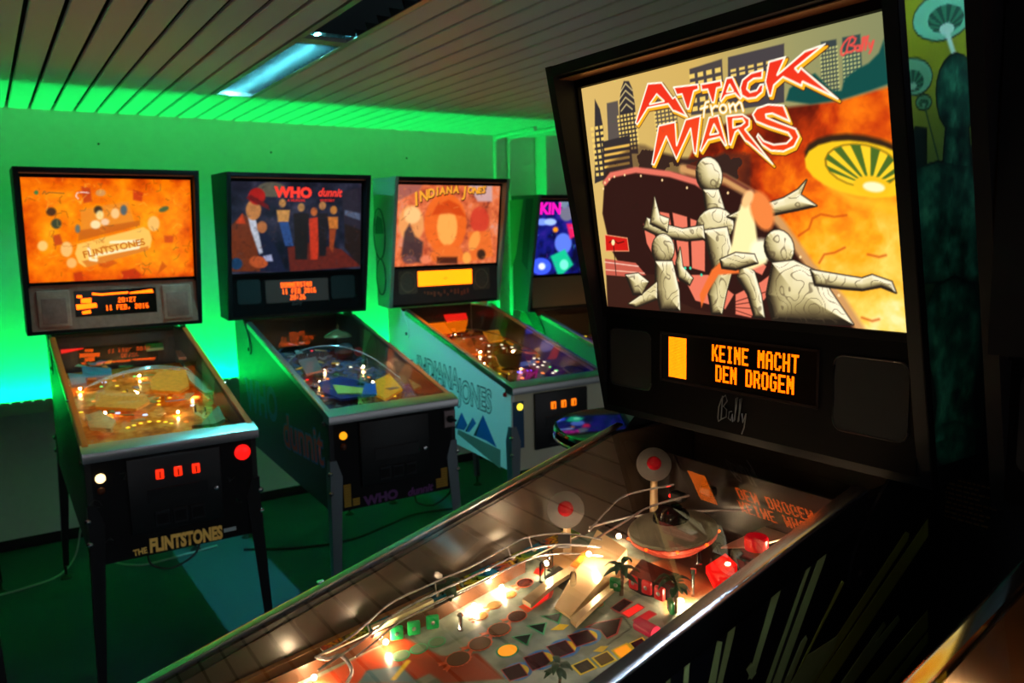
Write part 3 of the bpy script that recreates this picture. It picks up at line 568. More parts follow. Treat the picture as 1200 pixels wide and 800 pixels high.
for p in [(-0.1017,0.0888),(-0.0889,0.089),(-0.0632,0.0769)]: cv.poly([(p[0] + .003 * math.cos(k), p[1] + .003 * math.sin(k)) for k in (0, 1.05, 2.1, 3.15, 4.2, 5.24)], (60, 220, 170))
for q in ([(0.1505,0.1461),(0.1701,0.1566),(0.1775,0.1725),(0.1931,0.1786),(0.2164,0.1739),(0.2366,0.1757)], [(0.1846,0.1025),(0.1947,0.1161),(0.2128,0.1189),(0.2307,0.1268)], [(0.268,0.1165),(0.2854,0.1128),(0.2961,0.1154)], [(0.2529,0.0193),(0.2694,0.0152),(0.2806,0.0187)]): cv.line(q, .003, (196, 70, 16), .002, .8)
# flying saucer at the right
cv.poly([(0.3456,0.2348),(0.3396,0.2252),(0.3263,0.2182),(0.3067,0.2144),(0.2822,0.2143),(0.255,0.2182),(0.2276,0.2258),(0.203,0.2366),(0.184,0.2494),(0.1729,0.263),(0.1713,0.2756),(0.1791,0.286),(0.1954,0.2928),(0.218,0.2957),(0.2444,0.2943),(0.2717,0.2891),(0.2972,0.2807),(0.3188,0.2701),(0.3348,0.2582),(0.3439,0.2461)], (52, 34, 20), .003)
cv.poly([(0.3496,0.2212),(0.3432,0.211),(0.3293,0.2034),(0.309,0.1994),(0.2837,0.1992),(0.2556,0.2033),(0.2275,0.2114),(0.2024,0.2229),(0.1831,0.2367),(0.1721,0.2511),(0.1708,0.2646),(0.1792,0.2757),(0.1962,0.283),(0.2197,0.286),(0.2469,0.2845),(0.2749,0.279),(0.301,0.2701),(0.323,0.2588),(0.3391,0.2461),(0.3482,0.2333)], (246, 196, 30), .002); cv.poly([(0.3212,0.2329),(0.3165,0.2247),(0.3068,0.2184),(0.2931,0.2148),(0.2763,0.2142),(0.2581,0.2168),(0.2402,0.2224),(0.2245,0.2305),(0.2127,0.2405),(0.2063,0.2511),(0.2058,0.2613),(0.2115,0.2699),(0.2224,0.276),(0.2375,0.2791),(0.255,0.279),(0.2731,0.2757),(0.2901,0.2697),(0.3044,0.2616),(0.3149,0.2522),(0.3206,0.2423)], (90, 60, 10), .002); cv.poly([(0.3193,0.2333),(0.3148,0.2255),(0.3055,0.2195),(0.2922,0.216),(0.276,0.2155),(0.2584,0.218),(0.2411,0.2234),(0.226,0.2312),(0.2146,0.2408),(0.2084,0.251),(0.2079,0.2607),(0.2134,0.269),(0.2239,0.2749),(0.2385,0.2779),(0.2553,0.2777),(0.2728,0.2745),(0.2892,0.2687),(0.3031,0.2609),(0.3132,0.2519),(0.3188,0.2424)], (255, 206, 40), .002)
hub = (0.2773,0.2151); ring = [(0.32,0.2332),(0.316,0.226),(0.308,0.2203),(0.2966,0.2166),(0.2824,0.2153),(0.2666,0.2164),(0.2503,0.2201),(0.235,0.2261),(0.222,0.2338),(0.2125,0.2427),(0.2074,0.2521),(0.2072,0.2609),(0.212,0.2685),(0.2211,0.2742),(0.2337,0.2775),(0.2488,0.2782),(0.2648,0.2764),(0.2806,0.2722),(0.2949,0.266),(0.3067,0.2585),(0.3151,0.2501),(0.3196,0.2414)]
for k in range(9, 24, 2):
    a_, b_ = ring[k % 22], ring[(k + 1) % 22]; cv.poly([hub, a_, b_], (74, 104, 36), .0012)
cv.poly([(0.3081,0.2107),(0.3059,0.2066),(0.3012,0.2034),(0.2944,0.2014),(0.2861,0.2008),(0.2771,0.2017),(0.2683,0.2041),(0.2606,0.2077),(0.2547,0.2121),(0.2514,0.217),(0.2509,0.2218),(0.2533,0.226),(0.2584,0.2292),(0.2655,0.2311),(0.274,0.2315),(0.283,0.2304),(0.2916,0.2279),(0.299,0.2243),(0.3045,0.22),(0.3076,0.2153)], (250, 190, 30), .002); cv.poly([(0.2993,0.2115),(0.298,0.2095),(0.2953,0.2079),(0.2913,0.2071),(0.2864,0.2069),(0.2812,0.2076),(0.276,0.2089),(0.2714,0.2108),(0.268,0.2132),(0.266,0.2157),(0.2656,0.2181),(0.2669,0.2201),(0.2698,0.2217),(0.2739,0.2225),(0.2788,0.2226),(0.2841,0.2219),(0.2892,0.2205),(0.2936,0.2186),(0.297,0.2163),(0.2989,0.2139)], (255, 240, 190), .002)
cv.poly([(0.2008,0.225),(0.2496,0.2056),(0.33,0.1869),(0.3294,0.1725),(0.2488,0.1905)], (255, 190, 40), .006, .7)
# title
RED = lambda s: s.ramp(np.clip((s.V - .255) / .15, 0, 1), [(0, (240, 60, 12)), (.5, (236, 70, 30)), (1, (232, 50, 28))])
T = dict(A=[(-0.1497,0.4293),(-0.1149,0.4256),(-0.0912,0.3946),(-0.0851,0.3969),(-0.061,0.3581),(-0.0892,0.3715),(-0.0942,0.3729),(-0.104,0.3861),(-0.1562,0.3867),(-0.1877,0.3606),(-0.1929,0.3644)],
 T1=[(-0.0876,0.4131),(-0.03,0.4089),(-0.0292,0.4002),(-0.0411,0.3986),(-0.0556,0.3705),(-0.0614,0.372),(-0.0692,0.3978),(-0.0814,0.3983)], T2=[(-0.0243,0.4079),(0.0205,0.4068),(0.0211,0.3958),(0.01,0.3955),(0.0019,0.3731),(-0.0036,0.3745),(-0.0104,0.3966),(-0.0237,0.3973)],
 A2=[(0.0316,0.4084),(0.0449,0.4082),(0.0606,0.3733),(0.0569,0.3712),(0.0465,0.3816),(0.0267,0.3805),(0.0166,0.3723),(0.0143,0.3761)],
 C=[(0.1055,0.4089),(0.0821,0.4078),(0.0642,0.4002),(0.0578,0.3886),(0.06,0.3761),(0.0714,0.3691),(0.0883,0.3685),(0.1015,0.3751),(0.1051,0.3869),(0.0977,0.3875),(0.0903,0.3801),(0.0776,0.3795),(0.0721,0.385),(0.0756,0.3937),(0.0862,0.3979),(0.1027,0.3964)],
 K=[(0.1178,0.4189),(0.1487,0.4201),(0.1318,0.3967),(0.1828,0.4217),(0.2177,0.4251),(0.1647,0.4004),(0.1695,0.3946),(0.1744,0.3999),(0.2333,0.3451),(0.1758,0.3786),(0.1738,0.3727),(0.1416,0.3912),(0.1241,0.3819),(0.1179,0.3667),(0.1131,0.3674),(0.1078,0.3897)],
 M=[(-0.1331,0.3524),(-0.091,0.3539),(-0.093,0.3129),(-0.0662,0.3544),(-0.0301,0.357),(-0.049,0.2925),(-0.0542,0.2956),(-0.0565,0.3374),(-0.0974,0.2881),(-0.1165,0.3306),(-0.1545,0.2828),(-0.161,0.2847)],
 A3=[(-0.0125,0.3511),(0.0082,0.3519),(0.021,0.3011),(0.0172,0.3004),(0.007,0.3156),(-0.0185,0.3136),(-0.0362,0.2961),(-0.0398,0.2989)],
 R=[(0.0246,0.3486),(0.0587,0.3469),(0.0722,0.3377),(0.0711,0.3266),(0.0619,0.322),(0.1113,0.2615),(0.0654,0.301),(0.0601,0.304),(0.0473,0.3226),(0.0412,0.3199),(0.03,0.3002),(0.0256,0.3018)],
 S=[(0.1392,0.3496),(0.1103,0.3554),(0.0879,0.3524),(0.0786,0.3436),(0.0844,0.3317),(0.1072,0.3211),(0.1435,0.307),(0.1494,0.2986),(0.1397,0.2921),(0.1156,0.2924),(0.0969,0.3),(0.0868,0.3123),(0.0836,0.3082),(0.0934,0.2936),(0.1091,0.283),(0.1332,0.2795),(0.1535,0.2851),(0.1638,0.2992),(0.1583,0.3117),(0.1318,0.3235),(0.1057,0.3356),(0.1048,0.3401),(0.1171,0.3397),(0.1488,0.3236)])
H = [[(-0.1299,0.4071),(-0.1137,0.3927),(-0.1497,0.3927)], [(0.0374,0.3965),(0.0434,0.3861),(0.031,0.3867)], [(-0.0028,0.3381),(0.0048,0.323),(-0.0132,0.3226)], [(0.0389,0.3409),(0.0579,0.3396),(0.0617,0.3335),(0.0534,0.3295),(0.0376,0.3284)]]
D = {k: cv.sdf(p) for k, p in T.items()}
allT = np.minimum.reduce(list(D.values())); hol = np.minimum.reduce([cv.sdf(h) for h in H]); allT = np.maximum(allT, -hol)
sh = np.roll(np.roll(allT, 2, 1), -3, 0)
cv.mixin(np.clip(.5 - (sh - .0030) / .0016, 0, 1), (60, 20, 10)); cv.mixin(np.clip(.5 - (sh - .0018) / .0014, 0, 1), (250, 176, 30))
fill_ = np.clip(.5 - (allT + .0020) / .0014, 0, 1); tcol = RED(cv)
cv.mixin(np.clip(.5 - (allT - .0010) / .0014, 0, 1), (255, 246, 226)); cv.mixin(fill_, tcol)
for st in ([(-0.01,0.3769),(-0.0167,0.3764),(-0.0205,0.3685),(-0.0243,0.3533)], [(-0.0293,0.3676),(-0.0138,0.369)], [(-0.0061,0.3693),(-0.0042,0.3535)], [(-0.0049,0.3635),(0.0031,0.368),(0.0086,0.3665)], [(0.0271,0.3598),(0.0265,0.3578),(0.0253,0.3561),(0.0235,0.3549),(0.0214,0.3542),(0.0192,0.3542),(0.017,0.3548),(0.015,0.356),(0.0136,0.3577),(0.0128,0.3597),(0.0126,0.3618),(0.0132,0.3637),(0.0145,0.3654),(0.0162,0.3667),(0.0184,0.3673),(0.0206,0.3673),(0.0228,0.3667),(0.0247,0.3655),(0.0261,0.3638),(0.027,0.3618)], [(0.0324,0.3666),(0.0345,0.3532)], [(0.0346,0.3622),(0.0413,0.366),(0.0446,0.3635),(0.0462,0.3537)], [(0.0462,0.3619),(0.0538,0.3669),(0.0579,0.3643),(0.0609,0.3517)]):
    cv.line(st, .0062, (250, 176, 30))
for st in ([(-0.01,0.3769),(-0.0167,0.3764),(-0.0205,0.3685),(-0.0243,0.3533)], [(-0.0293,0.3676),(-0.0138,0.369)], [(-0.0061,0.3693),(-0.0042,0.3535)], [(-0.0049,0.3635),(0.0031,0.368),(0.0086,0.3665)], [(0.0271,0.3598),(0.0265,0.3578),(0.0253,0.3561),(0.0235,0.3549),(0.0214,0.3542),(0.0192,0.3542),(0.017,0.3548),(0.015,0.356),(0.0136,0.3577),(0.0128,0.3597),(0.0126,0.3618),(0.0132,0.3637),(0.0145,0.3654),(0.0162,0.3667),(0.0184,0.3673),(0.0206,0.3673),(0.0228,0.3667),(0.0247,0.3655),(0.0261,0.3638),(0.027,0.3618)] , [(0.0324,0.3666),(0.0345,0.3532)], [(0.0346,0.3622),(0.0413,0.366),(0.0446,0.3635),(0.0462,0.3537)], [(0.0462,0.3619),(0.0538,0.3669),(0.0579,0.3643),(0.0609,0.3517)]):
    cv.line(st, .0036, (255, 246, 232))
for st in ([(0.2509,0.4074),(0.2527,0.414),(0.258,0.4245)], [(0.2427,0.406),(0.2425,0.4125),(0.2477,0.4202),(0.2547,0.4252),(0.2614,0.4261),(0.2662,0.4223),(0.2635,0.4176),(0.2568,0.4155),(0.2639,0.4129),(0.2637,0.4084),(0.2576,0.4061),(0.2509,0.4074),(0.2453,0.4038),(0.2427,0.406)], [(0.2719,0.4085),(0.2712,0.4066),(0.2694,0.4057),(0.2673,0.4061),(0.2657,0.4077),(0.2652,0.4098),(0.266,0.4117),(0.2677,0.4126),(0.2698,0.4122),(0.2714,0.4106)], [(0.2721,0.4119),(0.2717,0.4051)], [(0.2746,0.4051),(0.2775,0.4148),(0.2794,0.4218),(0.2768,0.4212),(0.2747,0.4074)], [(0.2798,0.4052),(0.2829,0.4149),(0.2848,0.4218),(0.2819,0.4207),(0.2802,0.4074)], [(0.286,0.4125),(0.2863,0.4068),(0.2889,0.4069),(0.2924,0.4141)], [(0.2917,0.4131),(0.2887,0.4035),(0.2859,0.3995)]):
    cv.line(st, .0030, (232, 78, 70))
gl = cv.obj('backglass', bg_np, colour_mat('translite_print', 1.15, .1), E['t'])
# --- speaker panel: display, grilles, badge
sp = E['sp']; Y0 = 1.1018
MB().prism([(-.172, 1.283), (.172, 1.283), (.176, 1.287), (.176, 1.369), (.172, 1.373), (-.172, 1.373), (-.176, 1.369), (-.176, 1.287)], lambda u, v, d: (u, d, v), Y0, Y0 - .0006).obj('display_window', M_dmd, sp)
fr = MB()
for (a0, a1, b0, b1) in ((-.180, .180, 1.372, 1.377), (-.180, .180, 1.279, 1.284), (-.180, -.1755, 1.279, 1.377), (.1755, .180, 1.279, 1.377)): fr.box(a0, a1, Y0 - .003, Y0, b0, b1)
fr.obj('display_frame', mat('frame_gloss', (40, 30, 26), .2), sp)
M_dot = emat('amber_dot', (255, 92, 0), 4.5)
d = dots([('KEINE MACHT', -.047, 1.3635, 2), ('DEN DROGEN', -.038, 1.3265, 2)], .00247, .00222, .0019, lambda x_, z_: (x_, Y0 - .0012, z_))
d.obj('display_text', M_dot, sp, None)
bk = MB()
for i in range(18):
    for j in range(34): bk.add([(-.157 + i * .00258, Y0 - .0012, 1.368 - j * .00232 - .0019), (-.157 + i * .00258 + .0021, Y0 - .0012, 1.368 - j * .00232 - .0019), (-.157 + i * .00258 + .0021, Y0 - .0012, 1.368 - j * .00232), (-.157 + i * .00258, Y0 - .0012, 1.368 - j * .00232)], [(0, 1, 2, 3)])
bk.obj('display_block', emat('amber_block', (255, 108, 4), 4.5), sp, None)
def rrect(x0, x1, z0, z1, r, n=5):
    o = []
    for cx, cz, a0 in ((x1 - r, z1 - r, 0), (x0 + r, z1 - r, 90), (x0 + r, z0 + r, 180), (x1 - r, z0 + r, 270)):
        for k in range(n + 1): a_ = math.radians(a0 + 90 * k / n); o.append((cx + r * math.cos(a_), cz + r * math.sin(a_)))
    return o[::-1]
for x0, x1 in ((-.330, -.206), (.206, .330)):
    MB().prism(rrect(x0, x1, 1.252, 1.372, .016), lambda u, v, d_: (u, d_, v), Y0, Y0 - .0012).obj('speaker_grille', M_grille, sp, None)
    rim = MB().tube([(u, Y0 - .001, v) for u, v in rrect(x0, x1, 1.252, 1.372, .016)] + [(x1, Y0 - .001, 1.356)], .0016, 6); rim.obj('grille_rim', mat('panel_edge', (30, 26, 26), .3), sp)
bd = MB()
def badge(b, pts, o, k, r=.0011): b.tube([(o[0] + x_ * k, Y0 - .002, o[1] + z_ * k) for x_, z_ in pts], r, 5)
BALLY = [[(.10, .0), (.16, .9)], [(-.05, .05), (-.02, .45), (.12, .8), (.3, .95), (.38, .75), (.2, .52), (.36, .42), (.34, .15), (.1, .02), (-.02, -.08), (-.05, .05)], [(.60, .4), (.48, .36), (.44, .12), (.55, .05), (.62, .3), (.64, .02)], [(.70, .06), (.80, .6), (.86, .95), (.78, .9), (.74, .1)], [(.88, .06), (.98, .6), (1.04, .95), (.96, .9), (.92, .1)], [(1.06, .4), (1.1, .08), (1.24, .42)], [(1.24, .42), (1.16, -.1), (1.06, -.35)]]
for st in BALLY: badge(bd, st, (-.028, 1.226), .050)
bd.obj('maker_badge', mat('silver_badge', (150, 150, 146), .3, metal=.7), sp)
# --- playfield print
pc = Canvas(-.262, .262, .06, 1.20, 200, 420)
nz = fbm(pc.U, pc.V, 22, 5); pc.C = pc.ramp(nz, [(.25, (96, 112, 104)), (.5, (136, 152, 140)), (.75, (172, 184, 170))])
rs = random.Random(11)
for k in range(70):                                           # faint drawn cityscape panels
    u, v = rs.uniform(-.23, .25), rs.uniform(.25, .95); w_, h_ = rs.uniform(.01, .035), rs.uniform(.02, .06); c = rs.choice([(104, 122, 128), (150, 160, 148), (120, 126, 108), (134, 150, 146)])
    pc.poly([(u, v), (u + w_, v + .004), (u + w_, v + h_), (u, v + h_)], c, .002, .6)
pc.poly([(-0.2164,0.3642),(-0.2208,0.5322),(-0.0903,0.5571),(-0.0923,0.4823)], (168, 62, 34), .003); pc.poly([(-0.1745,0.4482),(-0.1428,0.493),(-0.0823,0.4918),(-0.1534,0.4241)], (88, 122, 140), .003)
pc.line([(-0.1204,0.4699),(-0.1448,0.5063)], .009, (226, 196, 40)); pc.poly([(-0.149,0.5115),(-0.079,0.5981),(0.0065,0.5902),(-0.0526,0.5201)], (150, 60, 32), .003)
pc.poly([(-0.0793,0.9715),(-0.0402,1.088),(0.0758,1.024),(0.0639,0.8722)], (214, 150, 100), .004); pc.poly([(-0.327,0.8552),(-0.2048,0.9544),(-0.0793,0.9715),(-0.0825,0.8506)], (205, 160, 112), .006)
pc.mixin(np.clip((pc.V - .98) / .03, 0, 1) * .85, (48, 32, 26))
for q in ([(0.0094,0.7546),(0.0156,0.8226),(0.0496,0.8102),(0.0564,0.7536)], [(-0.3505,0.7678),(-0.3411,0.8438),(-0.2291,0.8468)]): pc.line(q, .002, (40, 44, 40))
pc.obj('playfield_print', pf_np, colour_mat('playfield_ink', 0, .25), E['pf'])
OR, DKR = mat('ribbon_orange', (206, 84, 34), .3), mat('insert_dark_red', (74, 24, 22), .2)
BRN, TANI = mat('insert_brown', (96, 68, 48), .2), mat('insert_tan', (150, 118, 66), .2)
GRN, DGR = mat('insert_rim_green', (30, 150, 100), .3), mat('insert_dark_green', (18, 40, 36), .2)
YEL, CYA = mat('print_yellow', (230, 200, 40), .3), mat('print_blue', (40, 120, 190), .3)
LITRED, DIMRED, LITOR = emat('insert_lit_red', (255, 30, 26), 1.1), mat('insert_red', (150, 20, 34), .2, emit=(200, 20, 40), power=.35), emat('insert_lit_orange', (255, 150, 10), 1.1)
PLUM, BLK = mat('insert_plum', (52, 22, 30), .2), mat('print_black', (20, 20, 22), .3)
def medal(c, m, rx):
    """round window with a ribbon tail and spiked ring"""
    b = MB(); n = 32
    ringp = [(c[0] + rx * (1.20 if k % 2 else 1.08) * math.cos(k * 2 * math.pi / n), c[1] + rx * (1.20 if k % 2 else 1.08) * math.sin(k * 2 * math.pi / n)) for k in range(n)]
    b.prism(ringp, lambda u, v, d_: (u, v, pz(v, d_)), .0001, .0005, 1)
    for s in (-.5, .5): b.prism([(c[0] + s * rx, c[1] - rx), (c[0] + s * rx * 1.8, c[1] - rx * 1.7), (c[0] + s * rx * 1.2, c[1] - rx * 1.55), (c[0] + s * rx * .7, c[1] - rx * 1.8), (c[0] + s * rx * .2, c[1] - rx)][::(1 if s < 0 else -1)], lambda u, v, d_: (u, v, pz(v, d_)), .0001, .0004, 1)
    b.prism([(c[0] + rx * math.cos(k * math.pi / 10), c[1] + rx * math.sin(k * math.pi / 10)) for k in range(20)], lambda u, v, d_: (u, v, pz(v, d_)), .0004, .0011, 0)
    return b.obj('insert', [m, OR], E['pf'], None)
for c, m, r in (((-0.2006,0.7763), DKR, .0145), ((-0.187,0.7337), TANI, .011), ((-0.1794,0.6956), TANI, .012), ((-0.168,0.6589), TANI, .012), ((-0.1193,0.7023), DKR, .0155), ((-0.1089,0.6589), BRN, .018), ((-0.0986,0.6144), BRN, .018), ((-0.089,0.5674), BRN, .0185), ((-0.0767,0.7895), DKR, .0155), ((-0.2212,0.8449), TANI, .011)): medal(c, m, r)
insert(E, [(-0.1376,0.786),(-0.125,0.7727),(-0.1187,0.7311),(-0.1391,0.731)], LITRED, rim=OR, grow=1.4); insert(E, [(-0.0878,0.867),(-0.0735,0.8508),(-0.0722,0.8224),(-0.0913,0.8169)], LITRED, rim=OR, grow=1.4); insert(E, [(-0.2272,0.823),(-0.2104,0.8288),(-0.2011,0.8119),(-0.2178,0.8102)], LITRED, rim=OR)
for q in ([(-0.0846,0.7333),(-0.0698,0.7585),(-0.0521,0.7385)], [(-0.0791,0.6991),(-0.0647,0.7221),(-0.0458,0.7028)], [(-0.0714,0.6634),(-0.0572,0.686),(-0.0404,0.6663)]): insert(E, q, DGR, rim=GRN, grow=1.35)
def round_ins(c, r, m, rim): return insert(E, [(c[0] + r * math.cos(k * math.pi / 9), c[1] + r * math.sin(k * math.pi / 9)) for k in range(18)], m, rim=rim)
round_ins((-0.049,0.6351), .0155, LITOR, GRN); round_ins((-0.0433,0.8188), .010, mat('insert_copper', (196, 140, 100), .2), GRN)
for c in ((-0.1684,0.5059), (-0.1631,0.5361), (-0.1576,0.5668)): round_ins(c, .0125, mat('insert_sage', (110, 130, 110), .2), GRN)
for q in ([(-0.0138,0.7238),(0.0001,0.7623),(0.0388,0.7529),(0.0275,0.7118)], [(-0.0151,0.6818),(-0.0043,0.7198),(0.0374,0.7089),(0.0283,0.6708)], [(-0.0184,0.6392),(-0.0077,0.6763),(0.0352,0.6656),(0.0262,0.6285)], [(-0.0187,0.5976),(-0.0093,0.6328),(0.032,0.6228),(0.0208,0.5899)]):
    m0 = np.mean(q, 0); q = [tuple(m0 + (np.array(p) - m0) * .78) for p in q]; insert(E, q, PLUM, rim=mat('ink_red_line', (160, 40, 40), .3), grow=1.12)
    c_ = np.mean(q, 0) * .62 + (np.array(q[1]) + np.array(q[2])) * .19; rr_ = np.hypot(*(np.array(q[1]) - np.array(q[3]))) * .5
    for f_, m_, h_ in ((1.12, CYA, .00012), (.84, YEL, .0002)): insert(E, [(c_[0] + rr_ * f_ * math.cos(k * math.pi / 12), c_[1] + rr_ * f_ * math.sin(k * math.pi / 12)) for k in range(24)], m_, h_, 'print_arc')
for q, m in (([(0.0596,0.6827),(0.0633,0.7064),(0.0864,0.7022),(0.0826,0.6789)], BLK), ([(0.0677,0.7163),(0.0706,0.7396),(0.0938,0.7348),(0.0908,0.7119)], mat('insert_amber_off', (110, 90, 54), .2)), ([(0.075,0.7496),(0.0779,0.7734),(0.1003,0.7671),(0.0981,0.7446)], LITOR), ([(0.0811,0.7794),(0.0839,0.8003),(0.1012,0.7947),(0.1009,0.7736)], PLUM)): insert(E, q, m, rim=YEL, grow=1.28)
insert(E, [(-0.0038,0.762),(-0.0008,0.7812),(0.0181,0.8147),(0.0438,0.7826),(0.0415,0.7648),(0.0183,0.7722)], PLUM, rim=mat('ink_red_line'), grow=1.15)
for q in ([(-0.0432,0.7166),(-0.0454,0.7378),(-0.0317,0.7468),(-0.0274,0.7309)], [(0.0534,0.7266),(0.0519,0.7434),(0.0608,0.7516),(0.0657,0.7351)]): insert(E, q, YEL, .0004, 'print_bulb')
for q, m in (([(-0.0175,0.8274),(-0.0223,0.8587),(-0.0045,0.86),(0.0019,0.8273)], PLUM), ([(0.007,0.8284),(0.007,0.863),(0.0221,0.8624),(0.0248,0.8274)], LITRED), ([(0.0366,0.8279),(0.0359,0.8609),(0.0515,0.8613),(0.0537,0.8269)], DIMRED)): insert(E, q, m, rim=mat('ink_red_line'), grow=1.2)
insert(E, [(-0.1885,0.8105),(-0.2019,0.8568),(-0.1264,0.8514),(-0.1153,0.8072)], BLK, .0006, 'ball_hole')
# --- left lane: wooden rail, side plastics, targets, wire ramp
ln = MB(); lp = [(-.232, .30), (-.222, .52), (-.214, .60), (-.225, .70), (-.232, .80)]
for a_, b_ in zip(lp[:-1], lp[1:]): ln.add([(a_[0], a_[1], pz(a_[1])), (b_[0], b_[1], pz(b_[1])), (b_[0], b_[1], pz(b_[1], .024)), (a_[0], a_[1], pz(a_[1], .024)), (a_[0] - .004, a_[1], pz(a_[1])), (b_[0] - .004, b_[1], pz(b_[1])), (b_[0] - .004, b_[1], pz(b_[1], .024)), (a_[0] - .004, a_[1], pz(a_[1], .024))], [(0, 1, 2, 3), (7, 6, 5, 4), (3, 2, 6, 7)])
ln.obj('lane_guide', mat('lane_brown', (88, 54, 34), .3), E['pf'])
wr_ = MB().box(-.262, -.250, .08, .62, 0, .030); wr_.v = [(x_, y_, pz(y_, z_)) for x_, y_, z_ in wr_.v]; wr_.obj('wood_rail', M_wood, E['pf'])
sd = Canvas(-.262, -.226, .40, .93, 40, 300); k_ = fbm(sd.U, sd.V, 60, 8); bands = (sd.V * 9 + k_ * .5) % 1
sd.C = sd.ramp(bands, [(0, (226, 96, 24)), (.18, (240, 190, 30)), (.3, (30, 36, 30)), (.4, (226, 214, 50)), (.55, (120, 180, 40)), (.7, (24, 120, 170)), (.85, (30, 150, 200)), (1, (220, 60, 30))])
sd.mixin((np.abs((bands * 5) % 1 - .5) < .07).astype(float), (16, 16, 16))
so = sd.obj('side_plastic_print', lambda U, V: np.stack([U, V, PZ0 + PS * V + .0292], -1), colour_mat('plastic_ink', 0, .15), E['pf'])
plastic(E, [(-.262, .40), (-.226, .40), (-.226, .93), (-.262, .93)], .0262, mat('plastic_edge', (200, 190, 170), .2), 'side_plastic', .0028)
for c in ((-0.2067,0.5178), (-0.1982,0.5455), (-0.1896,0.5769)): target(E, c, .022, .024, mat('target_green_lit', (14, 150, 74), .3, emit=(10, 160, 70), power=.25), math.radians(72))
tb_ = MB().box(-.236, -.226, .485, .60, .0, .034); tb_.v = [(x_, y_, pz(y_, z_)) for x_, y_, z_ in tb_.v]; tb_.obj('target_backing', mat('backing_cream', (220, 210, 170), .5), E['pf'])
R1 = [(-0.1938,0.3704) + (.05,), (-0.1841,0.4189) + (.06,), (-0.2041,0.4645) + (.06,), (-0.2324,0.5246) + (.06,), (-0.2333,0.608) + (.06,), (-0.2322,0.6867) + (.06,), (-0.2432,0.7688) + (.06,), (-0.2424,0.8174) + (.06,), (-0.2014,0.8678) + (.06,), (-0.1255,0.898) + (.06,)]
R2 = [(-0.1642,0.3643) + (.045,), (-0.1657,0.4251) + (.055,), (-0.1823,0.4694) + (.055,), (-0.2038,0.523) + (.055,), (-0.2082,0.6006) + (.055,), (-0.2076,0.6802) + (.055,), (-0.2109,0.7658) + (.055,), (-0.2039,0.8093) + (.055,), (-0.1715,0.8483) + (.055,), (-0.1105,0.8851) + (.055,)]
wire(E, R1); wire(E, R2); wire(E, [(a_ + .004, b_, h_ - .016) for a_, b_, h_ in R2[1:]], .0018)
for a_, b_ in ((R1[2], R2[2]), (R1[4], R2[4]), (R1[6], R2[6]), (R1[7], R2[7])): wire(E, [a_, ((a_[0] + b_[0]) / 2, (a_[1] + b_[1]) / 2, a_[2] - .02), b_], .0016, 'wire_ramp_hoop', None, 4)
wire(E, [(-0.2232,0.3855) + (.03,), (-0.1976,0.3941) + (.035,), (-0.1973,0.4156) + (.03,), (-0.1624,0.4181) + (.02,), (-0.1491,0.402) + (.01,)], .0035, 'wire_ramp_end')
wire(E, [(-0.2596,0.2478) + (.03,), (-0.3015,0.2671) + (.045,), (-0.3046,0.2733) + (.05,)], .003, 'inlane_wire')
plastic(E, [(-0.22,0.8697), (-0.2016,0.8843), (-0.1608,0.8519), (-0.1784,0.8377)], .050, mat('bracket_grey', (70, 66, 70), .4), 'ramp_bracket', .004)
# centre ramp: bright metal wedge with orange arrow, clear posts
rp = MB(); q = [(-0.0891,0.7609),(-0.0437,0.7584),(-0.0927,0.9309),(-0.1952,0.9464)]; hs = (.004, .004, .040, .040)
rp.add([(u, v, pz(v, h_)) for (u, v), h_ in zip(q, hs)] + [(u, v, pz(v, 0)) for (u, v) in q], [(0, 1, 2, 3), (4, 5, 1, 0), (5, 6, 2, 1), (6, 7, 3, 2), (7, 4, 0, 3)]); rp.obj('metal_ramp', mat('ramp_cream_metal', (226, 196, 150), .3, metal=.25), E['pf'], None)
for q in ([(-0.1407,0.7292),(-0.161,0.7965),(-0.1761,0.9092),(-0.1553,0.9002),(-0.1391,0.7992),(-0.1152,0.7292)], [(-0.0299,0.7477),(-0.0433,0.7988),(-0.0782,0.9177),(-0.0608,0.9121),(-0.0323,0.8083),(-0.0105,0.7446)]): plastic(E, q, .004, mat('ramp_wall_metal', (226, 200, 160), .25, metal=.35), 'ramp_wall', .008)
plastic(E, [(-0.1205,0.8197),(-0.1405,0.8635),(-0.1458,0.8841),(-0.1232,0.8573),(-0.104,0.8219)], .042, mat('arrow_orange', (226, 110, 30), .4), 'ramp_arrow', .001)
for c in ((-0.1773,0.8002), (-0.106,0.8152), (-0.2015,0.8362)): MB().lathe([(.006, 0), (.006, .034), (.004, .038), (.0, .04)], (c[0], c[1], pz(c[1])), 10).obj('clear_post', M_clear, E['pf'])
# saucer toys
def saucer(c, h, R_, M3, body, domec, name, lights=0):
    k = Vector((c[0], c[1], pz(c[1], h))); b = MB()
    b.lathe([(0, -R_ * .22), (R_ * .55, -R_ * .20), (R_ * .96, -R_ * .04), (R_, .0), (R_ * .97, R_ * .05), (R_ * .62, R_ * .20), (R_ * .40, R_ * .28), (0, R_ * .30)], k, 28, M3); b.obj(name, body, E['pf'])
    MB().lathe([(R_ * .42, R_ * .26), (R_ * .40, R_ * .36), (R_ * .28, R_ * .50), (0, R_ * .56)], k, 18, M3).obj(name + '_dome', domec, E['pf'])
    for i in range(lights):
        t_ = i * 2 * math.pi / lights; p = k + M3 @ Vector((R_ * 1.0 * math.cos(t_), R_ * 1.0 * math.sin(t_), -R_ * .06)); MB().lathe([(0, .0035), (.003, .002), (.0035, 0), (.0, -.003)], p, 8).obj('rim_light', emat('rim_amber', (255, 90, 20), 3.0), E['pf'])
tilt = Matrix.Rotation(math.radians(8), 3, 'X')
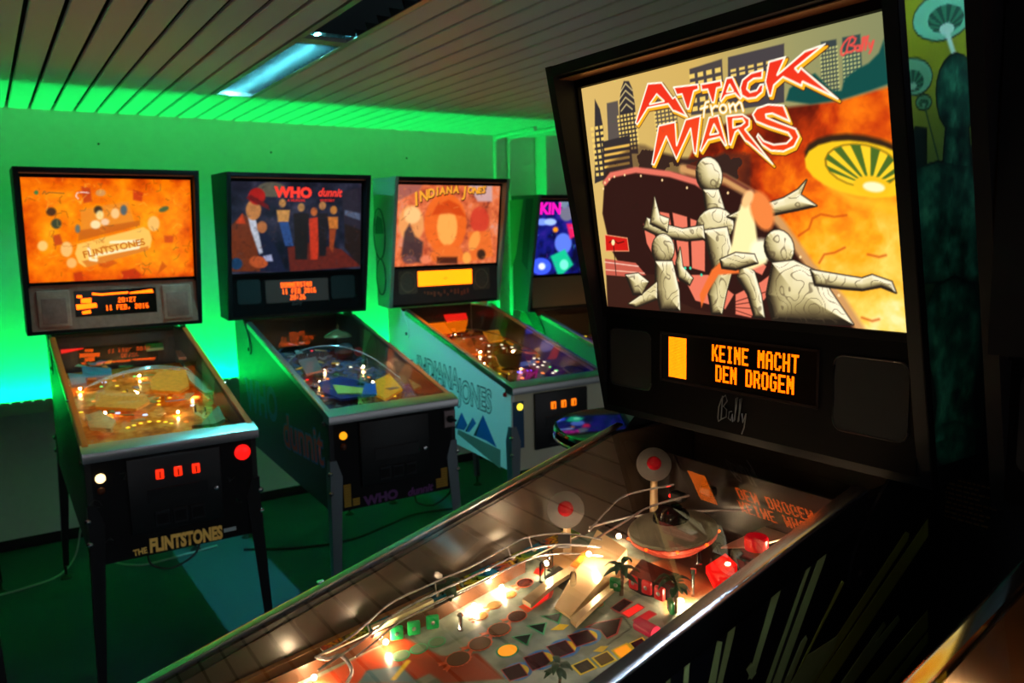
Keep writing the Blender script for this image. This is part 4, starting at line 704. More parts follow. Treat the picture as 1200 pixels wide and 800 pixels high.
M_sau = mat('saucer_grey', (136, 130, 114), .45, noise=.2, nscale=60, bump=.3); M_sau2 = mat('saucer_pale', (104, 100, 102), .45, noise=.12, nscale=200)
saucer((-0.0241,0.9768), .080, .080, tilt, M_sau, mat('dome_black', (8, 7, 7), .06), 'saucer', 9)
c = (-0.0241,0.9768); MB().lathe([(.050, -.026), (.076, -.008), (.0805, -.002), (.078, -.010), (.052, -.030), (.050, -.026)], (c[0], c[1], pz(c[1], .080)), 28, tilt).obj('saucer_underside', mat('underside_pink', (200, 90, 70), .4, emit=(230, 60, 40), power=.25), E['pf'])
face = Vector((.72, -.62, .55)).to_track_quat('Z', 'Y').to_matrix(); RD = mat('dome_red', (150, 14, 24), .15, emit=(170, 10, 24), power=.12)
for c, h in (((-0.2184,0.8879), .095), ((-0.2195,1.121), .108)):
    saucer(c, h, .036, face, M_sau2, RD, 'small_saucer')
    MB().lathe([(.009, 0), (.007, h - .01)], (c[0] - .01, c[1] + .01, pz(c[1])), 10).obj('saucer_stand', mat('stand_cream', (190, 160, 120), .4), E['pf'])
# bumpers, red target bank, posts on the right
c = (0.0554,1.052); c = (min(c[0], .13), c[1]); MB().lathe([(.044, 0), (.044, .012), (.040, .016), (0, .016)], (c[0] + .02, c[1] + .03, pz(c[1] + .03, .012)), 24).obj('bumper_skirt', mat('skirt_grey', (46, 44, 46), .5), E['pf'])
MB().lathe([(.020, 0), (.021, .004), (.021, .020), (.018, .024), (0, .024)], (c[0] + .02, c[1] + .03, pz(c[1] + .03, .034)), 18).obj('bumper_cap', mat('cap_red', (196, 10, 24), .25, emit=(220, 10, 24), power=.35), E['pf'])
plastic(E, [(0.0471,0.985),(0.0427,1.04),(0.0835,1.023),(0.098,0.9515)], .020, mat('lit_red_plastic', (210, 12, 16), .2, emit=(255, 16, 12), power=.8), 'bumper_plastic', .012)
bulb(E, (0.0708,1.014), .030, .006, emat('pink_bulb', (255, 170, 120), 30))
plastic(E, [(0.0226,1.051),(0.0329,1.18),(0.0643,1.213),(0.0893,1.155),(0.0625,1.084)], .030, mat('rear_plastic', (226, 196, 170), .2), 'rear_plastic', .003)
for q in ([(-0.0413,0.8899),(-0.0092,0.8881),(0.0543,0.9116),(0.0209,0.9397),(-0.0618,0.9378)],): plastic(E, q, .0, BLK, 'bank_base', .028)
for c in ((-0.0288,0.8885), (0.0002,0.8912), (0.0302,0.8919)): target(E, c, .020, .024, mat('target_red', (176, 22, 28), .3, emit=(200, 20, 24), power=.2), math.radians(8), 'target', .004)
target(E, (-0.0446,0.8612), .022, .024, M_green, math.radians(35)); target(E, (0.0728,0.8749), .022, .022, M_green, math.radians(-30))
c = (0.0886,0.8067); MB().lathe([(.0, -.020), (.011, -.020), (.011, .020), (.0, .020)], (c[0], c[1], pz(c[1], .016)), 16, Matrix.Rotation(math.radians(90), 3, 'Y') ).obj('pink_roller', mat('pink_plastic', (180, 34, 70), .2, emit=(200, 20, 70), power=.12), E['pf'])
MB().lathe([(.003, 0), (.003, .040), (.005, .042), (.005, .050), (0, .052)], (*(0.0576,0.9426), pz(.93)), 8).obj('post', M_chrome, E['pf'])
for c in ((-0.1332,0.8936), (-0.133,0.9268), (-0.0084,1.03), (-0.1577,0.6131)): post(E, c, .03)
# palms
def palm(c, h, s, seed):
    r_ = random.Random(seed); b = MB(); z = pz(c[1]); b.tube([(c[0], c[1], z), (c[0] + .002, c[1] + .001, z + h * .5), (c[0], c[1], z + h)], [.004 * s, .003 * s, .003 * s], 6, 1)
    for i in range(11):
        t_ = i * 2 * math.pi / 11 + r_.uniform(-.2, .2); L = .030 * s * r_.uniform(.8, 1.2); hh = z + h * r_.uniform(.75, 1.05); d_ = Vector((math.cos(t_), math.sin(t_), 0)); n_ = Vector((-d_.y, d_.x, 0)); dr = r_.uniform(-.4, .6)
        pts = [Vector((c[0], c[1], hh)) + d_ * (L * k / 4) + Vector((0, 0, L * (.55 * dr * math.sin(k / 4 * 2.6) + .15 * math.sin(k / 4 * 3.1) - .25 * (k / 4) ** 2))) for k in range(5)]; ws = (.002, .006, .007, .005, .0008)
        vs = [];  
        for p, w_ in zip(pts, ws): vs += [p - n_ * w_ * s, p + Vector((0, 0, .002 * s)), p + n_ * w_ * s]
        b.add(vs, [(k * 3 + j, k * 3 + j + 1, k * 3 + j + 4, k * 3 + j + 3) for k in range(4) for j in range(2)])
    b.obj('palm', [M_palm, mat('palm_trunk', (84, 60, 36), .6)], E['pf'], 60)
palm((-0.2353,0.6335), .050, 1.15, 1); palm((-0.0353,0.8646), .055, 1.0, 2); palm((0.0706,0.8869), .055, 1.0, 3); palm((0.0911,0.6307), .040, .8, 4)
# rear: wire forms, black ball guide, brackets
for pts in ([(-0.1368,0.8974) + (.06,), (-0.1402,0.9744) + (.065,), (-0.1403,1.03) + (.07,), (-.10, 1.10, .08)], [(-0.1709,0.9053) + (.06,), (-0.2044,0.9811) + (.065,), (-0.2177,1.045) + (.07,), (-.16, 1.12, .08)], [(-.20, .93, .05), (-.15, 1.0, .06), (-.08, 1.08, .06), (.02, 1.14, .07)]): wire(E, pts, .0024)
MB().prism([(-.255, pz(1.16)), (.255, pz(1.16)), (.255, pz(1.16, .12)), (-.255, pz(1.16, .12))], lambda u, v, d_: (u, d_, v), 1.16, 1.168).obj('back_panel', mat('back_panel_dark', (28, 16, 14), .25), E['pf'])
for x_, y_, h_ in ((-.13, 1.10, .07), (-.07, 1.12, .09), (-.10, 1.08, .05)): MB().rbox((x_, y_, pz(y_, h_)), (.03, .02, .018), .003, 1).obj('bracket', M_blacksteel, E['pf'])
bulb(E, (-.16, 1.11), .06, .004, emat('red_lamp', (255, 10, 10), 6), 'red_lamp')
# general illumination
for c, h_ in (((-0.2026,0.4954), .014), ((-0.1903,0.6605), .010), ((-0.2059,0.7287), .010), ((-0.1185,0.8976), .012), ((-0.0616,0.9293), .012), ((-0.1732,0.9821), .02), ((-0.1141,0.8579), .052), ((-0.1814,0.8117), .03), ((.12, 1.12), .03), ((-.20, .37), .014), ((.16, .80), .014), ((.18, .55), .014), ((0.0683,0.9031), .012)): bulb(E, c, h_, .0045)
# --- cabinet side rays and backbox side print
RAYC, RAYD = mat('ray_olive', (150, 166, 104), .4), mat('ray_olive_dark', (140, 144, 56), .4)
def ray_(pts, mi):
    n_ = len(pts); ar = sum(pts[i][0] * pts[(i + 1) % n_][1] - pts[(i + 1) % n_][0] * pts[i][1] for i in range(n_)); pts = pts if ar > 0 else pts[::-1]
    MB().prism(pts, lambda u, v, d_: (WC + d_, u, v), .0002, .0008).obj('ray_print', (RAYC, RAYD)[mi], E['cab'], None)
for q, mi in (([(0.8728,1.1),(0.8879,1.094),(0.8239,0.9624),(0.8097,0.9597)], 0), ([(0.9509,1.116),(0.957,1.112),(0.8572,0.9382),(0.8479,0.9414)], 0), ([(0.9655,1.102),(0.98,1.097),(0.9763,1.089),(0.8799,0.9303),(0.8628,0.9362)], 0), ([(1.02,1.046),(1.027,1.041),(0.9223,0.934),(0.9145,0.9314)], 1),
    ([(1.256,1.09),(1.259,1.059),(0.9978,0.8892),(0.9617,0.9018)], 1), ([(1.19,1.083),(1.201,1.078),(1.199,1.067),(0.9597,0.9025),(0.9391,0.9096)], 1), ([(1.016,0.9601),(1.004,0.9392),(0.9514,0.9054),(0.9032,0.9222),(0.9395,0.9521)], 0), ([(0.9362,0.9848),(0.9404,0.9782),(0.9012,0.9228),(0.8876,0.9276),(0.9246,0.9779)], 0),
    ([(0.7734,1.057),(0.7837,1.049),(0.7805,1.036),(0.7581,0.9727),(0.748,0.9762)], 0), ([(0.7472,1.036),(0.7571,1.031),(0.7447,0.9774),(0.7316,0.9819)], 0), ([(0.6884,1.041),(0.6977,1.04),(0.6934,0.9953),(0.6841,0.9985)], 0), ([(1.178,0.9449),(1.184,0.9344),(1.06,0.8675),(1.028,0.8785)], 0), ([(1.137,0.9456),(1.144,0.9375),(1.064,0.8804),(1.026,0.8793)], 0),
    ([(1.269,0.9271),(1.272,0.8927),(1.141,0.8393),(1.093,0.8562)], 1), ([(1.273,0.8864),(1.274,0.8674),(1.181,0.8253),(1.156,0.8341)], 1), ([(1.276,0.8388),(1.278,0.8229),(1.239,0.8051),(1.207,0.8162)], 1), ([(0.8059,0.976),(0.8163,0.9824),(0.8274,0.9637),(0.8169,0.9572)], 0), ([(0.6537,1.034),(0.6611,1.034),(0.6612,1.006),(0.6538,1.009)], 0)): ray_(q, mi)
# generic saucers and tall plain figure masses on the backbox side
bs = Canvas(.985, 1.252, 1.22, 1.896, 110, 270)
_t = (bs.U - .985) / .267; _f = 1.124 - (bs.V - 1.1877) * .2073; bs.U = _f + _t * (1.252 - _f)
bs.C = bs.ramp((bs.V - 1.22) / .676, [(0, (6, 14, 12)), (.35, (18, 52, 40)), (.6, (96, 140, 70)), (.8, (150, 170, 40)), (1, (150, 176, 30))])  # ground fades from bright top to dark foot: lamp falloff put into the ink
for q in ([(1.01,1.67),(1.017,1.687),(1.028,1.701),(1.057,1.7),(1.065,1.61),(1.021,1.576)], [(1.169,1.682),(1.195,1.683),(1.221,1.524),(1.184,1.525)], [(1.013,1.659),(1.035,1.66),(1.046,1.576),(1.021,1.576)]):
    bs.poly(q, (18, 40, 34))
def sau2(pe, pi, ph, c1, c2):
    bs.poly(pe, (16, 50, 40), .001, 1, .002); bs.poly(pe, c1); bs.poly(pi, (60, 140, 100)); h0 = np.mean(ph, 0)
    n_ = len(pi)
    for k in range(0, n_, 2): bs.poly([tuple(h0), pi[k], pi[(k + 1) % n_]], (26, 80, 60), .0008)
    bs.poly(ph, c2)
sau2([(1.156,1.87),(1.16,1.862),(1.156,1.851),(1.145,1.841),(1.128,1.831),(1.107,1.822),(1.084,1.816),(1.061,1.813),(1.041,1.814),(1.026,1.817),(1.016,1.823),(1.013,1.831),(1.016,1.841),(1.026,1.851),(1.041,1.861),(1.061,1.869),(1.083,1.875),(1.106,1.879),(1.127,1.879),(1.144,1.876)], [(1.136,1.859),(1.139,1.854),(1.136,1.848),(1.13,1.841),(1.119,1.835),(1.107,1.83),(1.093,1.826),(1.079,1.825),(1.066,1.825),(1.056,1.827),(1.05,1.831),(1.048,1.836),(1.05,1.842),(1.056,1.848),(1.066,1.854),(1.078,1.859),(1.092,1.863),(1.106,1.865),(1.119,1.865),(1.129,1.863)], [(1.113,1.838),(1.115,1.835),(1.114,1.833),(1.111,1.83),(1.107,1.828),(1.102,1.825),(1.096,1.824),(1.09,1.823),(1.085,1.823),(1.081,1.825),(1.078,1.826),(1.077,1.828),(1.078,1.831),(1.08,1.834),(1.084,1.836),(1.089,1.838),(1.095,1.84),(1.101,1.841),(1.106,1.84),(1.111,1.839)], (120, 226, 176), (190, 250, 220))
sau2([(1.059,1.777),(1.064,1.77),(1.063,1.763),(1.059,1.756),(1.05,1.749),(1.039,1.744),(1.026,1.741),(1.012,1.74),(0.999,1.741),(0.9883,1.745),(0.9807,1.75),(0.9768,1.756),(0.977,1.763),(0.9813,1.77),(0.9892,1.776),(1,1.782),(1.013,1.785),(1.027,1.786),(1.04,1.785),(1.051,1.782)], [(1.041,1.766),(1.044,1.761),(1.044,1.757),(1.041,1.753),(1.036,1.749),(1.03,1.746),(1.022,1.744),(1.014,1.743),(1.006,1.744),(0.9994,1.746),(0.9947,1.75),(0.9922,1.754),(0.9922,1.758),(0.9946,1.762),(0.9993,1.766),(1.006,1.769),(1.014,1.771),(1.022,1.772),(1.03,1.771),(1.036,1.769)], [(1.027,1.754),(1.028,1.753),(1.028,1.751),(1.026,1.75),(1.024,1.749),(1.022,1.747),(1.019,1.747),(1.016,1.746),(1.013,1.746),(1.011,1.747),(1.009,1.748),(1.008,1.749),(1.009,1.751),(1.01,1.752),(1.012,1.754),(1.014,1.755),(1.017,1.755),(1.02,1.756),(1.023,1.756),(1.026,1.755)], (110, 200, 150), (150, 220, 180))
sau2([(1.063,1.738),(1.065,1.735),(1.064,1.732),(1.062,1.73),(1.059,1.727),(1.054,1.725),(1.048,1.724),(1.043,1.723),(1.037,1.724),(1.033,1.725),(1.03,1.727),(1.028,1.73),(1.028,1.732),(1.03,1.735),(1.034,1.738),(1.039,1.74),(1.044,1.741),(1.05,1.742),(1.055,1.741),(1.06,1.74)], [(1.058,1.735),(1.058,1.733),(1.058,1.732),(1.057,1.73),(1.054,1.728),(1.051,1.727),(1.048,1.726),(1.044,1.726),(1.04,1.726),(1.037,1.727),(1.035,1.728),(1.034,1.73),(1.035,1.731),(1.036,1.733),(1.038,1.735),(1.042,1.736),(1.045,1.737),(1.049,1.737),(1.052,1.737),(1.056,1.736)], [(1.051,1.73),(1.051,1.729),(1.05,1.728),(1.049,1.728),(1.048,1.727),(1.047,1.727),(1.045,1.727),(1.044,1.727),(1.043,1.728),(1.043,1.728),(1.042,1.729),(1.042,1.73),(1.043,1.73),(1.044,1.731),(1.045,1.731),(1.046,1.731),(1.048,1.731),(1.049,1.731),(1.05,1.731),(1.05,1.73)], (90, 170, 120), (120, 190, 150))
bs.line([(1.051,1.724),(1.091,1.656)], .003, (40, 90, 70)); bs.line([(1.098,1.826),(1.118,1.799)], .012, (200, 255, 225), .003)
bs.line([(1.182,1.736),(1.226,1.673)], .003, (20, 60, 50))
gm = fbm(bs.U, bs.V, 46, 33); tl_ = bs.ramp(np.clip(gm * 1.5 - .25, 0, 1), [(0, (8, 44, 36)), (.5, (24, 100, 76)), (1, (70, 170, 124))])
def gmass(*ps):
    for p in ps: bs.poly(p, (6, 26, 22), .001, 1, .003)
    for p in ps:
        d_ = bs.sdf(p); bs.mixin(np.clip(.5 - d_ / .002, 0, 1), tl_); bs.mixin(np.clip((d_ + .014) / .014, 0, 1) * (d_ < 0) * .6, (8, 44, 36))
gmass([(1.185,1.754),(1.184,1.737),(1.177,1.722),(1.166,1.709),(1.151,1.701),(1.135,1.697),(1.118,1.699),(1.102,1.706),(1.089,1.716),(1.081,1.73),(1.077,1.746),(1.078,1.762),(1.084,1.777),(1.095,1.789),(1.109,1.798),(1.125,1.802),(1.142,1.801),(1.158,1.795),(1.171,1.784),(1.181,1.77)], [(1.105,1.702),(1.164,1.706),(1.18,1.641),(1.101,1.639)], [(1.02,1.643),(1.091,1.656),(1.183,1.653),(1.222,1.611),(1.225,1.486),(1.048,1.495),(1.025,1.576)])
gmass([(1.077,1.458),(1.097,1.485),(1.146,1.496),(1.2,1.482),(1.224,1.448),(1.23,1.37),(1.213,1.306),(1.248,1.261),(1.107,1.258),(1.115,1.319),(1.087,1.385)], [(1.235,1.236),(1.233,1.225),(1.225,1.216),(1.21,1.21),(1.192,1.208),(1.172,1.21),(1.152,1.216),(1.134,1.224),(1.12,1.235),(1.11,1.246),(1.107,1.258),(1.109,1.268),(1.116,1.277),(1.129,1.283),(1.146,1.285),(1.166,1.284),(1.186,1.28),(1.204,1.272),(1.22,1.261),(1.231,1.249)])
bs.obj('backbox_print', lambda U, V: np.stack([np.full_like(U, WB + .0006), U, V], -1), colour_mat('side_ink_light_fade', 0, .35), E['box'])
# trim the print to the leaning front edge with a black edge strip
st_ = MB().prism([(1.112, 1.1877), (.9646, 1.8987), (.980, 1.8987), (1.127, 1.1877)], lambda u, v, d_: (d_, u, v), WB + .0004, WB + .0022); st_.obj('front_edge', M_blackgloss, E['box'])
finish(E)

# ================================================================== the row along the green wall
def amber_panel(P, rows, x0, x1, z0, z1, pitch, dot, on=True):
    Y = 1.1018
    MB().box(x0, x1, Y - .001, Y, z0, z1).obj('display_window', M_dmd, P['sp'])
    if rows: dots(rows, pitch[0], pitch[1], dot, lambda x_, z_: (x_, Y - .0018, z_)).obj('display_text', M_dot, P['sp'], None)
def grilles(P, m, spans, z0, z1):
    for x0, x1 in spans: MB().prism(rrect(x0, x1, z0, z1, .014), lambda u, v, d_: (u, d_, v), 1.1018, 1.0995).obj('speaker_grille', m, P['sp'], None)
def dmix(P, specs):
    for s_, r_, m_ in specs: lamp_insert(P, s_, r_, m_)
Lw, Ly, Lr, Lb, Lo, Lg = emat('lamp_white', (255, 236, 200), 2.2), emat('lamp_yellow', (255, 214, 40), 1.8), emat('lamp_red', (255, 30, 30), 1.8), emat('lamp_blue', (40, 60, 255), 2.2), emat('lamp_orange', (255, 130, 20), 1.8), emat('lamp_green', (120, 255, 120), 1.4)
Lc = emat('lamp_ice', (190, 215, 255), 1.8)
def clutter(P, seed, cols, n=26, y0=.30, y1=1.12):
    """posts, plastics and lamp posts that fill a playfield"""
    r_ = random.Random(seed)
    for i in range(n):
        u, v = r_.uniform(-.24, .24), r_.uniform(y0, y1); a_ = r_.uniform(0, 6.28); w_, l_ = r_.uniform(.006, .018), r_.uniform(.014, .045); c_, s_ = math.cos(a_), math.sin(a_)
        sh = [(-w_, -l_), (w_, -l_ * .8), (w_ * .8, l_), (-w_ * .3, l_ * .9)]
        pts = [(max(-.258, min(.258, u + p * c_ - q * s_)), max(.1, min(1.16, v + p * s_ + q * c_))) for p, q in sh]
        plastic(P, pts, .020 + .05 * max(0, v - .5) + r_.uniform(0, .02), r_.choice(cols))
    for i in range(12): post(P, (r_.uniform(-.24, .24), r_.uniform(y0, y1)), .03)
def print_pf(P, seed, stops, name, extra=None):
    pc = Canvas(-.262, .262, .06, 1.20, 90, 190); n_ = fbm(pc.U, pc.V, 20, seed); n2_ = fbm(pc.U, pc.V, 55, seed + 7); pc.C = pc.ramp(np.clip(.55 * n_ + .45 * n2_, 0, 1), stops)
    if extra: extra(pc)
    pc.obj('playfield_print', pf_np, colour_mat('playfield_ink'), P['pf'])
def apron(P, m, card=None):
    b = MB(); b.prism([(-.255, .062), (.255, .062), (.255, .16), (.10, .185), (.06, .12), (-.06, .12), (-.10, .185), (-.255, .16)], lambda u, v, d_: (u, v, pz(v, d_)), .004, .034); o = b.obj('apron', m, P['pf'], None)
    if card:
        for x_ in (-.17, .17): MB().prism([(x_ - .065, .075), (x_ + .065, .075), (x_ + .065, .145), (x_ - .065, .145)], lambda u, v, d_: (u, v, pz(v, d_)), .0345, .0352).obj('instruction_card', card, P['pf'])

# ---- machine A: orange glass, black cabinet
A = build(dict(pos=(.5096, 2.9467, -.0044), label='black pinball machine with glowing orange backglass and three red coin lights, The Flintstones', rail=mat('orange_rail', (206, 96, 36), .3, metal=.2), legm=M_blacksteel, slots=emat('slot_red'), panel=mat('stone_panel', (160, 98, 80), .8, noise=.35, nscale=45, bump=.6), side=mat('stone_black_side', (22, 26, 24), .5, noise=.5, nscale=14)))
ca = Canvas(-.337, .337, 0, BGL, 200, 135); n1 = fbm(ca.U, ca.V, 13, 41); n2 = fbm(ca.U, ca.V, 34, 43); ed = np.minimum(np.minimum(ca.U + .337, .337 - ca.U), np.minimum(ca.V, BGL - ca.V))
ca.C = ca.ramp(np.clip(.3 + .55 * n1 + .35 * n2 + np.clip(ed, 0, .08) * 3.2 - .42, 0, 1), [(0, (150, 36, 0)), (.25, (224, 78, 0)), (.5, (250, 120, 0)), (.75, (255, 156, 10)), (1, (255, 190, 50))])
for q, c in (([(-0.1223,0.3135),(0.0699,0.3511),(0.0926,0.2521),(-0.1231,0.2022)], (236, 140, 40)), ([(-0.1348,0.2247),(0.1147,0.2672),(0.1135,0.2441),(-0.1378,0.18)], (200, 96, 20)), ([(-0.1122,0.416),(-0.0763,0.4092),(-0.0734,0.3504),(-0.1071,0.3429)], (190, 60, 20)), ([(0.0938,0.404),(0.1353,0.3894),(0.1262,0.3513),(0.0913,0.3587)], (200, 50, 14)), ([(0.0243,0.0369),(0.0818,0.0502),(0.1089,0.0174),(0.0785,-0.0129),(0.0291,-0.0025)], (190, 44, 10)), ([(-0.1674,0.0376),(-0.1336,0.0438),(-0.1294,0.0053),(-0.1633,-0.0007)], (190, 50, 10)), ([(-0.2341,0.2042),(-0.2078,0.2111),(-0.198,0.1665),(-0.2309,0.1599)], (190, 60, 24)), ([(-0.063,0.0869),(-0.0142,0.0967),(0.0125,0.0764),(-0.0306,0.0548),(-0.0644,0.0639)], (210, 84, 16)), ([(0.1997,0.0774),(0.2208,0.0526),(0.1745,0.0144)], (210, 80, 14)), ([(0.2126,0.1959),(0.257,0.1951),(0.2482,0.1635),(0.2148,0.1643)], (206, 70, 20))): ca.poly(q, c, .004, .85)
for q, c in (([(-0.2138,0.3064),(-0.2152,0.3007),(-0.2183,0.2957),(-0.2228,0.2917),(-0.2284,0.2891),(-0.2344,0.2883),(-0.2402,0.2892),(-0.2453,0.2918),(-0.2492,0.2958),(-0.2516,0.3009),(-0.2521,0.3064),(-0.2507,0.312),(-0.2477,0.317),(-0.2432,0.321),(-0.2377,0.3236),(-0.2317,0.3245),(-0.2259,0.3236),(-0.2207,0.321),(-0.2167,0.317),(-0.2144,0.312)], (60, 40, 30)), ([(-0.1982,0.2551),(-0.1996,0.2483),(-0.2028,0.2422),(-0.2074,0.2374),(-0.2131,0.2344),(-0.2191,0.2334),(-0.225,0.2345),(-0.2301,0.2377),(-0.234,0.2426),(-0.2363,0.2488),(-0.2368,0.2555),(-0.2353,0.2623),(-0.2322,0.2683),(-0.2276,0.2731),(-0.222,0.2762),(-0.2159,0.2772),(-0.2101,0.2761),(-0.2049,0.273),(-0.201,0.2681),(-0.1987,0.2619)], (40, 60, 50)), ([(-0.0354,0.3134),(-0.0366,0.3076),(-0.0393,0.3024),(-0.0433,0.2983),(-0.0482,0.2957),(-0.0534,0.2948),(-0.0586,0.2957),(-0.0631,0.2984),(-0.0666,0.3025),(-0.0686,0.3077),(-0.0691,0.3134),(-0.0679,0.3192),(-0.0652,0.3243),(-0.0612,0.3284),(-0.0564,0.3311),(-0.0511,0.332),(-0.046,0.3311),(-0.0414,0.3285),(-0.0379,0.3243),(-0.0359,0.3191)], (50, 40, 30)), ([(-0.0317,0.2909),(-0.0328,0.2846),(-0.0353,0.2788),(-0.039,0.2743),(-0.0434,0.2714),(-0.0482,0.2704),(-0.0528,0.2715),(-0.0569,0.2744),(-0.06,0.279),(-0.0618,0.2847),(-0.0621,0.2911),(-0.061,0.2974),(-0.0585,0.3031),(-0.0548,0.3076),(-0.0504,0.3105),(-0.0457,0.3115),(-0.041,0.3105),(-0.0369,0.3076),(-0.0339,0.303),(-0.032,0.2973)], (255, 226, 150)), ([(0.0322,0.2982),(0.031,0.2912),(0.0281,0.2849),(0.024,0.2799),(0.019,0.2767),(0.0136,0.2756),(0.0084,0.2768),(0.0038,0.28),(0.0003,0.285),(-0.0018,0.2913),(-0.0022,0.2983),(-0.001,0.3053),(0.0018,0.3116),(0.0059,0.3165),(0.0109,0.3197),(0.0163,0.3208),(0.0215,0.3197),(0.0261,0.3165),(0.0297,0.3115),(0.0318,0.3052)], (255, 206, 140)), ([(-0.0461,0.2498),(-0.0474,0.244),(-0.0507,0.2388),(-0.0554,0.2347),(-0.0612,0.2321),(-0.0676,0.2312),(-0.0738,0.2322),(-0.0792,0.235),(-0.0834,0.2392),(-0.0859,0.2444),(-0.0865,0.2502),(-0.0852,0.256),(-0.082,0.2611),(-0.0773,0.2652),(-0.0715,0.2678),(-0.0652,0.2687),(-0.059,0.2677),(-0.0535,0.265),(-0.0493,0.2608),(-0.0467,0.2556)], (255, 236, 180)), ([(-0.0113,0.2607),(-0.0124,0.2561),(-0.0151,0.2519),(-0.0191,0.2486),(-0.024,0.2465),(-0.0293,0.2458),(-0.0345,0.2466),(-0.0392,0.2488),(-0.0427,0.2522),(-0.0449,0.2564),(-0.0454,0.261),(-0.0443,0.2657),(-0.0416,0.2698),(-0.0377,0.2731),(-0.0328,0.2752),(-0.0275,0.2759),(-0.0223,0.2751),(-0.0176,0.273),(-0.0141,0.2696),(-0.0119,0.2654)], (250, 210, 170)), ([(0.0643,0.3133),(0.0633,0.3062),(0.0609,0.2999),(0.0576,0.2949),(0.0535,0.2916),(0.0491,0.2906),(0.0449,0.2917),(0.0412,0.2949),(0.0384,0.3),(0.0368,0.3063),(0.0365,0.3133),(0.0376,0.3203),(0.0399,0.3266),(0.0433,0.3316),(0.0473,0.3348),(0.0517,0.3359),(0.0559,0.3348),(0.0596,0.3316),(0.0624,0.3266),(0.0641,0.3203)], (70, 96, 110)), ([(-0.1277,0.2321),(-0.1286,0.2263),(-0.1303,0.2212),(-0.1328,0.2171),(-0.1358,0.2145),(-0.1389,0.2136),(-0.1419,0.2146),(-0.1445,0.2173),(-0.1464,0.2214),(-0.1474,0.2266),(-0.1475,0.2324),(-0.1467,0.2381),(-0.1449,0.2432),(-0.1424,0.2473),(-0.1395,0.2499),(-0.1364,0.2508),(-0.1334,0.2498),(-0.1308,0.2472),(-0.1289,0.243),(-0.1278,0.2378)], (90, 110, 110)), ([(-0.0173,0.3878),(-0.0186,0.3832),(-0.0217,0.3791),(-0.0264,0.3758),(-0.0322,0.3736),(-0.0385,0.3728),(-0.0447,0.3735),(-0.0502,0.3756),(-0.0544,0.3788),(-0.057,0.3829),(-0.0577,0.3874),(-0.0564,0.392),(-0.0533,0.3961),(-0.0487,0.3994),(-0.0429,0.4016),(-0.0367,0.4024),(-0.0305,0.4017),(-0.0249,0.3997),(-0.0207,0.3965),(-0.018,0.3924)], (210, 150, 90)), ([(-0.2566,0.1606),(-0.258,0.1538),(-0.2612,0.1477),(-0.2658,0.1429),(-0.2713,0.1399),(-0.2773,0.139),(-0.2831,0.1403),(-0.2882,0.1435),(-0.292,0.1485),(-0.2943,0.1547),(-0.2947,0.1615),(-0.2932,0.1683),(-0.2901,0.1743),(-0.2855,0.1791),(-0.28,0.1821),(-0.274,0.183),(-0.2682,0.1818),(-0.2631,0.1786),(-0.2593,0.1736),(-0.257,0.1674)], (255, 206, 120)), ([(-0.1635,0.1432),(-0.1653,0.1328),(-0.1693,0.1235),(-0.1749,0.1162),(-0.1816,0.1116),(-0.1888,0.1102),(-0.1958,0.1121),(-0.2018,0.1171),(-0.2063,0.1247),(-0.2089,0.1341),(-0.2093,0.1445),(-0.2074,0.1548),(-0.2036,0.164),(-0.198,0.1712),(-0.1913,0.1758),(-0.1841,0.1773),(-0.1772,0.1755),(-0.1711,0.1706),(-0.1665,0.1631),(-0.1639,0.1536)], (250, 200, 120)), ([(0.1968,0.251),(0.195,0.2401),(0.191,0.2304),(0.1849,0.2227),(0.1776,0.2178),(0.1697,0.2162),(0.1619,0.2181),(0.1551,0.2232),(0.1499,0.231),(0.1468,0.2407),(0.1461,0.2515),(0.1479,0.2622),(0.1519,0.2719),(0.1579,0.2795),(0.1652,0.2844),(0.1731,0.2861),(0.1808,0.2844),(0.1877,0.2794),(0.1929,0.2716),(0.1961,0.2618)], (250, 196, 110)), ([(0.2392,0.3249),(0.2392,0.3211),(0.2371,0.3169),(0.2331,0.3127),(0.2277,0.309),(0.2214,0.306),(0.2148,0.3041),(0.2085,0.3034),(0.2031,0.3041),(0.1992,0.306),(0.1972,0.309),(0.1973,0.3128),(0.1993,0.3169),(0.2032,0.3211),(0.2086,0.3249),(0.2149,0.3278),(0.2215,0.3298),(0.2279,0.3304),(0.2332,0.3298),(0.2371,0.3279)], (60, 90, 60)), ([(-0.151,0.0825),(-0.1525,0.0755),(-0.1557,0.0693),(-0.1605,0.0645),(-0.1663,0.0615),(-0.1725,0.0606),(-0.1785,0.062),(-0.1838,0.0654),(-0.1878,0.0706),(-0.1902,0.077),(-0.1907,0.084),(-0.1892,0.0909),(-0.186,0.0971),(-0.1813,0.1019),(-0.1755,0.1049),(-0.1694,0.1058),(-0.1633,0.1045),(-0.158,0.1011),(-0.1539,0.0959),(-0.1515,0.0895)], (250, 190, 110))): ca.poly(q, c, .004, .9)
ca.poly([(-0.1421,0.1651),(0.1274,0.2363),(0.1518,0.2204),(0.1607,0.1812),(0.1515,0.1423),(-0.1189,0.0622),(-0.1444,0.0823),(-0.1549,0.1242)], (255, 196, 90), .003); ca.poly([(-0.1305,0.0893),(0.1446,0.1503),(0.1437,0.1307),(-0.1122,0.062)], (226, 130, 40), .003)
ca.line([(-0.1,0.1452),(-0.0965,0.0957),(-0.073,0.0911),(-0.075,0.1141),(0.1011,0.1436),(0.1063,0.1746),(-0.0099,0.1695)], .012, (255, 240, 190), .003); ca.line([(-0.1257,0.3612),(-0.1348,0.3721),(-0.1305,0.3867),(-0.1073,0.3906),(-0.0844,0.3872)], .004, (250, 220, 200))
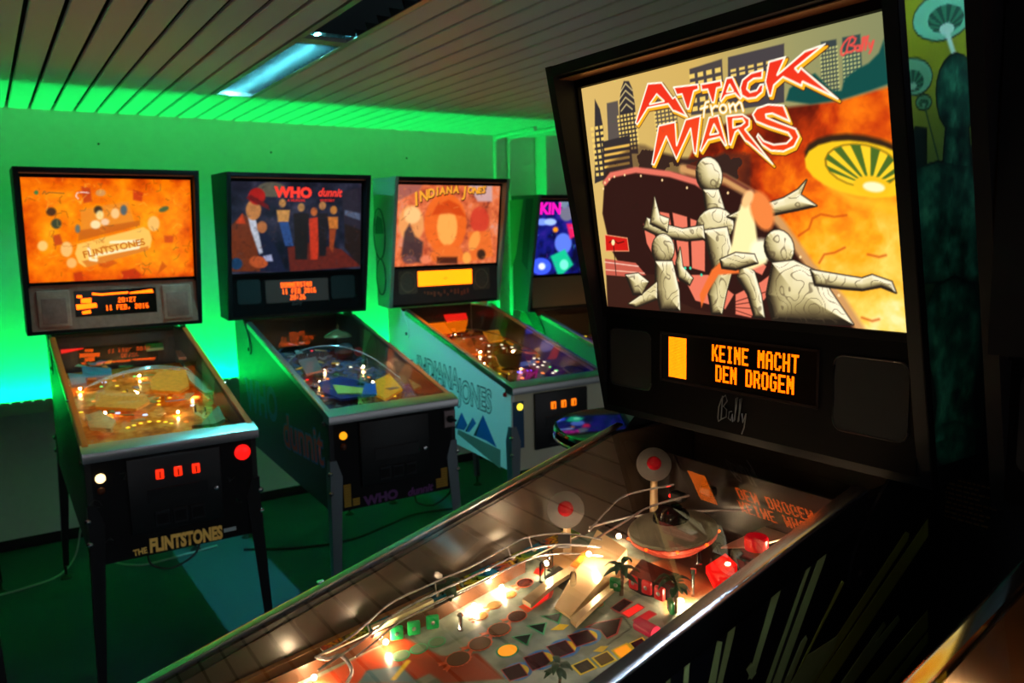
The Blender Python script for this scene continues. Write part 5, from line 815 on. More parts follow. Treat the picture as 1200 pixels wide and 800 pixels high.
ca.poly([(-0.274,0.387),(-0.2746,0.3842),(-0.276,0.3816),(-0.278,0.3795),(-0.2803,0.3782),(-0.2829,0.3777),(-0.2853,0.3781),(-0.2875,0.3794),(-0.2891,0.3814),(-0.2901,0.384),(-0.2903,0.3869),(-0.2896,0.3897),(-0.2883,0.3923),(-0.2863,0.3944),(-0.284,0.3957),(-0.2814,0.3962),(-0.279,0.3958),(-0.2768,0.3945),(-0.2752,0.3924),(-0.2742,0.3899)], (70, 120, 60)); ca.line([(-0.2591,0.3818),(-0.252,0.3926),(-0.2466,0.3802),(-0.2366,0.3874),(-0.1794,0.3844)], .0035, (120, 80, 40), .002)
strokes(ca, 150, 3, [(150, 50, 6), (196, 76, 8), (120, 40, 10), (255, 200, 90), (255, 180, 60), (90, 70, 50)]); ca.obj('backglass', bg_np, colour_mat('translite_orange', 1.05, .12), A['t'])
u, v = (0.0024,0.1424); LB = mat('letter_brown', (150, 70, 10), .4, emit=(220, 120, 20), power=.8)
lettering('glass_lettering', 'FLINTSTONES', .042, LB, A['t'], BG_BASIS, bgp(u, v, .002), math.radians(12), 1.0, bold=.0012)
u, v = (-0.0543,0.1725); lettering('glass_lettering', 'THE', .022, LB, A['t'], BG_BASIS, bgp(u, v, .002), math.radians(12))
amber_panel(A, [('20:27', .002, 1.334, 1), ('11 FEB, 2016', -.052, 1.302, 1)], -.173, .164, 1.258, 1.372, (.00218, .0033), .0021)
b = MB()
for q in ([(-0.1616,1.354),(-0.1415,1.353),(-0.1425,1.341),(-0.1625,1.343)], [(-0.1461,1.338),(-0.1053,1.339),(-0.1072,1.316),(-0.1477,1.319)], [(-0.1683,1.313),(-0.0867,1.315),(-0.0848,1.296),(-0.1669,1.29)], [(-0.1474,1.281),(-0.113,1.286),(-0.1108,1.271),(-0.1449,1.269)], [(-0.1001,1.362),(-0.0662,1.356),(0.0462,1.359),(0.0456,1.351),(-0.0669,1.348),(-0.1009,1.352)], [(0.053,1.355),(0.148,1.365),(0.1542,1.349),(0.0526,1.349)]):
    b.prism(q[::-1], lambda u_, v_, d_: (u_, d_, v_), 1.1012, 1.0998)
b.obj('display_picture', M_dot, A['sp'], None)
for x0, x1 in ((-.318, -.190), (.190, .318)):
    MB().rbox(((x0 + x1) / 2, 1.098, 1.30), (x1 - x0, .012, .160), .006, 2).obj('stone_speaker_frame', mat('stone_relief', (176, 112, 92), .85, noise=.4, nscale=30, bump=.8), A['sp'])
    MB().rbox(((x0 + x1) / 2, 1.094, 1.290), (x1 - x0 - .03, .008, .115), .004, 2).obj('stone_relief', mat('stone_relief2', (150, 88, 74), .9, noise=.5, nscale=26, bump=1.0), A['sp'])
print_pf(A, 51, [(.2, (120, 60, 20)), (.45, (214, 120, 40)), (.6, (240, 160, 70)), (.75, (250, 200, 110))], 'a')
apron(A, mat('apron_tan', (170, 110, 64), .5, noise=.3, nscale=30))
dmix(A, [(p, .008, Ly) for p in [(-0.0939,0.3867),(-0.0704,0.4023),(-0.0441,0.4148),(-0.0122,0.4212),(0.02,0.4108),(0.0416,0.3928),(0.0587,0.3685),(-0.2261,0.634),(0.0741,0.6989),(0.0657,0.6543),(0.0575,0.6106),(0.1148,0.6813),(-0.0536,0.9311),(-0.0408,0.8353)]] + [(p, .010, Lc) for p in [(-0.016,0.6779),(0.0023,0.67),(-0.0195,0.5984),(-0.0129,0.5066),(-0.103,0.5684),(-0.095,1.002),(0.1779,0.5462)]] + [(p, .008, Lg) for p in [(0.1486,0.679),(-0.1128,0.943),(0.037,1.044)]] + [(p, .008, Lo) for p in [(-0.0524,1.011),(-0.0959,0.5327),(-0.1658,0.7549),(0.1117,0.3654)]])
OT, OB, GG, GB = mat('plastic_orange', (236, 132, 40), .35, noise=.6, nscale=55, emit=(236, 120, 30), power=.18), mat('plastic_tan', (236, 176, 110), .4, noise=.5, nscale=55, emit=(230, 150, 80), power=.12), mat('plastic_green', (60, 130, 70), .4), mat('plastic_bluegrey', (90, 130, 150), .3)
for q, h, m_ in (([(-0.1667,0.6704),(-0.1223,0.7225),(0.0075,0.6069),(0.0103,0.5131),(-0.0519,0.4413),(-0.185,0.5217)], .04, OT), ([(0.0532,0.7469),(0.108,0.8581),(0.2187,0.8407),(0.181,0.6038),(0.1271,0.541),(0.0343,0.6049)], .055, OT), ([(0.2349,0.9687),(0.2993,1.004),(0.3037,0.7679),(0.2531,0.5037),(0.217,0.4952),(0.2023,0.702)], .05, M_rock), ([(0.2395,1.153),(0.3144,1.157),(0.3095,1.015),(0.2294,1.031)], .06, mat('plastic_pink', (186, 120, 110), .5)), ([(-0.1704,1.074),(-0.0635,1.002),(-0.0752,0.8706),(-0.1843,0.8898)], .05, GB), ([(-0.2323,0.989),(-0.1724,0.9375),(-0.1804,0.8115),(-0.2372,0.8107)], .05, mat('plastic_pale', (150, 160, 160), .4)), ([(0.1338,0.2033),(0.2429,0.3869),(0.2267,0.2219),(0.1787,0.1829),(0.0991,0.1993)], .03, M_rock), ([(-0.2275,0.467),(-0.1702,0.504),(-0.1361,0.3652),(-0.1651,0.2814),(-0.2266,0.3284)], .03, OB), ([(0.0343,1.427),(0.1109,1.47),(0.1328,1.321),(0.0507,1.285)], .07, GG), ([(0.1384,1.353),(0.218,1.358),(0.1948,1.197),(0.1183,1.194)], .07, mat('plastic_cream', (200, 196, 140), .4))): plastic(A, q, h, m_, 'plastic', .012)
clutter(A, 5, [OT, OB, GB, M_tan, GG, mat('plastic_cream')], 46)
wire(A, [(-.2, .75, .06), (-.05, .85, .07), (.1, .9, .07), (.22, .8, .06), (.235, .5, .03)], .004); wire(A, [(-.18, .78, .06), (-.04, .88, .07), (.11, .93, .07), (.24, .82, .06), (.25, .5, .03)], .004)
plastic(A, [(-0.2302,1.346),(-0.1242,1.405),(-0.1383,1.278),(-0.2345,1.222)], .085, emat('sign_red', (255, 30, 20), 1.0), 'red_sign', .004)
for c in ((-.15, .55), (.1, .45), (.0, .75), (.2, .65), (-.2, .9), (.05, 1.0)): bulb(A, c, .014, .0042, emat('warm_bulb_small', (255, 190, 120), 300))
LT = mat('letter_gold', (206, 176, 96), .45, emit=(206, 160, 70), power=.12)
u, v = (0.0145,0.5099); lettering('front_lettering', 'FLINTSTONES', .066, LT, A['t'], FR_BASIS, (.018, .0192, .522), math.radians(-1), .60, bold=.0035)
u, v = (-0.1316,0.5134); lettering('front_lettering', 'THE', .030, LT, A['t'], FR_BASIS, (-.136, .0192, .513), math.radians(3), .80, bold=.001)
front_button(A, *(-0.2385,0.7949), emat('button_lit_white', (255, 220, 150), 3.0)); front_button(A, *(-0.2393,0.7521), mat('button_brown', (96, 46, 14), .3), .011, 'second_button')
front_button(A, *(0.2318,0.8066), emat('button_lit_red', (255, 22, 18), 1.4), .025, 'launch_button')
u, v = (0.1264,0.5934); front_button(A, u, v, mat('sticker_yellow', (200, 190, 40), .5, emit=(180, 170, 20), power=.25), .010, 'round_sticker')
u, v = (0.1689,0.5258); MB().box(u - .022, u + .022, .0185, .0199, v - .007, v + .007).obj('white_label', mat('label_white', (206, 224, 230), .5), A['t'])
ck = MB(); rs = random.Random(8)
for p0 in ((-.24, .70), (-.23, .58), (.20, .72), (.22, .62), (-.18, .80), (.10, .80)):
    p = list(p0)
    for k in range(4):
        q_ = (p[0] + rs.uniform(-.02, .03), p[1] + rs.uniform(-.025, .02)); ck.tube([(p[0], .0196, p[1]), (q_[0], .0196, q_[1])], .0011, 4); p = list(q_)
ck.obj('crack_print', mat('crack_grey', (60, 64, 62), .6), A['cab'])
finish(A)

# ---- machine B: murder mystery glass, steel legs
B = build(dict(pos=(1.3648, 2.9714, -.0048), label='black pinball machine with silver legs and a dark Who Dunnit backglass', legm=M_legsteel, side=mat('navy_side', (14, 18, 26), .4), rail=M_steel))
cb = Canvas(-.337, .337, 0, BGL, 200, 135); n1 = fbm(cb.U, cb.V, 16, 61); cb.C = cb.ramp(n1, [(.2, (14, 16, 30)), (.5, (34, 36, 56)), (.8, (66, 64, 86))])
for q, c in (([(-0.0572,0.125),(0.045,0.1485),(0.2291,0.1083),(0.3452,0.0133),(-0.0453,0.0025)], (110, 36, 26)), ([(-0.0624,0.4139),(-0.0661,0.4022),(-0.0766,0.3916),(-0.0928,0.3832),(-0.113,0.3777),(-0.1352,0.3757),(-0.1573,0.3774),(-0.177,0.3825),(-0.1924,0.3906),(-0.2022,0.4008),(-0.2054,0.4121),(-0.2018,0.4235),(-0.1916,0.4339),(-0.1758,0.4423),(-0.156,0.4479),(-0.134,0.4501),(-0.1119,0.4487),(-0.0919,0.4437),(-0.076,0.4357),(-0.0658,0.4254)], (104, 98, 80)), ([(0.2275,0.4044),(0.3496,0.4366),(0.3439,0.1142),(0.2473,0.2064)], (44, 38, 52)), ([(0.2471,0.242),(0.3428,0.205),(0.3354,0.0137),(0.2479,0.1168)], (40, 26, 22)), ([(0.2467,0.3127),(0.3321,0.2948),(0.3326,0.2591),(0.2468,0.2863)], (96, 110, 140)),
 ([(-0.3319,0.2399),(-0.2777,0.297),(-0.2455,0.2762),(-0.2047,0.2468),(-0.1564,0.1276),(-0.167,0.0077),(-0.3382,0.0151)], (120, 50, 20)), ([(-0.3115,0.2479),(-0.2777,0.297),(-0.2626,0.2474)], (226, 70, 24)), ([(-0.2213,0.2469),(-0.1301,0.1696),(-0.0674,0.0034),(-0.1968,0.009)], (26, 28, 56)), ([(-0.2534,0.2886),(-0.2127,0.2635),(-0.1823,0.1028),(-0.1994,0.0948),(-0.2386,0.2138)], (214, 220, 236)), ([(-0.1867,0.3133),(-0.1888,0.2979),(-0.1944,0.284),(-0.2029,0.273),(-0.2135,0.266),(-0.2251,0.2636),(-0.2366,0.2661),(-0.2467,0.2733),(-0.2547,0.2843),(-0.2596,0.2981),(-0.261,0.3134),(-0.2588,0.3286),(-0.2533,0.3423),(-0.2449,0.3533),(-0.2344,0.3603),(-0.223,0.3628),(-0.2115,0.3604),(-0.2013,0.3534),(-0.1933,0.3425),(-0.1882,0.3287)], (214, 140, 76)), ([(-0.1673,0.3655),(-0.1739,0.3541),(-0.1836,0.3453),(-0.1955,0.3398),(-0.2084,0.3381),(-0.221,0.3406),(-0.2322,0.3468),(-0.2407,0.3561),(-0.2459,0.3677),(-0.2471,0.3804),(-0.2444,0.393),(-0.238,0.4042),(-0.2284,0.413),(-0.2166,0.4186),(-0.2038,0.4203),(-0.1912,0.418),(-0.18,0.4119),(-0.1713,0.4026),(-0.166,0.391),(-0.1646,0.3782)], (196, 26, 20)), ([(-0.2596,0.3707),(-0.1447,0.3132),(-0.1527,0.3382),(-0.2347,0.3873)], (120, 16, 18)), ([(-0.1588,0.2294),(-0.1602,0.2203),(-0.164,0.2122),(-0.1697,0.2057),(-0.1768,0.2016),(-0.1847,0.2003),(-0.1924,0.2019),(-0.1994,0.2062),(-0.2048,0.2128),(-0.2082,0.221),(-0.2092,0.2301),(-0.2078,0.2391),(-0.2041,0.2472),(-0.1984,0.2536),(-0.1913,0.2577),(-0.1835,0.2591),(-0.1758,0.2576),(-0.1688,0.2534),(-0.1634,0.2468),(-0.1599,0.2386)], (200, 120, 66)), ([(-0.1585,0.0466),(-0.1625,0.038),(-0.1707,0.0312),(-0.1821,0.0269),(-0.1957,0.0256),(-0.2101,0.0272),(-0.2239,0.0318),(-0.2357,0.0387),(-0.2444,0.0473),(-0.2492,0.0568),(-0.2496,0.0663),(-0.2456,0.0748),(-0.2376,0.0816),(-0.2264,0.0859),(-0.213,0.0873),(-0.1986,0.0858),(-0.1848,0.0814),(-0.1729,0.0745),(-0.164,0.0658),(-0.159,0.0562)], (206, 90, 40)), ([(-0.1826,0.0857),(-0.1399,0.0929),(-0.1318,0.0582),(-0.1661,0.0594)], (190, 196, 236)), ([(-0.2838,0.051),(-0.2855,0.0419),(-0.2898,0.0338),(-0.2964,0.0275),(-0.3045,0.0236),(-0.3134,0.0225),(-0.3222,0.0244),(-0.3301,0.0289),(-0.3362,0.0357),(-0.3401,0.044),(-0.3412,0.0532),(-0.3395,0.0622),(-0.3353,0.0702),(-0.3288,0.0765),(-0.3207,0.0804),(-0.3119,0.0815),(-0.303,0.0798),(-0.2951,0.0753),(-0.2889,0.0686),(-0.285,0.0602)], (28, 64, 104)),
 ([(-0.0632,0.3468),(-0.0641,0.3403),(-0.0666,0.3345),(-0.0705,0.3298),(-0.0753,0.3268),(-0.0807,0.3258),(-0.086,0.3268),(-0.0907,0.3298),(-0.0944,0.3344),(-0.0968,0.3403),(-0.0975,0.3467),(-0.0966,0.3532),(-0.0941,0.359),(-0.0902,0.3637),(-0.0854,0.3667),(-0.0801,0.3678),(-0.0748,0.3668),(-0.0701,0.3638),(-0.0663,0.3592),(-0.064,0.3533)], (214, 150, 80)), ([(-0.1108,0.3132),(-0.042,0.3131),(-0.0513,0.2537),(-0.1031,0.2542)], (226, 160, 84)), ([(-0.0988,0.2541),(-0.0513,0.2537),(-0.0263,0.1328),(-0.0701,0.134)], (50, 84, 150)), ([(0.0326,0.3258),(0.0317,0.3192),(0.0292,0.3133),(0.0252,0.3085),(0.0203,0.3055),(0.0148,0.3045),(0.0094,0.3055),(0.0045,0.3086),(0.0007,0.3133),(-0.0018,0.3192),(-0.0026,0.3258),(-0.0017,0.3324),(0.0009,0.3383),(0.0048,0.343),(0.0097,0.346),(0.0151,0.3471),(0.0206,0.3461),(0.0255,0.3431),(0.0293,0.3384),(0.0318,0.3324)], (196, 140, 80)), ([(-0.0247,0.2961),(0.0547,0.2958),(0.0445,0.0606),(-0.0182,0.0628)], (32, 26, 26)), ([(0.0996,0.3043),(0.0987,0.2976),(0.0961,0.2916),(0.0921,0.2868),(0.0871,0.2838),(0.0815,0.2827),(0.0759,0.2838),(0.071,0.2869),(0.067,0.2917),(0.0645,0.2977),(0.0636,0.3044),(0.0646,0.311),(0.0671,0.317),(0.0711,0.3217),(0.0761,0.3248),(0.0816,0.3259),(0.0872,0.3248),(0.0922,0.3217),(0.0961,0.317),(0.0987,0.311)], (214, 110, 50)), ([(0.0545,0.27),(0.1085,0.2783),(0.1083,0.1647),(0.099,0.0587),(0.0625,0.06)], (226, 60, 30)), ([(0.1449,0.3345),(0.144,0.3279),(0.1414,0.3218),(0.1374,0.317),(0.1323,0.3139),(0.1267,0.3129),(0.1211,0.314),(0.1161,0.317),(0.1121,0.3218),(0.1095,0.3278),(0.1086,0.3345),(0.1095,0.3412),(0.1121,0.3472),(0.1161,0.3519),(0.1212,0.355),(0.1268,0.3561),(0.1324,0.3551),(0.1374,0.352),(0.1414,0.3473),(0.144,0.3412)], (206, 140, 80)), ([(0.0995,0.2956),(0.1541,0.2954),(0.145,0.075),(0.1082,0.0762)], (30, 24, 28)), ([(0.2047,0.3128),(0.2038,0.306),(0.2012,0.2999),(0.1971,0.2951),(0.192,0.292),(0.1863,0.2909),(0.1806,0.292),(0.1754,0.2952),(0.1714,0.3),(0.1687,0.3061),(0.1678,0.3128),(0.1687,0.3196),(0.1713,0.3256),(0.1754,0.3304),(0.1805,0.3335),(0.1862,0.3346),(0.1919,0.3336),(0.197,0.3305),(0.2011,0.3256),(0.2038,0.3195)], (220, 140, 60)), ([(0.1541,0.278),(0.2095,0.2777),(0.2098,0.2159),(0.1634,0.2165)], (226, 130, 50)), ([(0.1634,0.2165),(0.2004,0.216),(0.1822,0.0917),(0.1635,0.1191)], (170, 70, 30))): cb.poly(q, c, .004)
strokes(cb, 130, 5, [(10, 10, 20), (20, 20, 34), (80, 76, 100), (120, 60, 40), (60, 50, 60)], alpha=.45); cb.mixin(fbm(cb.U, cb.V, 70, 77) * .3, (8, 6, 10)); cb.obj('backglass', bg_np, colour_mat('translite_dim', .95, .1), B['t'])
RL = emat('title_red', (255, 56, 40), 1.0); u, v = (-0.0237,0.3976); lettering('glass_lettering', 'WHO', .068, RL, B['t'], BG_BASIS, bgp(u, v, .002), math.radians(-1), 1.05, bold=.004)
u, v = (0.1631,0.3995); lettering('glass_lettering', 'dunnit', .058, RL, B['t'], BG_BASIS, bgp(u, v, .002), math.radians(-1), .85, bold=.0015, shear=.3)
u, v = (-0.011,0.3606); lettering('glass_lettering', 'A MURDER', .016, emat('title_dark_red', (190, 30, 24), 1.0), B['t'], BG_BASIS, bgp(u, v, .002), 0, 1.15, bold=.0008); u, v = (0.1517,0.3605); lettering('glass_lettering', 'MYSTERY', .016, emat('title_dark_red', (190, 30, 24), 1.0), B['t'], BG_BASIS, bgp(u, v, .002), 0, 1.15, bold=.0008)
MB().box(-.175, .152, 1.1000, 1.1018, 1.262, 1.377).obj('display_window', mat('window_smoke', (46, 40, 34), .2), B['sp'])
dots([('DONNERSTAG', -.098, 1.362, 1), ('11 FEB 2016', -.094, 1.330, 1), ('20:26', -.053, 1.298, 1)], .00236, .0038, .0022, lambda x_, z_: (x_, 1.0985, z_)).obj('display_text', M_dot, B['sp'], None)
grilles(B, M_grille, ((-.315, -.20), (.17, .30)), 1.265, 1.385); lettering('maker_badge', 'Bally', .03, mat('badge_dark', (70, 70, 70), .4, metal=.5), B['sp'], FR_BASIS, (-.02, 1.1, 1.255), .05, 1.0, shear=.3)
print_pf(B, 71, [(.25, (40, 36, 44)), (.45, (96, 74, 66)), (.6, (60, 70, 120)), (.75, (150, 120, 90))], 'b')
apron(B, mat('apron_blackish', (60, 50, 56), .4), mat('card_white', (214, 224, 230), .5))
dmix(B, [(p, .007, Lo) for p in [(-0.037,0.6666),(-0.031,0.6496),(0.0345,0.5507),(0.1501,0.6184),(-0.1484,0.4403),(-0.1332,0.4082),(-0.1096,0.3979),(-0.0937,0.3784)]] + [(p, .009, Ly) for p in [(0.1684,0.4662),(0.1611,0.4138),(0.154,0.3627),(0.1898,0.4016),(0.2014,0.4805),(0.1154,0.3527),(0.14,0.3159),(0.0814,0.3153)]] + [(p, .008, Lw) for p in [(0.0343,0.8509),(0.0932,0.8756),(0.1827,0.7748),(0.1652,0.7033),(-0.0493,0.7911),(0.1382,0.8089),(0.1816,0.5609)]] + [(p, .008, Lr) for p in [(0.0668,1.161),(0.3144,0.6894),(0.0986,0.3079),(-0.1284,0.6902)]])
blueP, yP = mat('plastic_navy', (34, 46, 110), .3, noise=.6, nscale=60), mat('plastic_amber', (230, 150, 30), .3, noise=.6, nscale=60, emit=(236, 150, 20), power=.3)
for q, h, m_ in (([(-0.1297,0.5501),(-0.0025,0.5812),(0.0744,0.4643),(0.0392,0.2927),(-0.1216,0.2873),(-0.1543,0.4015)], .02, blueP), ([(0.1142,0.458),(0.2174,0.5306),(0.1738,0.2962),(0.0446,0.1986),(0.033,0.2786)], .025, yP), ([(0.2848,0.4848),(0.4162,0.6169),(0.3413,0.3171),(0.216,0.2612)], .03, M_tan), ([(-0.1097,0.8542),(-0.0137,0.881),(-0.0656,0.652),(-0.1486,0.6277)], .04, mat('plastic_mauve', (120, 90, 90), .4)), ([(-0.0874,0.4703),(0.0317,0.3663),(0.023,0.2917),(-0.1116,0.3496)], .026, mat('plastic_lemon', (206, 196, 90), .4)), ([(0.0469,0.4209),(0.0995,0.426),(0.0363,0.2685),(-0.0289,0.2842)], .028, mat('plastic_blue', (30, 90, 180), .3))): plastic(B, q, h, m_, 'plastic', .010)
c = (0.1639,1.026); MB().lathe([(.075, 0), (.070, .010), (.045, .024), (.040, .026), (.016, .034), (.006, .038), (.005, .062), (0, .066)], (c[0], c[1], pz(c[1], .10)), 22).obj('roulette_dome', mat('dome_bronze', (120, 104, 70), .25, metal=.4), B['pf'])
c = (0.1591,0.9402); MB().lathe([(.05, 0), (.05, .03), (.03, .045), (0, .05)], (c[0], c[1], pz(c[1], .04)), 16).obj('clear_cover', mat('cover_smoke', (60, 60, 64), .1), B['pf'])
c = (0.2014,0.8537); MB().lathe([(.0, 0), (.024, .002), (.024, .006), (0, .008)], (c[0], c[1], pz(c[1], .06)), 16, Matrix.Rotation(math.radians(75), 3, 'X')).obj('red_disc', mat('disc_red', (110, 24, 24), .4), B['pf'])
clutter(B, 9, [blueP, mat('plastic_mauve'), M_tan, mat('plastic_grey', (110, 110, 110), .3), M_clear, yP], 46)
wire(B, [(-.22, .5, .04), (-.2, .75, .06), (-.05, .92, .08), (.12, .92, .08), (.22, .75, .06), (.24, .45, .03)], .004)
for c in ((-.1, .6), (.12, .5), (.0, .8), (.18, .75), (-.2, .85)): bulb(B, c, .014, .0042, emat('warm_bulb_small'))
u, v = (-0.2252,0.8008); front_button(B, u, v, emat('button_lit_amber', (255, 160, 20), 1.4)); front_button(B, *(-0.2258,0.7557), mat('button_brown'), .012, 'second_button')
u, v = (0.2536,0.8021); MB().rbox((u, .016, v), (.055, .012, .075), .003, 1).obj('plunger_plate', mat('plate_steel', (150, 130, 130), .4, metal=.6), B['t']); MB().lathe([(.014, 0), (.016, .012), (.006, .016), (.006, .05), (0, .05)], (u, .012, v), 14, Matrix.Rotation(math.radians(90), 3, 'X')).obj('plunger_knob', M_rubber, B['t'])
gold = mat('coin_gold', (196, 150, 50), .4, metal=.3)
for x_, n_, z0 in (((-0.2193,0.4997)[0], 9, .512), ((-0.1834,0.4886)[0], 3, .512), ((0.1959,0.4922)[0], 4, .512), ((0.2215,0.5061)[0], 8, .512)):
    st = MB()
    for k in range(n_): st.rbox((x_, .0188, z0 + k * .0105), (.030, .0016, .0092), .0006, 1)
    st.obj('coin_stack_print', gold, B['cab'])
SB, SR_ = mat('side_letter_blue', (80, 110, 200), .5), mat('side_letter_red', (220, 80, 90), .5)
u, v = (-0.0735,0.5163); lettering('front_lettering', 'WHO', .052, mat('front_letter_violet', (110, 50, 120), .5), B['t'], FR_BASIS, (u, .0195, v), math.radians(2), 1.1, bold=.003); u, v = (0.1027,0.5143); lettering('front_lettering', 'dunnit', .046, mat('front_letter_violet'), B['t'], FR_BASIS, (u, .0195, v), math.radians(2), 1.0, bold=.002, shear=.25)
SLB = ((0, -1, 0), (0, 0, 1), (-1, 0, 0)); u, v = (0.35,0.7169); lettering('side_lettering', 'dunnit', .21, SB, B['t'], SLB, (-WC - .0006, u, v + .01), math.radians(2), .95, bold=.011); lettering('side_lettering', 'dunnit', .21, SR_, B['t'], SLB, (-WC - .0012, u, v + .01), math.radians(2), .95, bold=.002)
u, v = (0.9252,0.8038); lettering('side_lettering', 'WHO', .22, SB, B['t'], SLB, (-WC - .0006, min(u, .98), v), math.radians(2), .9, bold=.008)
finish(B)

# ---- machine C: pale cabinet with lettering
SLB = ((0, -1, 0), (0, 0, 1), (-1, 0, 0))
C_ = build(dict(pos=(2.2413, 3.0054, -.003), label='pale pinball machine with blue pyramids on its side and orange Indiana Jones backglass', legm=M_legsteel, side=mat('pale_side', (240, 244, 236), .45), frontm=mat('pale_front', (222, 216, 186), .5), boxside=mat('box_side_sage', (120, 140, 120), .5), slots=emat('slot_orange', (255, 120, 10), 1.4), rail=M_steel, flip=M_red, hinge_like_side=True, panel=mat('panel_brown', (44, 28, 24), .5, noise=.4, nscale=30)))
cc = Canvas(-.337, .337, 0, BGL, 200, 135); n1 = fbm(cc.U, cc.V, 15, 81); n2 = fbm(cc.U, cc.V, 40, 83); cc.C = cc.ramp(np.clip(.6 * n1 + .4 * n2, 0, 1), [(.2, (110, 40, 30)), (.4, (196, 84, 48)), (.6, (234, 120, 70)), (.8, (220, 150, 130))])
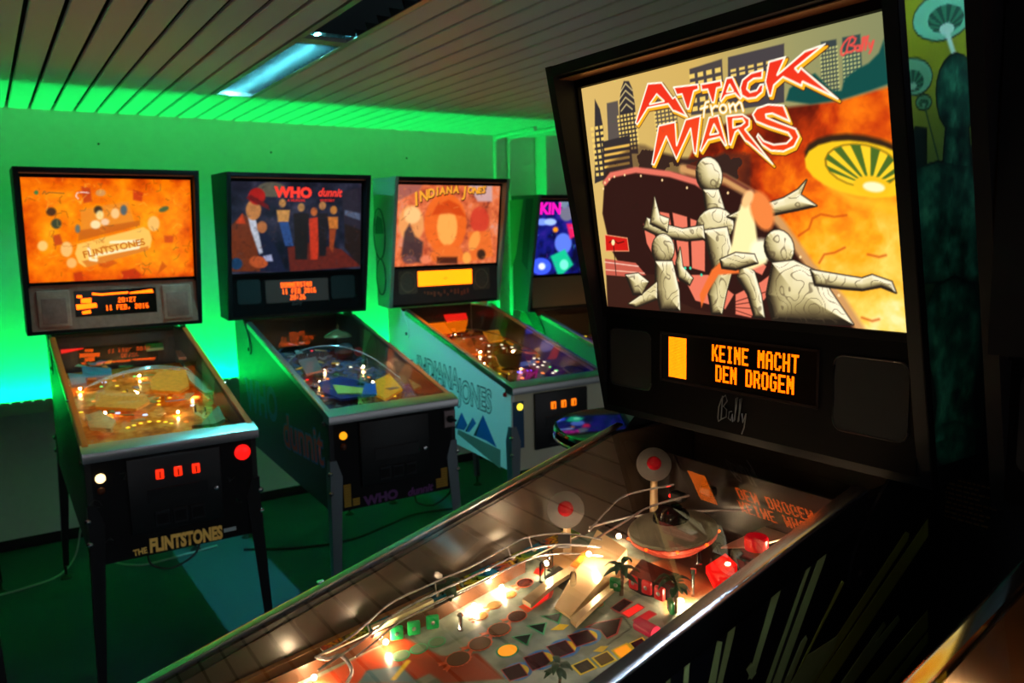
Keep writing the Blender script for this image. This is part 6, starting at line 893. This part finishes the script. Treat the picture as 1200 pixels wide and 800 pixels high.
for q, c in (([(-0.1519,0.2378),(-0.1547,0.2055),(-0.1651,0.1765),(-0.182,0.1536),(-0.2037,0.1392),(-0.228,0.1346),(-0.2524,0.1403),(-0.2746,0.1555),(-0.2924,0.1788),(-0.3041,0.2077),(-0.3086,0.2394),(-0.3056,0.2709),(-0.2954,0.2993),(-0.279,0.3218),(-0.2578,0.3363),(-0.234,0.3413),(-0.2097,0.3363),(-0.1874,0.3218),(-0.1691,0.2989),(-0.1569,0.27)], (240, 160, 90)), ([(-0.1747,0.2852),(-0.1768,0.2706),(-0.1839,0.2575),(-0.1952,0.2472),(-0.2097,0.2407),(-0.2258,0.2385),(-0.242,0.241),(-0.2567,0.2478),(-0.2684,0.2582),(-0.2761,0.2713),(-0.279,0.2857),(-0.2768,0.3),(-0.2699,0.3129),(-0.2587,0.3231),(-0.2445,0.3297),(-0.2285,0.332),(-0.2124,0.3297),(-0.1976,0.3231),(-0.1856,0.3128),(-0.1777,0.2997)], (255, 200, 130)), ([(-0.2887,0.0603),(-0.2713,0.1922),(-0.2414,0.2387),(-0.2081,0.1722),(-0.1537,0.1329),(-0.1606,0.0174),(-0.267,0.0309)], (60, 44, 48)), ([(0.1233,0.2349),(0.119,0.1803),(0.1012,0.1311),(0.0717,0.0925),(0.0336,0.0683),(-0.0093,0.061),(-0.0524,0.0709),(-0.0915,0.097),(-0.1228,0.1362),(-0.1436,0.1847),(-0.1519,0.2378),(-0.1472,0.2903),(-0.1299,0.3376),(-0.1018,0.3751),(-0.0652,0.3994),(-0.0237,0.4081),(0.0189,0.4002),(0.0585,0.3761),(0.0912,0.3379),(0.1136,0.2892)], (240, 104, 30)), ([(0.0621,0.216),(0.0603,0.1829),(0.0521,0.153),(0.0383,0.1294),(0.0202,0.1145),(-0.0002,0.1098),(-0.021,0.1156),(-0.0401,0.1312),(-0.0556,0.1552),(-0.066,0.185),(-0.0705,0.2177),(-0.0686,0.2503),(-0.0604,0.2795),(-0.0469,0.3027),(-0.0293,0.3175),(-0.0092,0.3227),(0.0114,0.3175),(0.0306,0.3025),(0.0464,0.2789),(0.0572,0.2491)], (255, 176, 84)), ([(-0.1054,0.2848),(-0.0753,0.3416),(-0.0003,0.3704),(0.0674,0.3419),(0.1156,0.274),(0.003,0.2939)], (206, 66, 16)), ([(-0.0875,0.0926),(-0.0006,0.1196),(0.0902,0.0976),(0.14,0.0162),(-0.1285,0.0259)], (236, 110, 40)), ([(0.2726,0.2532),(0.2709,0.2286),(0.263,0.2064),(0.2497,0.1889),(0.2324,0.1779),(0.2127,0.1743),(0.1928,0.1786),(0.1744,0.1901),(0.1595,0.2078),(0.1494,0.2299),(0.1451,0.2543),(0.1469,0.2784),(0.1547,0.3002),(0.1677,0.3175),(0.1847,0.3286),(0.204,0.3324),(0.2239,0.3286),(0.2423,0.3174),(0.2575,0.2999),(0.268,0.2778)], (210, 60, 40)), ([(0.1314,0.1856),(0.282,0.1932),(0.315,0.0406),(0.1631,0.0153)], (236, 110, 40)), ([(0.2134,0.1241),(0.2053,0.1073),(0.1947,0.0933),(0.1827,0.0834),(0.1705,0.0786),(0.1592,0.0793),(0.15,0.0855),(0.1438,0.0965),(0.1411,0.1113),(0.1422,0.1283),(0.147,0.146),(0.155,0.1626),(0.1654,0.1766),(0.1773,0.1865),(0.1895,0.1914),(0.2008,0.1908),(0.2101,0.1848),(0.2164,0.1738),(0.2192,0.1591),(0.2182,0.1419)], (250, 160, 70)), ([(-0.3289,0.4505),(-0.1644,0.4531),(-0.1946,0.4157),(-0.3268,0.3594)], (160, 90, 80)), ([(0.1178,0.4575),(0.2837,0.4601),(0.2896,0.3621),(0.1909,0.3617)], (206, 170, 170)), ([(-0.064,0.048),(0.0701,0.0436),(0.0719,0.0037),(-0.0624,0.0088)], (60, 24, 16)), ([(0.2607,0.0525),(0.2598,0.0431),(0.256,0.0347),(0.2499,0.0282),(0.2419,0.0242),(0.2328,0.023),(0.2236,0.0248),(0.2152,0.0294),(0.2083,0.0363),(0.2037,0.0449),(0.2018,0.0543),(0.2027,0.0637),(0.2064,0.072),(0.2125,0.0785),(0.2204,0.0825),(0.2294,0.0838),(0.2386,0.082),(0.2471,0.0775),(0.254,0.0706),(0.2587,0.062)], (40, 26, 20)), ([(0.1621,0.0355),(0.1612,0.0247),(0.1576,0.015),(0.1516,0.0074),(0.1438,0.0027),(0.1349,0.0013),(0.126,0.0034),(0.1177,0.0087),(0.111,0.0167),(0.1064,0.0266),(0.1045,0.0375),(0.1054,0.0482),(0.1089,0.0578),(0.1149,0.0654),(0.1226,0.0701),(0.1314,0.0715),(0.1404,0.0696),(0.1487,0.0643),(0.1555,0.0564),(0.1601,0.0464)], (250, 170, 70)), ([(-0.0963,0.0345),(-0.0979,0.027),(-0.103,0.0204),(-0.1113,0.0153),(-0.1218,0.0122),(-0.1335,0.0115),(-0.1452,0.0131),(-0.1558,0.017),(-0.1643,0.0226),(-0.1699,0.0296),(-0.172,0.0371),(-0.1704,0.0445),(-0.1653,0.0511),(-0.1571,0.0562),(-0.1467,0.0593),(-0.1351,0.0601),(-0.1234,0.0585),(-0.1127,0.0547),(-0.1041,0.0491),(-0.0984,0.0421)], (240, 130, 90)), ([(-0.1933,0.0379),(-0.1952,0.0305),(-0.201,0.024),(-0.2103,0.019),(-0.222,0.016),(-0.2351,0.0153),(-0.2482,0.017),(-0.26,0.0208),(-0.2694,0.0265),(-0.2755,0.0334),(-0.2778,0.0408),(-0.2759,0.0481),(-0.2701,0.0546),(-0.261,0.0596),(-0.2494,0.0626),(-0.2364,0.0633),(-0.2234,0.0618),(-0.2115,0.058),(-0.2019,0.0523),(-0.1957,0.0454)], (110, 70, 70))): cc.poly(q, c, .007, .9)
strokes(cc, 140, 7, [(120, 44, 20), (200, 80, 30), (255, 170, 90), (90, 50, 44), (250, 140, 60)]); cc.obj('backglass', bg_np, colour_mat('translite_warm', 1.1, .15), C_['t'])
TY = emat('title_amber', (255, 168, 44), 1.1); TD = mat('title_shadow', (70, 24, 10), .5)
for txt, c, sz, rot in (('I', (-0.2088,0.3692), 0.105, 10), ('N', (-0.1622,0.3881), 0.082, 10), ('D', (-0.1151,0.4025), 0.068, 9), ('I', (-0.078,0.4123), 0.062, 8), ('A', (-0.0458,0.4173), 0.058, 6), ('N', (-0.0025,0.4225), 0.056, 5), ('A', (0.0413,0.4254), 0.056, 3), ('J', (0.0975,0.4141), 0.08, 0), ('O', (0.1363,0.4242), 0.05, -2), ('N', (0.1705,0.4221), 0.05, -3), ('E', (0.1989,0.4249), 0.052, -4), ('S', (0.2247,0.4276), 0.055, -5)):
    lettering('glass_lettering', txt, sz, TD, C_['t'], BG_BASIS, bgp(c[0] + .003, c[1] - .003, .0012), math.radians(rot), .9, bold=.005, shear=.12); lettering('glass_lettering', txt, sz, TY, C_['t'], BG_BASIS, bgp(c[0], c[1], .0025), math.radians(rot), .9, bold=.002, shear=.12)
x0, x1 = (-0.1852,1.328)[0], (0.167,1.335)[0]
MB().box(x0, x1, 1.0995, 1.1018, 1.300, 1.385).obj('display_screen', emat('display_full_amber', (255, 116, 0), 3.5), C_['sp']); lettering('display_text', '-o-', .03, mat('display_mark', (150, 90, 10), .4, emit=(200, 120, 0), power=.8), C_['sp'], FR_BASIS, ((x0 + x1) / 2, 1.0988, 1.342))
grilles(C_, mat('grille_tan', (92, 70, 56), .8, noise=.5, nscale=80), ((-.305, -.19), (.175, .29)), 1.262, 1.392)
for x_ in (-.25, .232): MB().tube([(x_ + .045 * math.cos(k * .35), 1.0985, 1.327 + .055 * math.sin(k * .35)) for k in range(19)], .003, 5).obj('speaker_ring', mat('ring_tan', (120, 92, 66), .6), C_['sp'])
b = MB(); rs = random.Random(2)
for k in range(14): b.rbox((-.15 + k * .022 + rs.uniform(-.004, .004), 1.0995, 1.255 + rs.uniform(-.01, .01)), (rs.uniform(.008, .018), .004, rs.uniform(.012, .03)), .001, 1)
b.obj('panel_print', mat('panel_print_rust', (140, 66, 44), .6), C_['sp'])
print_pf(C_, 91, [(.25, (80, 40, 20)), (.45, (150, 90, 44)), (.6, (190, 130, 60)), (.78, (120, 130, 70))], 'c')
apron(C_, mat('apron_olive', (120, 110, 70), .5))
dmix(C_, [(p, .010, Lr) for p in [(0.0406,1.163),(0.086,1.062),(0.0603,0.9889),(0.3291,0.5214),(0.4042,0.5282),(0.0886,1.323),(0.3606,1.319)]] + [(p, .008, Lw) for p in [(0.0602,1.178),(0.0913,1.081),(-0.0561,0.8006),(0.0297,0.862),(0.0294,0.8429),(0.1465,0.8959),(0.0779,0.7861),(0.0264,0.6949),(0.2267,0.8855),(0.1947,0.8182),(0.2858,0.9039),(0.2513,0.8162),(0.234,0.7641),(0.2367,0.5759),(0.1578,0.4326),(0.2634,0.5654),(0.2024,0.4487),(0.25,0.4992),(0.1688,0.4793),(0.1691,0.3124),(0.2002,0.3322),(0.1866,1.045),(0.1536,0.9537)]] + [(p, .010, Ly) for p in [(0.1692,0.6756),(-0.0986,0.4061),(-0.0702,0.4104),(-0.058,0.3895),(-0.0368,0.4779)]] + [(p, .014, Lb) for p in [(0.0161,0.3911),(0.0792,0.3979),(0.4039,0.6793),(0.5568,1.04)]] + [(p, .011, Lo) for p in [(0.1191,0.3329),(0.2149,0.5131),(0.2991,0.5513),(0.2527,0.9996),(-0.0303,0.2999)]] + [(p, .010, Lg) for p in [(0.222,0.4067),(0.2138,0.3432)]])
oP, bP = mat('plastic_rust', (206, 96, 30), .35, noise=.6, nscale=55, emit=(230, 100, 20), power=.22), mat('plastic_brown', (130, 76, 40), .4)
for q, h, m_ in (([(0.1449,0.9551),(0.2523,0.9591),(0.1508,0.748),(0.0586,0.7435)], .06, yP), ([(-0.0843,1.211),(0.0317,1.216),(-0.0426,0.9815),(-0.1613,0.9437)], .06, oP), ([(-0.0798,0.917),(0.0391,0.9127),(-0.0923,0.6218),(-0.1933,0.6262)], .04, oP), ([(-0.0056,0.5913),(0.1713,0.5943),(0.0553,0.3624),(-0.1093,0.3645)], .03, bP), ([(0.1951,0.2591),(0.3383,0.3006),(0.3011,0.1836),(0.1726,0.1731)], .03, mat('plastic_lime', (170, 176, 90), .4)), ([(0.0768,1.296),(0.2489,1.335),(0.1696,1.169),(0.0101,1.134)], .09, emat('sign_red'))): plastic(C_, q, h, m_, 'plastic', .010)
clutter(C_, 13, [oP, bP, M_tan, M_clear, mat('plastic_grey'), yP], 46)
wire(C_, [(-.2, .7, .06), (-.1, .88, .08), (.05, .95, .09), (.18, .85, .07), (.24, .55, .04)], .004, m=M_chrome); wire(C_, [(-.23, .35, .03), (-.22, .6, .05), (-.15, .8, .07)], .004)
for c in ((-.1, .55), (.1, .5), (.0, .75), (.18, .7), (-.18, .85), (.05, 1.0), (-.05, .95)): bulb(C_, c, .014, .0042, emat('warm_bulb_small'))
front_button(C_, *(-0.2362,0.7946), emat('button_lit_yellow', (255, 226, 60), 1.8)); 
LN = mat('letter_outline', (30, 46, 40), .5); LF = mat('letter_fill_pale', (222, 232, 220), .45)
for txt, c, sz in (('JONES', (0.3466,0.7958), .155), ('INDIANA', (0.729,0.8601), .155)):
    lettering('side_lettering', txt, sz, LN, C_['t'], SLB, (-WC - .0006, c[0], c[1]), math.radians(-3), .72, bold=.0075); lettering('side_lettering', txt, sz, LF, C_['t'], SLB, (-WC - .0012, c[0], c[1]), math.radians(-3), .72, bold=.001)
lettering('side_lettering', 'Williams', .05, LN, C_['t'], SLB, (-WC - .0006, *(0.6812,0.8708)), math.radians(-4), .8, shear=.3)
bp = MB(); BL_, GR_, DB_ = mat('pyramid_blue', (10, 96, 170), .5), mat('dune_grey', (120, 134, 116), .5), mat('pyramid_shade', (16, 50, 56), .5)
for q, mi, d0 in (([(0.529,0.5768),(0.1207,0.5784),(0.1248,0.4868),(0.5187,0.6011)], 1, .0003), ([(0.478,0.6967),(0.4217,0.6412),(0.4576,0.6083),(0.5362,0.6022)], 0, .0006), ([(0.369,0.6897),(0.3376,0.6654),(0.4068,0.6093),(0.4323,0.6043)], 0, .0006), ([(0.2706,0.7197),(0.1541,0.5837),(0.2455,0.5983),(0.3412,0.6005)], 0, .0006), ([(0.2706,0.7197),(0.3412,0.6005),(0.3658,0.5999)], 2, .0008), ([(0.478,0.6967),(0.5362,0.6022),(0.5539,0.6033)], 2, .0008), ([(0.369,0.6897),(0.4323,0.6043),(0.4493,0.6055)], 2, .0008)):
    n_ = len(q); ar = sum(q[i][0] * q[(i + 1) % n_][1] - q[(i + 1) % n_][0] * q[i][1] for i in range(n_)); q = q if ar < 0 else q[::-1]; bp.prism(q, lambda u_, v_, d_: (-WC - d_, u_, v_), .0001, d0, mi)
bp.obj('pyramid_print', [BL_, GR_, DB_], C_['cab'], None)
for c in ((0.863,0.8893), (0.7728,0.8497)): MB().lathe([(0, .006), (.007, .004), (.009, 0)], (-WC, c[0], c[1]), 10, Matrix.Rotation(math.radians(-90), 3, 'Y')).obj('side_bolt', M_black, C_['t'])
MB().box(-.275, -.215, .0188, .0200, .60, .82).obj('corner_print', mat('corner_blue', (30, 80, 120), .5), C_['cab'])
e_ = MB(); 
for p in ((1.20, 1.60, .075, .14), (1.20, 1.36, .06, .10)): e_.tube([(-WB - .0006, p[0] + p[2] * math.cos(k * .3), p[1] + p[3] * math.sin(k * .3)) for k in range(22)], .004, 5)
e_.prism([(1.14, 1.60), (1.16, 1.68), (1.22, 1.70), (1.25, 1.66), (1.26, 1.60)], lambda u_, v_, d_: (-WB - d_, u_, v_), .0002, .0008); e_.obj('box_side_print', mat('box_print_dark', (40, 66, 54), .6), C_['box'])
finish(C_)

# ---- machine D: blue neon glass, mostly hidden
D_ = build(dict(pos=(3.16, 3.0, 0.0), dz=-.088, label='pinball machine with blue neon backglass half hidden in the corner', legm=M_blacksteel, side=mat('green_side', (70, 150, 100), .45), boxside=mat('box_side_green', (52, 96, 74), .5), rail=M_steel, slots=emat('slot_red')))
cd_ = Canvas(-.337, .337, 0, BGL, 150, 100); n1 = fbm(cd_.U, cd_.V, 16, 95); cd_.C = cd_.ramp(n1, [(.2, (6, 6, 40)), (.5, (14, 20, 110)), (.8, (50, 30, 140))])
for q, c in (([(-0.2308,0.3277),(-0.2328,0.3213),(-0.2396,0.3156),(-0.2506,0.3111),(-0.2646,0.3083),(-0.2804,0.3075),(-0.2962,0.3086),(-0.3106,0.3118),(-0.3221,0.3164),(-0.3297,0.3223),(-0.3327,0.3287),(-0.3307,0.335),(-0.324,0.3407),(-0.3132,0.3452),(-0.2993,0.348),(-0.2837,0.3489),(-0.2679,0.3477),(-0.2534,0.3447),(-0.2416,0.34),(-0.2338,0.3342)], (120, 150, 255)), ([(-0.1724,0.3272),(-0.1741,0.3207),(-0.1801,0.3149),(-0.1898,0.3104),(-0.2022,0.3076),(-0.2161,0.3067),(-0.2302,0.3079),(-0.243,0.311),(-0.2533,0.3157),(-0.2602,0.3216),(-0.2629,0.328),(-0.2612,0.3344),(-0.2553,0.3401),(-0.2458,0.3446),(-0.2335,0.3475),(-0.2196,0.3484),(-0.2056,0.3473),(-0.1927,0.3442),(-0.1822,0.3395),(-0.1752,0.3336)], (160, 190, 255)), ([(-0.0408,0.1922),(-0.0422,0.1723),(-0.0501,0.1545),(-0.0637,0.1405),(-0.0817,0.1319),(-0.1021,0.1293),(-0.123,0.1331),(-0.1423,0.1428),(-0.1582,0.1575),(-0.1691,0.1756),(-0.174,0.1954),(-0.1725,0.215),(-0.1648,0.2326),(-0.1514,0.2464),(-0.1339,0.2551),(-0.1137,0.2578),(-0.0929,0.2544),(-0.0734,0.2449),(-0.0572,0.2304),(-0.046,0.2123)], (90, 120, 230)), ([(-0.188,0.0517),(-0.1904,0.0352),(-0.2004,0.0206),(-0.2169,0.0094),(-0.2381,0.0028),(-0.2621,0.0012),(-0.2864,0.0049),(-0.3085,0.0135),(-0.3265,0.0261),(-0.3385,0.0413),(-0.3435,0.0579),(-0.341,0.0741),(-0.3313,0.0884),(-0.3152,0.0995),(-0.2944,0.1063),(-0.2707,0.1081),(-0.2465,0.1047),(-0.2241,0.0963),(-0.2057,0.0839),(-0.1933,0.0685)], (60, 90, 255)), ([(-0.2339,0.0535),(-0.2346,0.047),(-0.2378,0.0411),(-0.2432,0.0366),(-0.2502,0.0339),(-0.2582,0.0332),(-0.2663,0.0345),(-0.2738,0.0379),(-0.2799,0.0428),(-0.284,0.049),(-0.2858,0.0556),(-0.2851,0.0621),(-0.2819,0.0679),(-0.2765,0.0724),(-0.2696,0.0752),(-0.2617,0.0759),(-0.2536,0.0746),(-0.2461,0.0713),(-0.2399,0.0663),(-0.2357,0.0602)], (230, 236, 255)), ([(-0.2,0.1164),(-0.0911,0.1559),(-0.0143,0.0558),(-0.122,-0.0215)], (20, 190, 140)), ([(-0.0552,0.0573),(-0.0559,0.0473),(-0.0599,0.0383),(-0.0667,0.0314),(-0.0757,0.0271),(-0.086,0.0259),(-0.0966,0.028),(-0.1064,0.033),(-0.1144,0.0405),(-0.12,0.0498),(-0.1225,0.0599),(-0.1218,0.0699),(-0.1179,0.0788),(-0.1111,0.0857),(-0.1022,0.09),(-0.092,0.0913),(-0.0814,0.0893),(-0.0716,0.0843),(-0.0635,0.0768),(-0.0578,0.0675)], (120, 255, 210)), ([(-0.1833,-0.1603),(-0.184,-0.167),(-0.1873,-0.1729),(-0.1927,-0.1774),(-0.1999,-0.1801),(-0.208,-0.1806),(-0.2163,-0.179),(-0.224,-0.1754),(-0.2302,-0.1702),(-0.2345,-0.1638),(-0.2363,-0.157),(-0.2356,-0.1503),(-0.2323,-0.1444),(-0.2269,-0.1399),(-0.2198,-0.1372),(-0.2117,-0.1366),(-0.2034,-0.1382),(-0.1957,-0.1418),(-0.1894,-0.147),(-0.1851,-0.1534)], (220, 236, 255)), ([(-0.0451,0.3789),(-0.0463,0.3642),(-0.0526,0.351),(-0.0635,0.3405),(-0.0777,0.3339),(-0.0939,0.3317),(-0.1105,0.3342),(-0.1258,0.341),(-0.1384,0.3516),(-0.147,0.3647),(-0.1509,0.3793),(-0.1496,0.3938),(-0.1434,0.4069),(-0.1327,0.4173),(-0.1187,0.4239),(-0.1026,0.4263),(-0.0861,0.424),(-0.0707,0.4173),(-0.0579,0.4068),(-0.0491,0.3936)], (110, 110, 130)), ([(-0.0925,0.3158),(-0.012,0.315),(-0.0048,0.2399),(-0.0568,0.2194)], (220, 30, 90)), ([(-0.1552,0.2797),(-0.1557,0.2748),(-0.1581,0.2704),(-0.1622,0.267),(-0.1675,0.2648),(-0.1735,0.2641),(-0.1796,0.265),(-0.1852,0.2673),(-0.1899,0.2709),(-0.193,0.2753),(-0.1944,0.2802),(-0.1939,0.2851),(-0.1915,0.2894),(-0.1874,0.2929),(-0.1822,0.295),(-0.1762,0.2957),(-0.1701,0.2949),(-0.1644,0.2926),(-0.1598,0.289),(-0.1566,0.2846)], (255, 150, 20)), ([(-0.1244,-0.0705),(-0.1247,-0.0773),(-0.1271,-0.0832),(-0.1311,-0.0879),(-0.1364,-0.0907),(-0.1426,-0.0914),(-0.1489,-0.09),(-0.1547,-0.0866),(-0.1596,-0.0815),(-0.163,-0.0752),(-0.1645,-0.0684),(-0.1641,-0.0617),(-0.1618,-0.0557),(-0.1578,-0.0511),(-0.1525,-0.0483),(-0.1464,-0.0475),(-0.1401,-0.0489),(-0.1342,-0.0523),(-0.1293,-0.0574),(-0.1259,-0.0637)], (255, 130, 20)), ([(-0.1171,-0.0764),(0.122,-0.061),(0.1336,-0.1745),(-0.0748,-0.1727)], (120, 96, 90)), ([(-0.0852,0.4524),(-0.086,0.4395),(-0.0905,0.4278),(-0.0984,0.4186),(-0.1089,0.4126),(-0.1209,0.4106),(-0.1333,0.4126),(-0.1448,0.4185),(-0.1542,0.4277),(-0.1608,0.4393),(-0.1639,0.4521),(-0.1631,0.4649),(-0.1586,0.4764),(-0.1508,0.4856),(-0.1404,0.4916),(-0.1285,0.4937),(-0.1162,0.4918),(-0.1046,0.486),(-0.0951,0.4769),(-0.0884,0.4653)], (110, 130, 150))): cd_.poly(q, c, .006)
strokes(cd_, 50, 9, [(120, 160, 255), (10, 10, 60), (60, 200, 255), (150, 40, 200)]); cd_.obj('backglass', bg_np, colour_mat('translite_blue', 1.3, .1), D_['t'])
u, v = (-0.2788,0.4055); lettering('glass_lettering', 'KIN', .095, emat('neon_pink', (255, 20, 190), 1.2), D_['t'], BG_BASIS, bgp(u + .055, v, .002), 0, 1.0, bold=.004)
for q in ([(-0.2735,-0.1818),(-0.2455,-0.1237),(-0.2298,-0.0758)], [(-0.1551,-0.1786),(-0.1464,-0.1241),(-0.1564,-0.0852)]): MB().tube([bgp(a_, b_, .003) for a_, b_ in q], .004, 6).obj('neon_tube', emat('neon_red', (220, 20, 60), 1.0), D_['t'])
MB().box(-.33, .33, 1.098, 1.1018, 1.215, 1.40).obj('panel_face', mat('panel_gold', (110, 84, 50), .4), D_['sp'])
e_ = MB(); e_.prism([(1.28, 1.88), (1.13, 1.88), (1.22, 1.55), (1.28, 1.45)], lambda u_, v_, d_: (-WB - d_, u_, v_), .0002, .0008); e_.prism([(1.10, 1.88), (1.02, 1.88), (1.10, 1.45), (1.16, 1.50)], lambda u_, v_, d_: (-WB - d_, u_, v_), .0002, .0008, 1); e_.obj('box_side_print', [mat('print_lime', (110, 170, 110), .6), mat('print_deep_green', (24, 60, 54), .6)], D_['box'], None)
print_pf(D_, 97, [(.25, (60, 30, 30)), (.5, (140, 60, 40)), (.75, (150, 140, 120))], 'd')
apron(D_, mat('apron_blackish'))
clutter(D_, 17, [oP, mat('plastic_grey'), blueP], 14)
dmix(D_, [((.0, .9), .012, Lr), ((.08, 1.0), .012, Lw), ((-.15, .95), .012, Lo), ((-.08, .7), .012, Ly), ((0.2918,1.383), .020, Lw), ((0.1943,1.392), .018, Lr), ((0.1331,1.165), .010, Ly)])
for c in ((-.1, 1.02), (.1, .95)): bulb(D_, c, .03, .008, emat('warm_bulb_small'))
finish(D_)

# ---- machine F: lower right corner, next to the big one;  machine G: only its legs show at the left edge
F_ = build(dict(pos=(.0126, .15, 1.5529), label='pinball machine in the bottom corner beside the big one, steel rail and amber glow', rail=M_chrome, side=mat('navy_black_side'), slots=emat('slot_red')))
print_pf(F_, 101, [(.25, (70, 30, 10)), (.5, (170, 90, 30)), (.75, (220, 150, 70))], 'f'); apron(F_, mat('apron_blackish')); clutter(F_, 21, [oP, yP, bP, M_tan], 18)
for c in ((-.2, .98), (-.1, .9), (.1, .8), (-.22, .75)): bulb(F_, c, .02, .005, emat('warm_bulb_small'))
cf = Canvas(-.25, .25, 0, BGL, 60, 40); cf.C = cf.ramp(fbm(cf.U, cf.V, 14, 7), [(.2, (80, 20, 10)), (.5, (190, 90, 20)), (.8, (240, 190, 90))]); cf.obj('backglass', bg_np, colour_mat('translite_orange'), F_['t'])
MB().box(-.34, -.25, 1.03, 1.036, 1.41, 1.87).obj('glass_frame', M_black, F_['t']); MB().box(.25, .34, 1.03, 1.036, 1.41, 1.87).obj('glass_frame', M_black, F_['t']); amber_panel(F_, None, -.17, .17, 1.285, 1.375, (1, 1), 1); grilles(F_, M_grille, ((-.33, -.2), (.2, .33)), 1.25, 1.38); finish(F_)
G_ = build(dict(pos=(-.3504, 2.93, 0.0), label='black pinball machine cut off by the photo edge, only its legs in view', side=M_black, slots=emat('slot_red')))
print_pf(G_, 103, [(.25, (30, 30, 60)), (.5, (90, 70, 110)), (.75, (170, 150, 150))], 'g'); apron(G_, mat('apron_blackish')); clutter(G_, 23, [blueP, M_tan], 12)
cg = Canvas(-.337, .337, 0, BGL, 60, 40); cg.C = cg.ramp(fbm(cg.U, cg.V, 14, 9), [(.2, (20, 10, 50)), (.5, (90, 60, 120)), (.8, (200, 150, 120))]); cg.obj('backglass', bg_np, colour_mat('translite_dim'), G_['t'])
amber_panel(G_, None, -.17, .17, 1.285, 1.375, (1, 1), 1); grilles(G_, M_grille, ((-.33, -.2), (.2, .33)), 1.25, 1.38); finish(G_)

# ------------------------------------------------------------------ round table and cables
tb = empty('bar_table', (1.755, 1.91, 0)); tag(tb, 'round glass-topped bar table behind the big machine', 'table')
MB().lathe([(0, .940), (.285, .940), (.298, .943), (.300, .949), (.296, .955), (.284, .957), (0, .957)], n=48).obj('table_top', mat('smoked_glass_top', (30, 60, 50), .06, spec=.8), tb)
MB().lathe([(.291, .918), (.300, .918), (.302, .924), (.300, .930), (.291, .930), (.289, .924), (.291, .918)], n=48).obj('rim_ring', M_chrome, tb)
MB().lathe([(.16, .930), (.16, .918), (.035, .905), (.030, .88), (.030, .06), (.05, .03)], n=24).obj('column', M_steel, tb)
MB().lathe([(0, .035), (.05, .035), (.20, .012), (.215, .004), (.215, 0)], n=32).obj('base', M_steel, tb)
def cable(pts, r, m, label, name='power_cord'):
    o = MB().tube(spline(pts, 6), r, 6).obj(name, m); tag(o, label, 'cable', group='loose cords on the floor'); return o
Mw, Mk = mat('white_cord', (150, 170, 160), .5), mat('black_cord', (10, 10, 10), .5)
cable([(.30, 4.40, .20), (.26, 4.38, .06), (.18, 4.30, .008), (.05, 4.24, .006), (-.10, 4.22, .006), (-.5, 4.26, .006)], .005, Mw, 'pale cord drooping from the wall near the leftmost legs')
cable([(.36, 4.40, .10), (.40, 4.34, .02), (.50, 4.22, .006), (.62, 4.2, .006), (.9, 4.24, .006)], .005, Mw, 'pale cord on the floor behind the orange backglass machine')
cable([(1.0, 4.1, .006), (1.25, 3.95, .006), (1.5, 3.9, .006), (1.75, 3.98, .006), (1.95, 4.05, .006), (2.2, 4.0, .006)], .006, Mk, 'black cord snaking on the floor under the middle machine')
cable([(.40, 3.00, .490), (.41, 2.99, .45), (.47, 2.98, .425), (.55, 2.99, .45), (.58, 3.00, .490)], .004, Mk, 'black cord looping below the front of the orange backglass machine')
cable([(1.46, 3.03, .490), (1.47, 3.02, .45), (1.54, 3.01, .43), (1.62, 3.02, .46), (1.64, 3.03, .490)], .004, Mk, 'black cord looping below the front of the silver legged machine')
